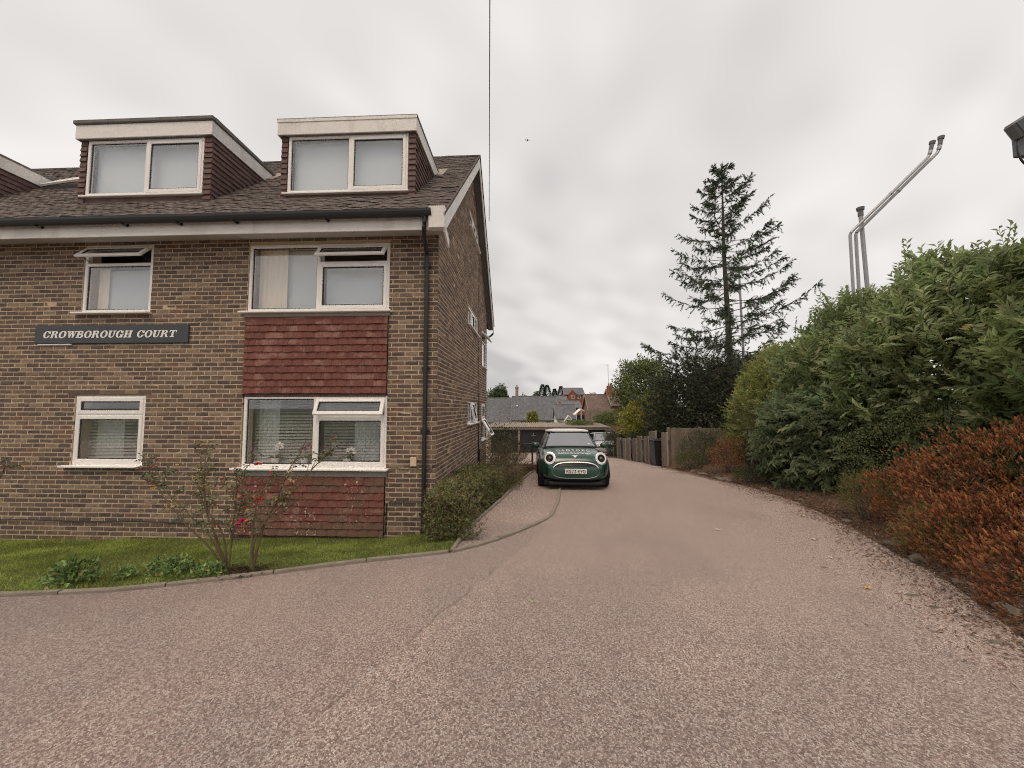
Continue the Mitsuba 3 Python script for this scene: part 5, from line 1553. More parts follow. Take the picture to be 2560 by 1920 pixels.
def cabin_ring(z, w, yf, yb, r=.16, n=10, crown=.05):
    pts = []
    for sx, sy, a0 in ((1, -1, -90), (1, 1, 0), (-1, 1, 90), (-1, -1, 180)):
        cx, cy = sx * (w - r), (yf + r) if sy < 0 else (yb - r)
        for k in range(n):
            t = math.radians(a0 + 90 * k / (n - 1))
            x, y = cx + r * math.cos(t), cy + r * math.sin(t)
            pts.append((x, y, z))
    p = np.array(pts)
    p[:, 1] += np.where(p[:, 1] < (yf + yb) / 2, crown * (p[:, 0] / w) ** 2 * 1.6, 0)
    return p


def loft(rings, cap0=True, cap1=True):
    n = len(rings[0])
    v = np.vstack(rings)
    i, j = np.meshgrid(np.arange(len(rings) - 1), np.arange(n), indexing='ij')
    q = np.stack([i * n + j, i * n + (j + 1) % n, (i + 1) * n + (j + 1) % n, (i + 1) * n + j], -1).reshape(-1, 4)
    f = [q[:, [0, 1, 2]], q[:, [0, 2, 3]]]
    k = np.arange(n)
    for c, r, fl in ((cap0, 0, True), (cap1, len(rings) - 1, False)):
        if c:
            v = np.vstack([v, rings[r].mean(0)])
            t = np.stack([np.full(n, len(v) - 1), r * n + k, r * n + (k + 1) % n], 1)
            f.append(t[:, [0, 2, 1]] if fl else t)
    return trimesh.Trimesh(v, np.vstack(f), process=False)


r0, r1 = cabin_ring(.90, .770, 1.02, 3.62), cabin_ring(1.305, .575, 1.60, 3.40)
lerp = lambda t: r0 * (1 - t) + r1 * t
cput('cabin', loft([lerp(t) for t in (0, .35, .7, 1.0)]), 'car_gloss_black')
roof_r = [cabin_ring(1.300, .592, 1.575, 3.43), cabin_ring(1.325, .600, 1.555, 3.46), cabin_ring(1.352, .580, 1.60, 3.40), cabin_ring(1.378, .47, 1.78, 3.2), cabin_ring(1.392, .28, 2.1, 2.9, r=.12)]
cput('roof', loft(roof_r), 'car_roof_white', smooth=60)


def screen_patch(x_half, t0, t1, off):
    """A pane on the cabin's front: x within the given share of the half width, t up the slope."""
    us, ts = np.linspace(-1, 1, 25), np.linspace(t0, t1, 9)
    U, Tt = np.meshgrid(us, ts, indexing='ij')
    w = (.770 * (1 - Tt) + .575 * Tt) * x_half
    x = U * w
    yf = (1.02 * (1 - Tt) + 1.60 * Tt) + .05 * 1.6 * (x / (.770 * (1 - Tt) + .575 * Tt)) ** 2
    z = .90 * (1 - Tt) + 1.305 * Tt
    v = np.stack([x, yf - off, z + off * .8], -1).reshape(-1, 3)
    n, m = U.shape
    i, j = np.meshgrid(np.arange(n - 1), np.arange(m - 1), indexing='ij')
    a = i * m + j
    q = np.stack([a, a + m, a + m + 1, a + 1], -1).reshape(-1, 4)
    return trimesh.Trimesh(v, np.vstack([q[:, [0, 1, 2]], q[:, [0, 2, 3]]]), process=False)


cput('windscreen', screen_patch(.88, .10, .93, .006), 'car_glass', smooth=True)
cput('mirror_mount', grid_patch(np.linspace(-.06, .06, 5), np.linspace(1.20, 1.275, 4), lambda x, z: 1.02 + (z - .90) / .405 * .58 + 0 * x, .010), 'car_black')
m = trimesh.creation.cylinder(radius=.045, height=.006, sections=20)
m.apply_transform(trimesh.transformations.rotation_matrix(math.radians(55), (1, 0, 0)))
m.apply_translation((.50, 1.185, .985))
cput('tax_sticker', m, 'print_white')
for s in (-1, 1):
    side = []
    for (ya, yb_, ta, tb) in ((1.32, 2.28, .14, .86), (2.36, 3.05, .14, .86)):
        ta_, tb_ = ta, tb
        q = [(ya + .0, ta), (yb_, ta), (yb_ - .02, tb), (ya + (.42 if ya < 2 else .02), tb)]
        v = [(s * ((.770 * (1 - t) + .575 * t) + .004), y, .90 * (1 - t) + 1.305 * t) for y, t in q]
        side.append((np.array(v), np.array([[0, 1, 2], [0, 2, 3]])))
    cput('side_window', cat(side), 'car_glass', smooth=False)
cput('wiper', cat([tube(smooth_path([(-.10, 1.03, .945), (.3, 1.04, .955), (.60, 1.09, .955)], 8), .008, 6), tube(smooth_path([(-.60, 1.09, .95), (-.3, 1.04, .95), (.10, 1.03, .945)], 8), .008, 6)]), 'car_black')
cput('cowl', tube(smooth_path([(-.70, 1.08, .925), (-.4, 1.02, .945), (0, 1.0, .95), (.4, 1.02, .945), (.70, 1.08, .925)], 20), .016, 8), 'car_black')
# front end
th = np.linspace(0, 2 * np.pi, 72, endpoint=False)


def grille_loop(wt, wb, z0, z1, p=3.0):
    c, s = np.cos(th), np.sin(th)
    x = np.sign(c) * np.abs(c) ** (2 / p)
    z = np.sign(s) * np.abs(s) ** (2 / p)
    Z = (z0 + z1) / 2 + (z1 - z0) / 2 * z
    W = wb + (wt - wb) * (z + 1) / 2
    return x * W, Z


gx, gzv = grille_loop(.52, .575, .270, .632)
gy = hull.nose(gx, gzv)
lp = np.column_stack([gx, gy - .012, gzv])
cput('grille_surround', tube(np.vstack([lp, lp[:1]]), .008, 8, cap=False), 'alloy')
up_ = lp[(gzv > .50)]
up_ = up_[np.argsort(up_[:, 0])]
cput('grille_bar', tube(up_ + np.array([0, -.006, 0.0]), .017, 8), 'chrome')
mask = Polygon(np.column_stack([gx, gzv]))


def front_shape(shape, off):
    """A flat outline (x, z) laid on the nose of the car."""
    m = sheet(shape, lambda x, y: 0 * x, .03)
    x, z = m.vertices[:, 0], m.vertices[:, 1]
    f = m.faces
    return trimesh.Trimesh(np.column_stack([x, hull.nose(x, z) - off, z]), f, process=False)


cput('grille', front_shape(mask.intersection(sbox(-1, .535, 1, .632)).buffer(-.004), .006), 'car_black', smooth=True)
for z in (.556, .578, .600):
    xx = np.linspace(-.40, .40, 20)
    cput('grille_slat', tube(np.column_stack([xx, hull.nose(xx, np.full(20, z)) - .012, np.full(20, z)]), .0055, 5), 'car_gloss_black')
lower = Polygon([(-.66, .275), (-.60, .248), (.60, .248), (.66, .275), (.70, .215), (.62, .182), (-.62, .182), (-.70, .215)])
cput('bumper', front_shape(lower.buffer(0), .010), 'car_black', smooth=True)
cput('lower_grille', front_shape(sbox(-.30, .205, .30, .244), .016), 'car_gloss_black', smooth=True)
for x in (-.20, -.07, .07, .20):
    cput('grille_rib', front_shape(sbox(x - .006, .205, x + .006, .244), .022), 'car_black', smooth=True)
for s in (-1, 1):
    cput('air_curtain', front_shape(Polygon([(s * .665, .30), (s * .70, .30), (s * .705, .50), (s * .685, .52)]), .006), 'car_gloss_black', smooth=True)
y_p = float(hull.nose(np.array([0.0]), np.array([.44]))[0]) - .022
cput('number_plate', bbox(-.26, .26, y_p - .008, y_p + .02, .375, .486, .006), 'plate_white')
tm = meshkit.text_mesh('KS73 EYG', .074, depth=.002, bold=True)
w = np.ptp(tm.vertices[:, 0])
v = tm.vertices
tm = trimesh.Trimesh(np.column_stack([(v[:, 0] - v[:, 0].min()) * (.455 / w) - .2275, y_p - .0105 + 0 * v[:, 2] - v[:, 2] * .5, v[:, 1] + .393]), tm.faces, process=False)
cput('plate_lettering', tm, 'ink_black', smooth=False)


def hood_text(text, height, width, x0, y0, bold=True):
    tm = meshkit.text_mesh(text, height, depth=.002, bold=bold)
    v = tm.vertices
    k = width / np.ptp(v[:, 0])
    x = (v[:, 0] - v[:, 0].min()) * k + x0
    y = y0 - v[:, 1] * 1.0
    y = 2 * y0 - y if False else y0 + v[:, 1]
    return trimesh.Trimesh(np.column_stack([x, y, hull.top(x, y) + .002 + v[:, 2]]), tm.faces, process=False)


cput('bonnet_lettering', hood_text('C A N T O R C', .19, .84, -.42, .47, False), 'print_white', smooth=False)
cput('bonnet_lettering', hood_text('Sales & Lettings', .105, .80, -.40, .22, False), 'print_white', smooth=False)
wing = Polygon([(-.085, .145), (.085, .145), (.03, .112), (.0, .088), (-.03, .112)]).union(Point(0, .122).buffer(.024))
em = sheet(wing, lambda x, y: 0 * x, .02)
x, y = em.vertices[:, 0], em.vertices[:, 1]
cput('bonnet_badge', trimesh.Trimesh(np.column_stack([x, y, hull.top(x, y) + .005]), em.faces, process=False), 'chrome', smooth=True)
cput('bonnet_edge', tube(np.column_stack([np.linspace(-.52, .52, 30), hull.nose(np.linspace(-.52, .52, 30), .672 - .05 * (np.linspace(-.52, .52, 30) / .52) ** 2) - .002, .672 - .05 * (np.linspace(-.52, .52, 30) / .52) ** 2]), .005, 6), 'car_black')


def lamp(part, x, z, s):
    """A round headlight facing forward, out and a little up."""
    y = float(hull.nose(np.array([x]), np.array([z]))[0])
    n = unit(np.array([.22 * s, -1.0, .34]))
    e1 = unit(np.cross(n, [0, 0, 1.0]))
    e2 = np.cross(e1, n)
    c = np.array([x, y - .035, z])

    def disc(r0_, r1_, h0, h1, k=40):
        t = np.linspace(0, 2 * np.pi, k, endpoint=False)
        ring_ = lambda r, h: c + n * h + r * (np.cos(t)[:, None] * e1 + np.sin(t)[:, None] * e2)
        return loft([ring_(r0_, h0), ring_(r1_, h1)], cap0=False, cap1=(r1_ < .001))
    k = cput(part, cat([disc(.158, .146, -.14, .022), disc(.146, .124, .022, .026)]), 'chrome')
    sub = lambda nm, m, mat: put(f'{k}__{nm}', car_place(m), mat, smooth=40)
    sub('light_ring', cat([disc(.124, .116, .020, .029), disc(.116, .092, .029, .024)]), 'lamp_white')
    sub('bowl', cat([disc(.094, .060, .023, -.005), disc(.060, .0001, -.005, -.012)]), 'car_gloss_black')
    pr = trimesh.creation.icosphere(subdivisions=2, radius=.050)
    pr.apply_translation(c + n * -.012)
    sub('projector', pr, 'lamp_lens')


for s in (-1, 1):
    lamp('headlight', s * .618, .715, s)
    mm = trimesh.creation.icosphere(subdivisions=3)
    mm.vertices = mm.vertices * np.array([.118, .075, .078]) + np.array([s * .945, 1.30, .965])
    cut = mm.vertices[:, 1] > 1.33
    mm.vertices[cut, 1] = 1.33
    k = cput('mirror', mm, 'car_green')
    put(f'{k}__arm', car_place(tube([(s * .78, 1.27, .92), (s * .90, 1.29, .925)], .022, 8)), 'car_black', smooth=40)
    put(f'{k}__mirror_glass', car_place(bbox(s * .945 - .085, s * .945 + .085, 1.331, 1.337, .915, 1.015, .002)), 'car_glass')
    cput('fender_lamp', bbox(s * .868 - .008, s * .868 + .008, 1.0, 1.12, .70, .74, .004), 'indicator_amber')
    for y in (.70, 3.12):
        a = np.linspace(-.15, np.pi + .15, 24)
        arch = np.column_stack([np.full(24, s * .852), y + .355 * np.cos(a), .305 + .355 * np.sin(a)])
        cput('wheel_arch', tube(arch, .032, 8), 'car_black')
        wm = trimesh.creation.revolve([(.205, -.10), (.285, -.102), (.308, -.085), (.316, -.04), (.316, .04), (.308, .085), (.285, .102), (.205, .10)], sections=40)
        wm.apply_transform(trimesh.transformations.rotation_matrix(math.pi / 2, (0, 1, 0)))
        wm.apply_translation((s * .785, y, .312))
        k = cput('wheel', wm, 'tyre_rubber')
        spokes = [trimesh.creation.cylinder(radius=.055, height=.05, sections=20)]
        rim = trimesh.creation.annulus(r_min=.185, r_max=.21, height=.17, sections=40)
        for j in range(5):
            sp = box(-.024, .024, .04, .20, -.016, .016)
            sp.apply_transform(trimesh.transformations.rotation_matrix(j * 2 * math.pi / 5, (0, 0, 1)))
            spokes.append(sp)
        sm = cat(spokes)
        sm.apply_translation((0, 0, .065 * s))
        sm = cat([sm, rim])
        sm.apply_transform(trimesh.transformations.rotation_matrix(math.pi / 2, (0, 1, 0)))
        sm.apply_translation((s * .785, y, .312))
        put(f'{k}__rim', car_place(sm), 'alloy', smooth=35)
cput('underbody', cat([box(-.74, .74, .25, 3.6, .105, .22), bbox(-.66, .66, .06, .30, .105, .20, .03)]), 'car_black')

# ---- silver estate car behind, mostly hidden ---------------------------------------------------------------------
hull2 = Hull([(0, .55, .40, .62), (.04, .70, .33, .78), (.12, .78, .28, .88), (.35, .86, .24, .95), (.8, .89, .22, 1.0), (1.2, .90, .22, 1.03), (3.9, .90, .24, 1.06), (4.3, .87, .28, 1.02), (4.45, .80, .36, .92)], power=4.0)
suv = thing('estate_car', 'silver tall estate car with roof rails half hidden behind the green car', 'car')
SX, SY = 5.15, 25.4
sl2 = math.atan2(float(gz(0, SY + 3.4)) - float(gz(0, SY + .8)), 2.6)
pl2 = lambda m: car_place(m, SX, SY, float(gz(0, SY + .8)), sl2)
put(f'{suv}__body', pl2(hull2.mesh()), 'car_silver', smooth=35)
q0, q1 = cabin_ring(1.0, .83, 1.05, 4.2), cabin_ring(1.52, .66, 1.75, 4.0)
put(f'{suv}__cabin', pl2(loft([q0, q0 * .5 + q1 * .5, q1])), 'car_gloss_black', smooth=35)
put(f'{suv}__roof', pl2(loft([cabin_ring(1.515, .68, 1.72, 4.05), cabin_ring(1.55, .68, 1.72, 4.05), cabin_ring(1.60, .50, 2.0, 3.8)])), 'car_silver', smooth=60)
for s in (-1, 1):
    put(f'{suv}__pillar', pl2(tube([(s * .80, 1.12, 1.02), (s * .655, 1.78, 1.53)], .035, 8)), 'car_silver', smooth=40)
    put(f'{suv}__roof_rail', pl2(tube(smooth_path([(s * .58, 1.9, 1.57), (s * .58, 2.05, 1.62), (s * .58, 3.6, 1.62), (s * .58, 3.75, 1.57)], 12), .017, 6)), 'chrome', smooth=40)
    k = put(f'{suv}__headlight', pl2(bbox(s * .66 - .13, s * .66 + .13, .05, .16, .74, .84, .02)), 'lamp_white')
    mm = trimesh.creation.icosphere(subdivisions=2)
    mm.vertices = mm.vertices * np.array([.12, .07, .085]) + np.array([s * 1.0, 1.35, 1.05])
    put(f'{suv}__mirror', pl2(mm), 'car_silver', smooth=40)
    for y in (.85, 3.5):
        wm = trimesh.creation.cylinder(radius=.34, height=.22, sections=32)
        wm.apply_transform(trimesh.transformations.rotation_matrix(math.pi / 2, (0, 1, 0)))
        wm.apply_translation((s * .80, y, .34))
        put(f'{suv}__wheel', pl2(wm), 'tyre_rubber', smooth=35)
U, Tt = np.meshgrid(np.linspace(-1, 1, 15), np.linspace(.08, .92, 7), indexing='ij')
W = .83 * (1 - Tt) + .66 * Tt
x = U * W * .88
v = np.stack([x, 1.05 * (1 - Tt) + 1.75 * Tt + .08 * (x / W) ** 2 - .008, 1.0 * (1 - Tt) + 1.52 * Tt + .008], -1).reshape(-1, 3)
i, j = np.meshgrid(np.arange(14), np.arange(6), indexing='ij')
a = i * 7 + j
qd = np.stack([a, a + 7, a + 8, a + 1], -1).reshape(-1, 4)
put(f'{suv}__windscreen', pl2(trimesh.Trimesh(v, np.vstack([qd[:, [0, 1, 2]], qd[:, [0, 2, 3]]]), process=False)), 'car_glass', smooth=True)
put(f'{suv}__grille', pl2(grid_patch(np.linspace(-.45, .45, 20), np.linspace(.60, .78, 6), lambda x, z: hull2.nose(x, z), .012)), 'car_black', smooth=True)
# ---------------------------------------------------------------- fences, bins, garages
def _timber(p, n, uv):
    i = cell_rand(dr.floor(p.x / 0.1), dr.floor(p.y / 0.1), 4)
    g = fbm(p.x * 45, p.y * 45, p.z * 3, 3)
    return mix((.150, .118, .092), (.235, .195, .160), g) * (0.8 + 0.4 * i)


scene['timber'] = principled(proc(_timber), 0.9)
scene['concrete_post'] = principled((.30, .285, .26), 0.9)
scene['bin_plastic'] = principled((.014, .018, .020), 0.45)
rf_ = np.random.default_rng(9)
SCREENS = [(4.93, 5.18, 22.33, 1.17), (4.96, 5.12, 21.00, 1.10), (4.81, 5.05, 19.77, 1.12), (4.88, 5.07, 18.70, 1.08), (4.98, 5.23, 18.38, 1.20), (4.85, 5.02, 16.60, 1.14), (4.90, 5.20, 16.22, 1.37), (4.95, 5.19, 14.87, 1.28)]
names = ['timber bin screen farthest down the drive', 'short timber bin screen, second from the far end', 'timber bin screen, third from the far end', 'low timber bin screen, fourth from the far end', 'timber bin screen just beyond the second dark gap', 'narrow timber bin screen left of the tallest one', 'tallest timber bin screen of the row', 'timber bin screen nearest the camera at the right end of the row']
for (x0, x1, y, h), nm in zip(SCREENS, names):
    k = thing('bin_screen', nm, 'fence', 'timber bin screens along the drive')
    z = float(gz(0, y))
    nb_ = 3
    w = (x1 - x0 - .05) / nb_
    for i in range(nb_):
        put(f'{k}__board', bbox(x0 + i * w + .003, x0 + (i + 1) * w - .003, y - .012 + rf_.normal() * .002, y + .012, z + .03, z + h + rf_.normal() * .012, .004), 'timber')
    put(f'{k}__post', bbox(x1 - .048, x1 + .012, y - .03, y + .03, z - .1, z + h + .02, .005), 'concrete_post')
    for i in range(6):
        put(f'{k}__return_board', bbox(x1 - .02, x1 + .002, y + .04 + i * .1 + .003, y + .135 + i * .1, z + .03, z + h - .02 + rf_.normal() * .01, .004), 'timber')
    put(f'{k}__rail', cat([bbox(x0, x1 - .05, y + .012, y + .05, z + q, z + q + .05, .004) for q in (.25, h - .25)]), 'timber')
for i, (x, y) in enumerate([(5.32, 21.6), (5.28, 19.25), (5.30, 17.4), (5.08, 15.55)]):
    z = float(gz(0, y))
    k = thing('wheelie_bin', ['dark bin in the gap farthest down the drive', 'dark bin in the second gap from the far end', 'dark bin left of the tallest timber screens', 'dark bin in the gap nearest the camera'][i], 'bin', 'dark bins between the timber screens')
    a, b = np.array([[-.22, -.25], [.22, -.25], [.22, .25], [-.22, .25]]), np.array([[-.29, -.33], [.29, -.33], [.29, .33], [-.29, .33]])
    v = np.vstack([np.column_stack([a, np.full(4, .06)]), np.column_stack([b, np.full(4, .97)])])
    put(f'{k}__body', trimesh.convex.convex_hull(v + np.array([x, y, z])), 'bin_plastic')
    put(f'{k}__lid', bbox(x - .30, x + .30, y - .37, y + .33, z + .975, z + 1.04, .03), 'bin_plastic')
    put(f'{k}__wheel', cat([tube([(x + s * .16, y + .28, z + .09), (x + s * .22, y + .28, z + .09)], .09, 14) for s in (-1, 1)]), 'tyre_rubber')
    put(f'{k}__handle', tube([(x - .2, y + .37, z + .93), (x + .2, y + .37, z + .93)], .016, 6), 'bin_plastic')
for nm, x0, x1, y, zt in (('tall close-boarded timber fence behind the rusty shrub', 5.45, 7.75, 15.3, .95), ('close-boarded timber fence behind the far bin screens', 5.15, 7.2, 23.6, .33)):
    k = thing('board_fence', nm, 'fence')
    z = float(gz(0, y)) - .1
    n = int((x1 - x0) / .1)
    for i in range(n):
        put(f'{k}__board', bbox(x0 + i * .1 + .002, x0 + i * .1 + .103, y - .012 + .006 * (i % 2), y + .006 + .006 * (i % 2), z, zt + rf_.normal() * .008, .003), 'timber')
    put(f'{k}__rail', cat([bbox(x0, x1, y + .02, y + .06, q, q + .06, .004) for q in (z + .3, zt - .2)]), 'timber')
    for x in (x0 - .05, (x0 + x1) / 2, x1 + .02):
        put(f'{k}__post', bbox(x - .05, x + .05, y + .021, y + .12, z - .2, zt + .03, .005), 'timber')

# ---- garages
scene['garage_brick'] = principled(proc(lambda p, n, uv: mix((.33, .26, .22), (.23, .17, .14), cell_rand(dr.floor((p.x + .1125 * dr.floor(p.z / .075)) / .225), dr.floor(p.z / .075), 1)) * (.8 + .4 * noise(p.x * 40, p.y * 40, p.z * 40))), 0.95)
scene['garage_door'] = principled((.020, .021, .026), 0.45)
scene['cement_sheet'] = principled(proc(lambda p, n, uv: mix((.17, .14, .115), (.27, .235, .195), fbm(p.x * 2.3, p.y * 2.3, p.z * 6, 4)) * (.8 + .4 * noise(p.x * 30, p.y * 30, p.z * 30))), 0.95)
GY = 31.0
G = thing('garage_block', 'low row of brick garages with dark doors and a corrugated roof', 'garage')
zg = float(gz(0, GY))
doors = [(-3.10, -1.00), (-.79, 1.30), (1.53, 3.63), (3.86, 5.96)]
piers = [(-3.42, -3.12), (-.985, -.805), (1.315, 1.515), (3.645, 3.845), (5.975, 6.2)]
for a, b in piers:
    put(f'{G}__pier', bbox(a, b, GY - .06, GY + .35, zg - .2, .02, .004), 'garage_brick')
put(f'{G}__side_wall', cat([box(-3.42, -3.2, GY + .36, GY + 5.4, zg - .6, .05), box(6.0, 6.2, GY + .36, GY + 5.4, zg - .6, .05), box(-3.19, 5.99, GY + 5.2, GY + 5.4, zg - .6, .05)]), 'garage_brick')
for i, (a, b) in enumerate(doors):
    k = key_for(f'{G}__door')
    for j in range(11):
        h = (0.0 - zg) / 11
        put(f'{k}__slat', bbox(a + .02, b - .02, GY + .05, GY + .09, zg + j * h + .004, zg + (j + 1) * h - .006, .018), 'garage_door')
    put(f'{k}__handle', cat([bbox((a + b) / 2 - .03, (a + b) / 2 + .03, GY + .02, GY + .05, -.36, -.28, .008), bbox((a + b) / 2 - .012, (a + b) / 2 + .012, GY + .01, GY + .05, -.27, -.22, .004)]), 'chrome')
    if i < 2:
        put(f'{k}__notice', bbox((a + b) / 2 - (.16 if i == 0 else .15), (a + b) / 2 + (.16 if i == 0 else .15), GY + .042, GY + .049, -.47 if i == 0 else -.44, -.38 if i == 0 else -.40, .002), 'print_white' if i == 0 else 'concrete_post')
put(f'{G}__fascia', bbox(-3.46, 6.25, GY - .14, GY - .08, .035, .195, .004), 'cement_sheet')
put(f'{G}__soffit', box(-3.44, 6.2, GY - .079, GY + .3, .03, .05), 'grey_board')
nx = 9.8 / .19
xs_ = np.linspace(-3.5, 6.3, int(nx) * 8)
wave = .042 * np.sin(xs_ / .19 * 2 * np.pi)
v = np.vstack([np.column_stack([xs_, np.full(len(xs_), GY - .2), .24 + wave]), np.column_stack([xs_, np.full(len(xs_), GY + 5.6), .40 + wave]),
               np.column_stack([xs_, np.full(len(xs_), GY - .2), .23 + wave]), np.column_stack([xs_, np.full(len(xs_), GY + 5.6), .39 + wave])])
n = len(xs_)
i = np.arange(n - 1)
f = np.vstack([np.stack([i, i + 1, i + 1 + n], 1), np.stack([i, i + 1 + n, i + n], 1), np.stack([2 * n + i, i + 1, i], 1), np.stack([2 * n + i, 2 * n + i + 1, i + 1], 1)])
put(f'{G}__roof', trimesh.Trimesh(v, f, process=False), 'cement_sheet')
put(f'{G}__filler', cat([bbox(-3.45, 6.24, GY - .10, GY - .02, .196, .235, .003)]), 'cement_sheet')
k = thing('plank', 'long pale board lying on the ground before the second garage door', 'board')
scene[k] = mikit.ply(bbox(.75, 1.25, GY - .9, GY - .5, zg + .03, zg + .12, .01), 'concrete_post')

# ---------------------------------------------------------------- far houses
scene['slate'] = principled(proc(lambda p, n, uv: mix((.085, .090, .098), (.140, .145, .155), cell_rand(dr.floor((p.x + .15 * dr.floor(p.z / .16)) / .30), dr.floor(p.z / .16), dr.floor(p.y / 40))) * (.75 + .5 * fbm(p.x * 2, p.y * 2, p.z * 2, 3))), 0.7)
scene['brown_tile'] = principled(proc(lambda p, n, uv: mix((.105, .075, .065), (.165, .115, .095), cell_rand(dr.floor((p.x + .1 * dr.floor(p.z / .1)) / .2), dr.floor(p.z / .1), 2)) * (.75 + .5 * fbm(p.x * 2, p.y * 2, p.z * 2, 3))), 0.9)
scene['red_brick'] = principled(proc(lambda p, n, uv: mix((.27, .095, .06), (.20, .075, .055), fbm(p.x * 3, p.y * 3, p.z * 9, 3))), 0.95)
scene['render_cream'] = principled((.56, .52, .45), 0.9)
scene['render_white'] = principled((.72, .70, .66), 0.9)
scene['dark_pane'] = principled((.03, .033, .037), 0.08, specular=.7)
scene['terracotta'] = principled((.34, .13, .07), 0.9)
scene['far_white'] = principled((.74, .73, .71), 0.6)


def gable_house(key, label, x0, x1, y0, y1, zg, ze, zr, roof_mat, wall_mat, ridge='x', over=.25, cat_='house'):
    k = thing(key, label, cat_)
    if ridge == 'x':
        ym = (y0 + y1) / 2
        put(f'{k}__wall', cat([prism(Polygon([(y0, zg), (y1, zg), (y1, ze), (ym, zr - .1), (y0, ze)]), x0, x0 + .25, 'x'), prism(Polygon([(y0, zg), (y1, zg), (y1, ze), (ym, zr - .1), (y0, ze)]), x1 - .25, x1, 'x'),
                               box(x0 + .251, x1 - .251, y0, y0 + .25, zg, ze), box(x0 + .251, x1 - .251, y1 - .25, y1, zg, ze)]), wall_mat)
        s = (zr - ze) / (ym - y0)
        r = put(f'{k}__roof', prism(Polygon([(y0 - over, ze - s * over), (ym, zr), (y1 + over, ze - s * over), (y1 + over, ze - s * over + .14), (ym, zr + .15), (y0 - over, ze - s * over + .14)]), x0 - over, x1 + over, 'x'), roof_mat)
        put(f'{r}__ridge', tube([(x0 - over, ym, zr + .15), (x1 + over, ym, zr + .15)], .09, 8), roof_mat)
        put(f'{k}__gutter', tube([(x0 - over, y0 - over - .05, ze - s * over + .05), (x1 + over, y0 - over - .05, ze - s * over + .05)], .06, 6), 'black_plastic')
        put(f'{k}__bargeboard', cat([prism(Polygon([(y0 - over, ze - s * over - .06), (ym, zr - .06), (y1 + over, ze - s * over - .06), (y1 + over, ze - s * over + .18), (ym, zr + .19), (y0 - over, ze - s * over + .18)]), q - .02, q + .02, 'x') for q in (x0 - over - .021, x1 + over + .021)]), 'concrete_post')
    else:
        xm = (x0 + x1) / 2
        put(f'{k}__wall', cat([prism(Polygon([(x0, zg), (x1, zg), (x1, ze), (xm, zr - .1), (x0, ze)]), y0, y0 + .25), box(x0, x0 + .25, y0 + .251, y1, zg, ze), box(x1 - .25, x1, y0 + .251, y1, zg, ze)]), wall_mat)
        s = (zr - ze) / (xm - x0)
        r = put(f'{k}__roof', prism(Polygon([(x0 - over, ze - s * over), (xm, zr), (x1 + over, ze - s * over), (x1 + over, ze - s * over + .12), (xm, zr + .13), (x0 - over, ze - s * over + .12)]), y0 - over, y1 + .2), roof_mat)
        put(f'{k}__bargeboard', prism(Polygon([(x0 - over, ze - s * over - .08), (xm, zr - .09), (x1 + over, ze - s * over - .08), (x1 + over, ze - s * over + .14), (xm, zr + .15), (x0 - over, ze - s * over + .14)]), y0 - over - .04, y0 - over - .005), 'far_white')
    return k, r


def far_window(k, x0, x1, z0, z1, y, bars=1, frame='far_white'):
    w = key_for(f'{k}__window')
    t = .07
    ms = [box(x0, x1, y - .05, y + .02, z0, z0 + t), box(x0, x1, y - .05, y + .02, z1 - t, z1), box(x0, x0 + t, y - .049, y + .02, z0 + t, z1 - t), box(x1 - t, x1, y - .049, y + .02, z0 + t, z1 - t)]
    ms += [box(x0 + (x1 - x0) * (i + 1) / (bars + 1) - .03, x0 + (x1 - x0) * (i + 1) / (bars + 1) + .03, y - .045, y + .02, z0 + t, z1 - t) for i in range(bars)]
    put(f'{w}__frame', cat(ms), frame)
    put(f'{w}__pane', box(x0 + t, x1 - t, y - .02, y - .004, z0 + t, z1 - t), 'dark_pane')


def chimney(r, x, y, z0, z1, w, pots, mat='red_brick'):
    c = put(f'{r}__chimney', cat([box(x - w / 2, x + w / 2, y - w / 2, y + w / 2, z0, z1 - .25), box(x - w / 2 - .06, x + w / 2 + .06, y - w / 2 - .06, y + w / 2 + .06, z1 - .249, z1 - .08), box(x - w / 2 - .02, x + w / 2 + .02, y - w / 2 - .02, y + w / 2 + .02, z1 - .079, z1)]), mat)
    for i in range(pots):
        px = x + (i - (pots - 1) / 2) * .32
        put(f'{r}__chimney_pot', trimesh.creation.revolve([(0, 0), (.13, 0), (.11, .3), (.13, .33), (.13, .40), (.09, .40), (.09, .1), (0, .1)], sections=14).apply_translation((px, y, z1)), 'terracotta')
    return c


k, r = gable_house('slate_house', 'long low house with a plain grey slate roof beside the brick gable', -9.5, -3.75, 76, 85, -4.0, -.8, 3.85, 'slate', 'render_cream')
k, r = gable_house('slate_house', 'house with the broadest grey slate roof and a slim chimney', -3.45, 5.15, 74, 83.5, -4.0, -.35, 4.1, 'slate', 'render_cream')
chimney(r, -2.70, 79, 3.4, 6.2, .62, 1, 'garage_brick')
for a, b in ((-1.9, -.6), (-.2, .7), (2.9, 4.1)):
    far_window(k, a, b, -1.75, -.62, 74, 1)
put(f'{k}__roof_vent', trimesh.creation.icosphere(subdivisions=2, radius=.16).apply_translation((-2.55, 76.2, 2.3)), 'far_white')
k, r = gable_house('slate_cottage', 'small slate-roofed cottage with a white pointed porch gable', 4.3, 7.3, 62, 69, -3.5, .15, 2.25, 'slate', 'render_white')
chimney(r, 5.05, 65.6, 1.9, 3.05, .42, 0, 'garage_brick')
put(f'{k}__porch', prism(Polygon([(5.45, -3.5), (6.70, -3.5), (6.70, -.25), (6.08, .42), (5.45, -.25)]), 61.1, 61.99), 'render_white')
put(f'{k}__porch_roof', prism(Polygon([(5.28, -.42), (6.08, .50), (6.87, -.42), (6.87, -.27), (6.08, .66), (5.28, -.27)]), 60.9, 62.6), 'far_white')
far_window(k, 5.80, 6.36, -1.0, -.10, 61.1, 1, 'black_plastic')
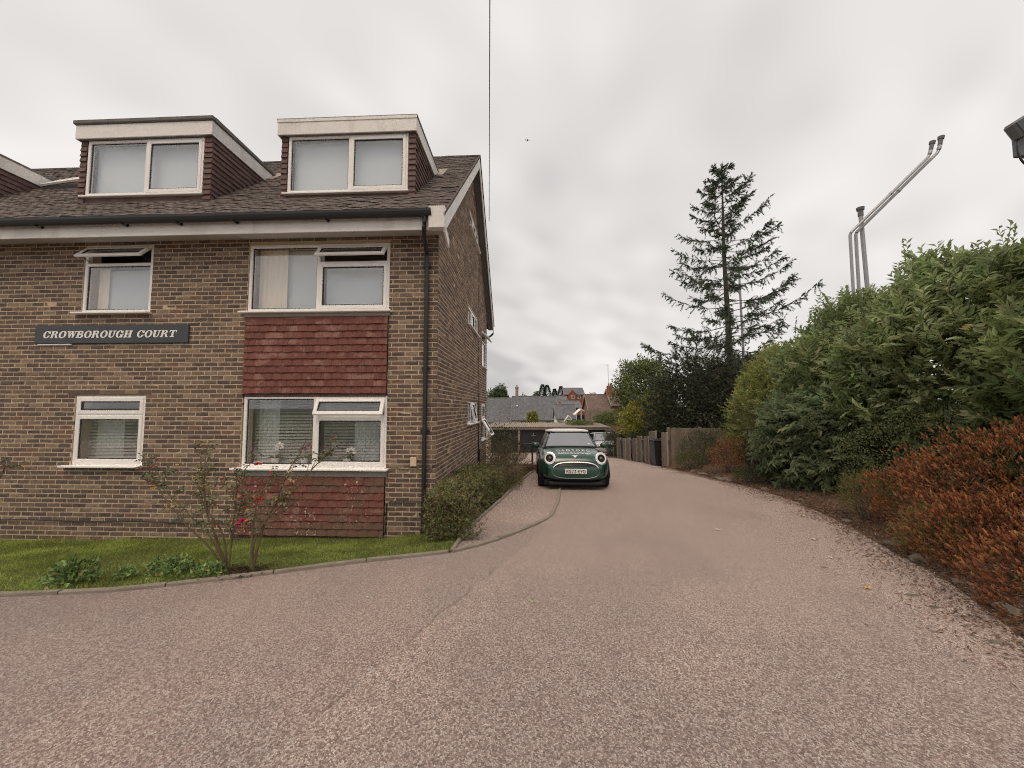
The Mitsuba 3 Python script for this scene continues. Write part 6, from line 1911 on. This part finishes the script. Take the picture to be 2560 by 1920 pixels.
far_window(k, 4.5, 5.2, -1.3, -.35, 62, 1, 'black_plastic')
gable_house('slate_house', 'grey roofed house half hidden between the cottage and the red brick block', 5.5, 10.4, 80, 88, -4.0, 1.9, 3.25, 'slate', 'red_brick')
gable_house('slate_house', 'distant dark roof just right of the broad slate roof', 6.4, 9.0, 95, 102, -4.5, 3.1, 4.85, 'slate', 'red_brick')
k, r = gable_house('brick_house', 'tall red brick house with a pointed central gable and slate roof', 9.9, 15.3, 110, 119, -5.0, 5.75, 7.7, 'slate', 'red_brick')
put(f'{k}__front_gable', prism(Polygon([(10.85, -5), (13.06, -5), (13.06, 5.75), (11.97, 6.95), (10.85, 5.75)]), 109.2, 109.99), 'red_brick')
put(f'{k}__gable_roof', prism(Polygon([(10.7, 5.6), (11.97, 7.0), (13.2, 5.6), (13.2, 5.72), (11.97, 7.14), (10.7, 5.72)]), 109.1, 112.5), 'terracotta')
far_window(k, 11.6, 12.45, 4.6, 5.5, 109.2, 1)
far_window(k, 13.35, 14.35, 4.55, 5.5, 110, 1)
far_window(k, 13.35, 14.35, 1.9, 3.2, 110, 1)
put(f'{k}__drainpipe', tube([(15.2, 109.93, -5), (15.2, 109.93, 5.6)], .06, 6), 'far_white')
k, r = gable_house('tiled_house', 'house with a brown tiled roof and a stout red brick chimney with aerials', 8.9, 12.1, 58, 65, -3.5, 1.6, 3.8, 'brown_tile', 'red_brick')
k, r = gable_house('tiled_house', 'brown roof behind the yellow tree at the right of the chimney', 12.3, 17.0, 58, 66, -3.5, 2.2, 4.6, 'brown_tile', 'red_brick')
chimney(r, 12.42, 60.5, 1.6, 5.25, .78, 2)
for x, h, ln in ((12.12, 8.6, .5), (12.72, 6.35, .3)):
    a = thing('tv_aerial', 'tall television aerial on the red brick chimney' if h > 7 else 'shorter television aerial on the red brick chimney', 'aerial')
    put(f'{a}__mast', tube([(x, 60.05, 4.2), (x, 60.05, h)], .03, 6), 'concrete_post')
    put(f'{a}__rods', cat([tube([(x - ln, 60.05, h - .1), (x + ln * .4, 60.05, h - .1)], .018, 5)] + [tube([(x - ln + q * ln * .3, 59.75, h - .1), (x - ln + q * ln * .3, 60.35, h - .1)], .012, 4) for q in range(5)]), 'concrete_post')
k = thing('garden_fence', 'weathered horizontal board fence below the brown tiled roof', 'fence')
for j in range(11):
    put(f'{k}__board', bbox(7.15, 10.6, 49.98, 50.02, -2.6 + j * .385, -2.6 + j * .385 + .37, .01), 'timber')
for x in (7.1, 8.8, 10.6):
    put(f'{k}__post', bbox(x - .06, x + .06, 50.021, 50.14, -2.8, 1.72, .008), 'timber')
k = thing('conservatory', 'white conservatory roof between the cottage and the board fence', 'conservatory')
put(f'{k}__roof', cat([prism(Polygon([(6.45, .9), (7.3, 1.72), (8.1, 1.3), (8.1, 1.2), (7.3, 1.6), (6.45, .8)]), 55.5, 58.5)]), 'far_white')
put(f'{k}__wall', cat([box(6.6, 8.0, 55.8, 58.2, -3, -1.0)]), 'render_white')
for x in (6.6, 7.27, 7.93):
    put(f'{k}__post', box(x, x + .08, 55.6, 55.7, -.99, .95 if x != 7.27 else 1.55), 'far_white')
put(f'{k}__pane', box(6.68, 7.93, 55.9, 55.95, -.99, .8), 'dark_pane')

# ---- green shed roof, poles, pipes, floodlight, wire, aeroplane ---------------------------------------------------------
scene['teal_metal'] = principled((.12, .27, .23), 0.5)
scene['galvanised'] = principled((.36, .36, .37), 0.45, metallic=.5)
scene['cowl_grey'] = principled((.13, .13, .14), 0.5)
sh = thing('metal_shed', 'green metal shed roof showing behind the spruce trunk', 'shed')
put(f'{sh}__roof', prism(Polygon([(13.1, 4.85), (16.6, 5.7), (25, 5.7), (25, 5.55), (16.6, 5.55), (13.1, 4.7)]), 26, 36), 'teal_metal')
put(f'{sh}__wall', box(14.2, 24.4, 26.6, 35.5, -1.4, 4.85), 'timber')
lp_ = thing('lamp_post', 'tall plain lamp post standing behind the spruce', 'lamp post')
put(f'{lp_}__pole', tube([(12.55, 23.0, -1.3), (12.55, 23.0, 3.0), (12.45, 23.0, 10.0)], [.09, .085, .055], 10), 'galvanised', smooth=40)
put(f'{lp_}__head', bbox(12.4, 13.05, 22.85, 23.15, 9.95, 10.12, .04), 'cowl_grey')


BEND = .12


def flue(label, pts, r, cowl_dir):
    k = thing('flue_pipe', label, 'pipe')
    p = np.array(pts, float)
    q = [p[0]]
    for i in range(1, len(p) - 1):
        a, b = unit(p[i - 1] - p[i]), unit(p[i + 1] - p[i])
        for s in np.linspace(0, 1, 6):
            q.append(p[i] + a * BEND * (1 - s) ** 2 + b * BEND * s ** 2)
    q.append(p[-1])
    put(f'{k}__tube', tube(np.array(q), r, 14), 'galvanised', smooth=40)
    e = p[-1]
    d = np.asarray(cowl_dir, float)
    put(f'{k}__cowl', cat([tube([e - d * .02, e + d * .20], [r * 1.25, r * 1.25], 14), tube([e + d * .20, e + d * .30], [r * 1.7, r * 1.9], 14)]), 'cowl_grey', smooth=40)
    for i in range(1, len(p)):
        c = p[i - 1] + (p[i] - p[i - 1]) * .52
        dd = unit(p[i] - p[i - 1])
        put(f'{k}__collar', tube([c - dd * .05, c + dd * .05], r * 1.22, 14), 'galvanised', smooth=40)


FP = 14.0
flue('left one of the two pipes bent over to the right above the hedge', [(11.52, FP, -.4), (11.52, FP, 8.0), (14.42, FP, 10.80), (14.50, FP, 11.06)], .048, (.25, 0, .97))
flue('right one of the two pipes bent over to the right above the hedge', [(11.80, FP + .1, -.4), (11.80, FP + .1, 8.05), (14.85, FP + .1, 11.02), (14.93, FP + .1, 11.30)], .052, (.2, 0, .98))
flue('straight upright pipe with a cap standing beside the bent pipes', [(12.36, FP + .2, -.4), (12.10, FP + .2, 8.75)], .066, (0, 0, 1.0))
k = thing('floodlight', 'grey floodlight with a hanging cable cut by the right edge of the picture', 'floodlight')
fx, fy, fz = 7.57, 6.0, 6.02
hd = bbox(-.17, .17, -.08, .08, -.14, .14, .03)
hd.apply_transform(trimesh.transformations.rotation_matrix(math.radians(-32), (0, 1, 0)))
hd.apply_translation((fx, fy, fz))
put(f'{k}__housing', hd, 'cowl_grey')
gl = bbox(-.145, .145, -.088, -.081, -.115, .115, .003)
gl.apply_transform(trimesh.transformations.rotation_matrix(math.radians(-32), (0, 1, 0)))
gl.apply_translation((fx, fy, fz))
put(f'{k}__glass', gl, 'dark_pane')
put(f'{k}__bracket', cat([bbox(fx - .03, fx + .12, fy + .05, fy + .12, fz - .42, fz - .12, .01), tube([(fx + .06, fy + .08, fz - .4), (fx + .55, fy + .1, fz - .55)], .03, 8)]), 'cowl_grey')
put(f'{k}__cable', tube(smooth_path([(fx - .05, fy + .02, fz - .15), (fx - .10, fy, fz - .35), (fx + .02, fy, fz - .6), (fx + .30, fy + .05, fz - .62), (fx + .55, fy + .06, fz - .55)], 24), .014, 8), 'black_plastic', smooth=40)
put(f'{k}__pole', tube([(fx + .55, fy + .1, -.2), (fx + .55, fy + .1, fz + .1)], .06, 10), 'galvanised', smooth=40)
k = thing('overhead_wire', 'single telephone wire rising from the gable to the top of the picture', 'wire')
scene[k] = mikit.ply(tube([(.857, -8, 9.58), (-1.26, 11.6, 7.55)], .0085, 6), 'ink_black')
k = thing('telegraph_pole', 'wooden pole carrying the wire behind the camera', 'pole')
scene[k] = mikit.ply(tube([(.86, -8.1, -.2), (.86, -8.1, 9.8)], [.16, .11], 12), 'bark')
k = thing('aeroplane', 'small distant aeroplane high in the cloudy sky', 'aeroplane')
scene['plane_grey'] = principled((.10, .10, .11), 0.6)
fus = trimesh.creation.icosphere(subdivisions=3)
fus.vertices = fus.vertices * np.array([18.5, 2.0, 2.0])
wingm = prism(Polygon([(3, -1), (-4, -1), (-9, -17), (-6.5, -17), (3, -1)]).union(Polygon([(3, 1), (-4, 1), (-9, 17), (-6.5, 17)])).union(sbox(-4, -1.2, 3, 1.2)), -.4, .4, 'z')
tailm = prism(Polygon([(-14, -.5), (-17, -.5), (-19, -6), (-17, -6)]).union(Polygon([(-14, .5), (-17, .5), (-19, 6), (-17, 6)])), .6, 1.0, 'z')
fin = prism(Polygon([(-12.5, 1.2), (-17, 1.2), (-19, 7.5), (-16.5, 7.5)]), -.3, .3)
eng = [tube([(2.5, s * 6, -1.6), (-2, s * 6, -1.6)], 1.1, 10) for s in (-1, 1)]
pm_ = cat([fus, wingm, tailm, fin] + eng)
pm_.apply_transform(trimesh.transformations.rotation_matrix(math.radians(2), (0, 0, 1)))
pm_.apply_translation((-12.0, 2900, 2116))
scene[k] = mikit.ply(pm_, 'plane_grey', smooth=40)

# ---------------------------------------------------------------- trees
SPR = [(0.068, 0.093, 0.058), (0.093, 0.126, 0.076), (0.132, 0.158, 0.09)]


def spruce(label, x, y, zg, zt, seed, base_r, nb=105, lo=.22, needle=.085, lean=0.0):
    r = np.random.default_rng(seed)
    k = thing('spruce_tree', label, 'tree')
    H = zt - zg
    put(f'{k}__trunk', tube([(x, y, zg - .2), (x + lean * .3 + .07, y, zg + H * .35), (x + lean * .7 - .05, y, zg + H * .7), (x + lean, y, zt)], [.20, .15, .09, .02], 10), 'bark', smooth=40)
    br, P, Dv, L = [], [], [], []
    for i in range(nb):
        s = lo + (1 - lo) * ((i + r.random() * .7) / nb) ** .88
        z = zg + H * s
        az = i * 2.4 + r.normal() * .35
        ln = base_r * (1 - (s - lo) / (1 - lo)) ** .80 * r.uniform(.50, 1.15) + .22
        d = np.array([math.cos(az), math.sin(az), 0])
        sl = (-.12 if s < .75 else .25) + r.normal() * .08
        n = 12
        t = np.linspace(0, 1, n)
        p = np.array([x + lean * s, y, z]) + d * (ln * t)[:, None] + np.column_stack([0 * t, 0 * t, ln * (sl * t + (.34 if s > .5 else .30) * t ** 2.6)])
        p += np.cumsum(r.normal(size=p.shape) * ln * .006, 0)
        br.append(tube(p, np.linspace(.028 * (1 - s) + .012, .005, n), 5, cap=False))
        m = int(18 + 34 * ln / base_r)
        for q in range(m):
            u = r.uniform(.18, 1.0) ** .8
            c = np.array([np.interp(u, t, p[:, j]) for j in range(3)])
            ax = unit(p[-1] - p[-3])
            sd = np.cross(d, [0, 0, 1.0]) * (1 if q % 2 else -1)
            w = unit(ax * r.uniform(.4, .9) + sd * r.uniform(.2, 1.0) + np.array([0, 0, r.uniform(-1.0, .1)]))
            tl = (.16 + .30 * (1 - u) * ln / base_r * 1.2 + .12) * r.uniform(.6, 1.2)
            P.append(c), Dv.append(w), L.append(tl)
            if s < .8 and r.random() < .26:
                P.append(c), Dv.append(unit(np.array([r.normal() * .3, r.normal() * .3, -1.0]) + ax * .35)), L.append(tl * r.uniform(.8, 1.5))
        P.append(p[-3]), Dv.append(unit(p[-1] - p[-3] + np.array([0, 0, .04]))), L.append(np.linalg.norm(p[-1] - p[-3]) + .12)
    for q in range(10):
        P.append(np.array([x + lean, y, zt - .7 + q * .07])), Dv.append(unit(r.normal(size=3) * .5 + np.array([0, 0, 1.2]))), L.append(.38)
    put(f'{k}__branch', cat(br), 'bark')
    P, Dv, L = np.array(P), np.array(Dv), np.array(L)
    v, f, who, t = plumes(P, Dv, L, r, 40, needle, .024, .7)
    c = tint(r, SPR, [4, 3, 1.4], len(P), .16)
    stuff(put(f'{k}__needles', (v, f), 'leaf', color=c[who]))


spruce('tall open spruce rising above the hedge against the sky', 10.15, 20.0, -.95, 14.35, 201, 4.9, nb=104, lo=.17)


def clump_tree(base, label, x, y, zg, R, crown_z, n, size, pal, wts, seed, lobes=9, trunk=.16, cats='tree', spread=.62, shell=.18, low=-.9, group=None):
    """A broad-leaved tree: trunk, limbs and a crown of leaf-sized faces gathered in lobes of different size."""
    r = np.random.default_rng(seed)
    k = thing(base, label, cats, group)
    C = np.array([x, y, crown_z])
    Ps, Ds = [], []
    cen = []
    for i in range(lobes):
        d = unit(r.normal(size=3) * np.array([1, 1, .9]))
        c = C + d * np.array(R) * spread * (.45 + .55 * r.random())
        rr = np.array(R) * r.uniform(.34, .58)
        p, dd = ell_points(c, rr, n // lobes, r, seed + i, low, shell, .4, 2.4)
        Ps.append(p), Ds.append(dd), cen.append(c)
    P, d = np.vstack(Ps), np.vstack(Ds)
    Dv = unit(d * .7 + r.normal(size=d.shape) * .6 + np.array([0, 0, .2]))
    LL = size * r.uniform(.6, 1.4, len(P))
    v, f = leaf_mesh(P, Dv, LL, LL * .6, r, up=np.array([0, 0, 1.0]))
    stuff(put(f'{k}__crown', (v, f), 'leaf', color=np.repeat(tint(r, pal, wts, len(P), .16), 4, 0)))
    put(f'{k}__trunk', cat([tube([(x, y, zg - .3), (x, y, (zg + crown_z) / 2), (x, y, crown_z)], [trunk, trunk * .8, trunk * .45], 8)] + [tube(np.array([(x, y, (zg + crown_z) / 2 + .1), (np.array([x, y, crown_z]) + c) / 2 - np.array([0, 0, .1 * R[2]]), c]), [trunk * .5, trunk * .35, trunk * .15], 6) for c in cen]), 'bark')


DEEP = [(0.076, 0.108, 0.05), (0.112, 0.149, 0.068), (0.158, 0.192, 0.086)]
DARKC = [(0.045, 0.061, 0.036), (0.069, 0.089, 0.049), (0.101, 0.117, 0.065)]
GOLD = [(0.333, 0.315, 0.054), (0.234, 0.261, 0.057), (0.153, 0.18, 0.051), (0.432, 0.36, 0.081)]
MID = [(0.154, 0.19, 0.072), (0.209, 0.245, 0.1), (0.109, 0.136, 0.054)]
needle_bush('dark_yew', 'dark feathery conifer mass below the spruce', 'conifer', [((7.6, 17.6, 1.9), (1.7, 1.5, 2.5), .36), ((8.9, 18.0, 1.7), (1.6, 1.4, 2.4), .26), ((6.6, 17.9, 1.3), (1.1, 1.2, 1.7), .22), ((9.6, 17.0, .8), (1.3, 1.1, 1.5), .16)],
            .30, [(.045, .056, .036), (.062, .075, .045), (.09, .10, .055), (.09, .075, .055)], [4, 4, 1.5, 1.2], 203, 8200, blades=24, bl=.10, bw=.024, up=-.05, tip=1.1, shell=.26, amp=.4, low=-.95, spread=.6, ground=-.8)
leafy('golden_shrub', 'golden yellow-green shrub beside the dark conifer', 'shrub', (6.7, 22.4, .95), (1.55, 1.3, 1.35), 16000, .10, .05, GOLD, [3, 3, 2.4, 1], 204, low=-.85, shell=.24, amp=.4, ground=-1.1)
leafy('leafy_tree', 'pale green leafy tree behind the golden shrub', 'tree', (8.1, 27.5, 2.5), (1.9, 1.8, 2.6), 20000, .15, .09, MID, [3, 3, 2], 205, low=-.95, shell=.25, amp=.4, ground=-1.5)
leafy('leafy_tree', 'light green bush over the garage roof beside the brown tiled house', 'tree', (7.4, 36.5, .55), (1.6, 1.2, .95), 8000, .12, .07, MID, [3, 4, 1], 206, low=-.5, shell=.3, ground=-2)
leafy('dark_mound', 'dark ivy mound between the far bin screen and the silver car', 'shrub', (5.30, 23.1, -.38), (1.05, .6, 1.0), 4200, .06, .045, DARKC, [4, 3, 1], 207, low=-.8, shell=.18, ground=-1.3)
leafy('dark_mound', 'dark low shrub at the foot of the golden shrub', 'shrub', (6.3, 21.3, -.30), (1.2, .9, .85), 4200, .07, .045, DARKC, [4, 3, 1], 208, low=-.8, shell=.2, ground=-1.2)
leafy('climber', 'green climber growing along the garage roof edge', 'climber', (4.2, 33.0, .42), (1.3, .7, .34), 1100, .10, .07, MID, [3, 3, 2], 209, low=-.3, shell=.4, ground=.3)
clump_tree('young_tree', 'slim yellow-green young tree in front of the broad slate roof', .3, 56, -3.3, (.85, .8, 1.95), .0, 3000, .22, [(.34, .33, .08), (.25, .27, .07), (.18, .20, .06)], [3, 3, 2], 210, lobes=7, trunk=.07)
clump_tree('oak_tree', 'big round dark oak beyond the slate roofs on the left', -10.2, 120, -4.6, (4.2, 4.0, 4.3), 5.6, 9500, .45, DEEP, [3, 3, 2], 211, lobes=13, trunk=.4)
for i, (x, y, h, w, lab) in enumerate([(-5.6, 124, 4.9, 3.0, 'low dark tree behind the slim chimney'), (-2.0, 130, 6.2, 2.6, 'low rounded tree right of the slim chimney'), (2.1, 130, 7.4, 1.9, 'grey-green tree left of the pair of tall conifers'),
                                       (15.6, 134, 8.6, 2.6, 'tree crown showing above the red brick block'), (20.3, 132, 7.3, 3.2, 'tree right of the red brick block'), (27.0, 134, 7.0, 3.6, 'tree line crown behind the red chimney'), (32, 140, 7.8, 4.2, 'far tree at the right of the skyline, by the golden shrub')]):
    clump_tree('far_tree', lab, x, y, -4.8, (w, w * .9, (h + 3.5) / 2.6), h - (h + 3.5) / 2.9, 3000, .42, DEEP, [3, 3, 2], 220 + i, lobes=8, trunk=.25)


def cone_tree(label, x, y, zg, zt, w, seed):
    r = np.random.default_rng(seed)
    k = thing('conifer_tree', label, 'tree')
    n = 2600
    s = r.random(n) ** .75
    a = r.uniform(0, 6.283, n)
    rad = w * (1 - s) ** .8 * (.72 + .42 * meshkit.noise(np.column_stack([np.cos(a) * 2, np.sin(a) * 2, s * 9]), seed)) + .05
    P = np.column_stack([x + rad * np.cos(a), y + rad * np.sin(a), zg + 1.2 + (zt - zg - 1.2) * s])
    Dv = unit(np.column_stack([np.cos(a), np.sin(a), r.normal(size=n) * .3 + .4]))
    v, f = leaf_mesh(P, Dv, .55 * r.uniform(.5, 1.3, n), .18, r)
    stuff(put(f'{k}__crown', (v, f), 'leaf', color=np.repeat(tint(r, DARKC, [3, 3, 1], n, .15), 4, 0)))
    put(f'{k}__trunk', tube([(x, y, zg - .3), (x, y, zt - .4)], [.22, .04], 8), 'bark')


for i, (x, zt, w, lab) in enumerate([(4.2, 9.8, 3.2, 'left one of the pair of tall dark conifers on the skyline'), (5.75, 9.6, 3.6, 'right one of the pair of tall dark conifers on the skyline'), (8.3, 8.3, 2.6, 'small pointed conifer right of the tall pair'), (10.4, 9.2, 2.6, 'pointed conifer just left of the red brick block')]):
    cone_tree(lab, x, 130, -4.8, zt, w, 240 + i)
leafy('cottage_shrub', 'green shrub in front of the white cottage', 'shrub', (6.9, 52, -.9), (1.3, 1, .9), 1800, .16, .09, MID, [3, 3, 2], 250, low=-.6, shell=.3, ground=-2.6)
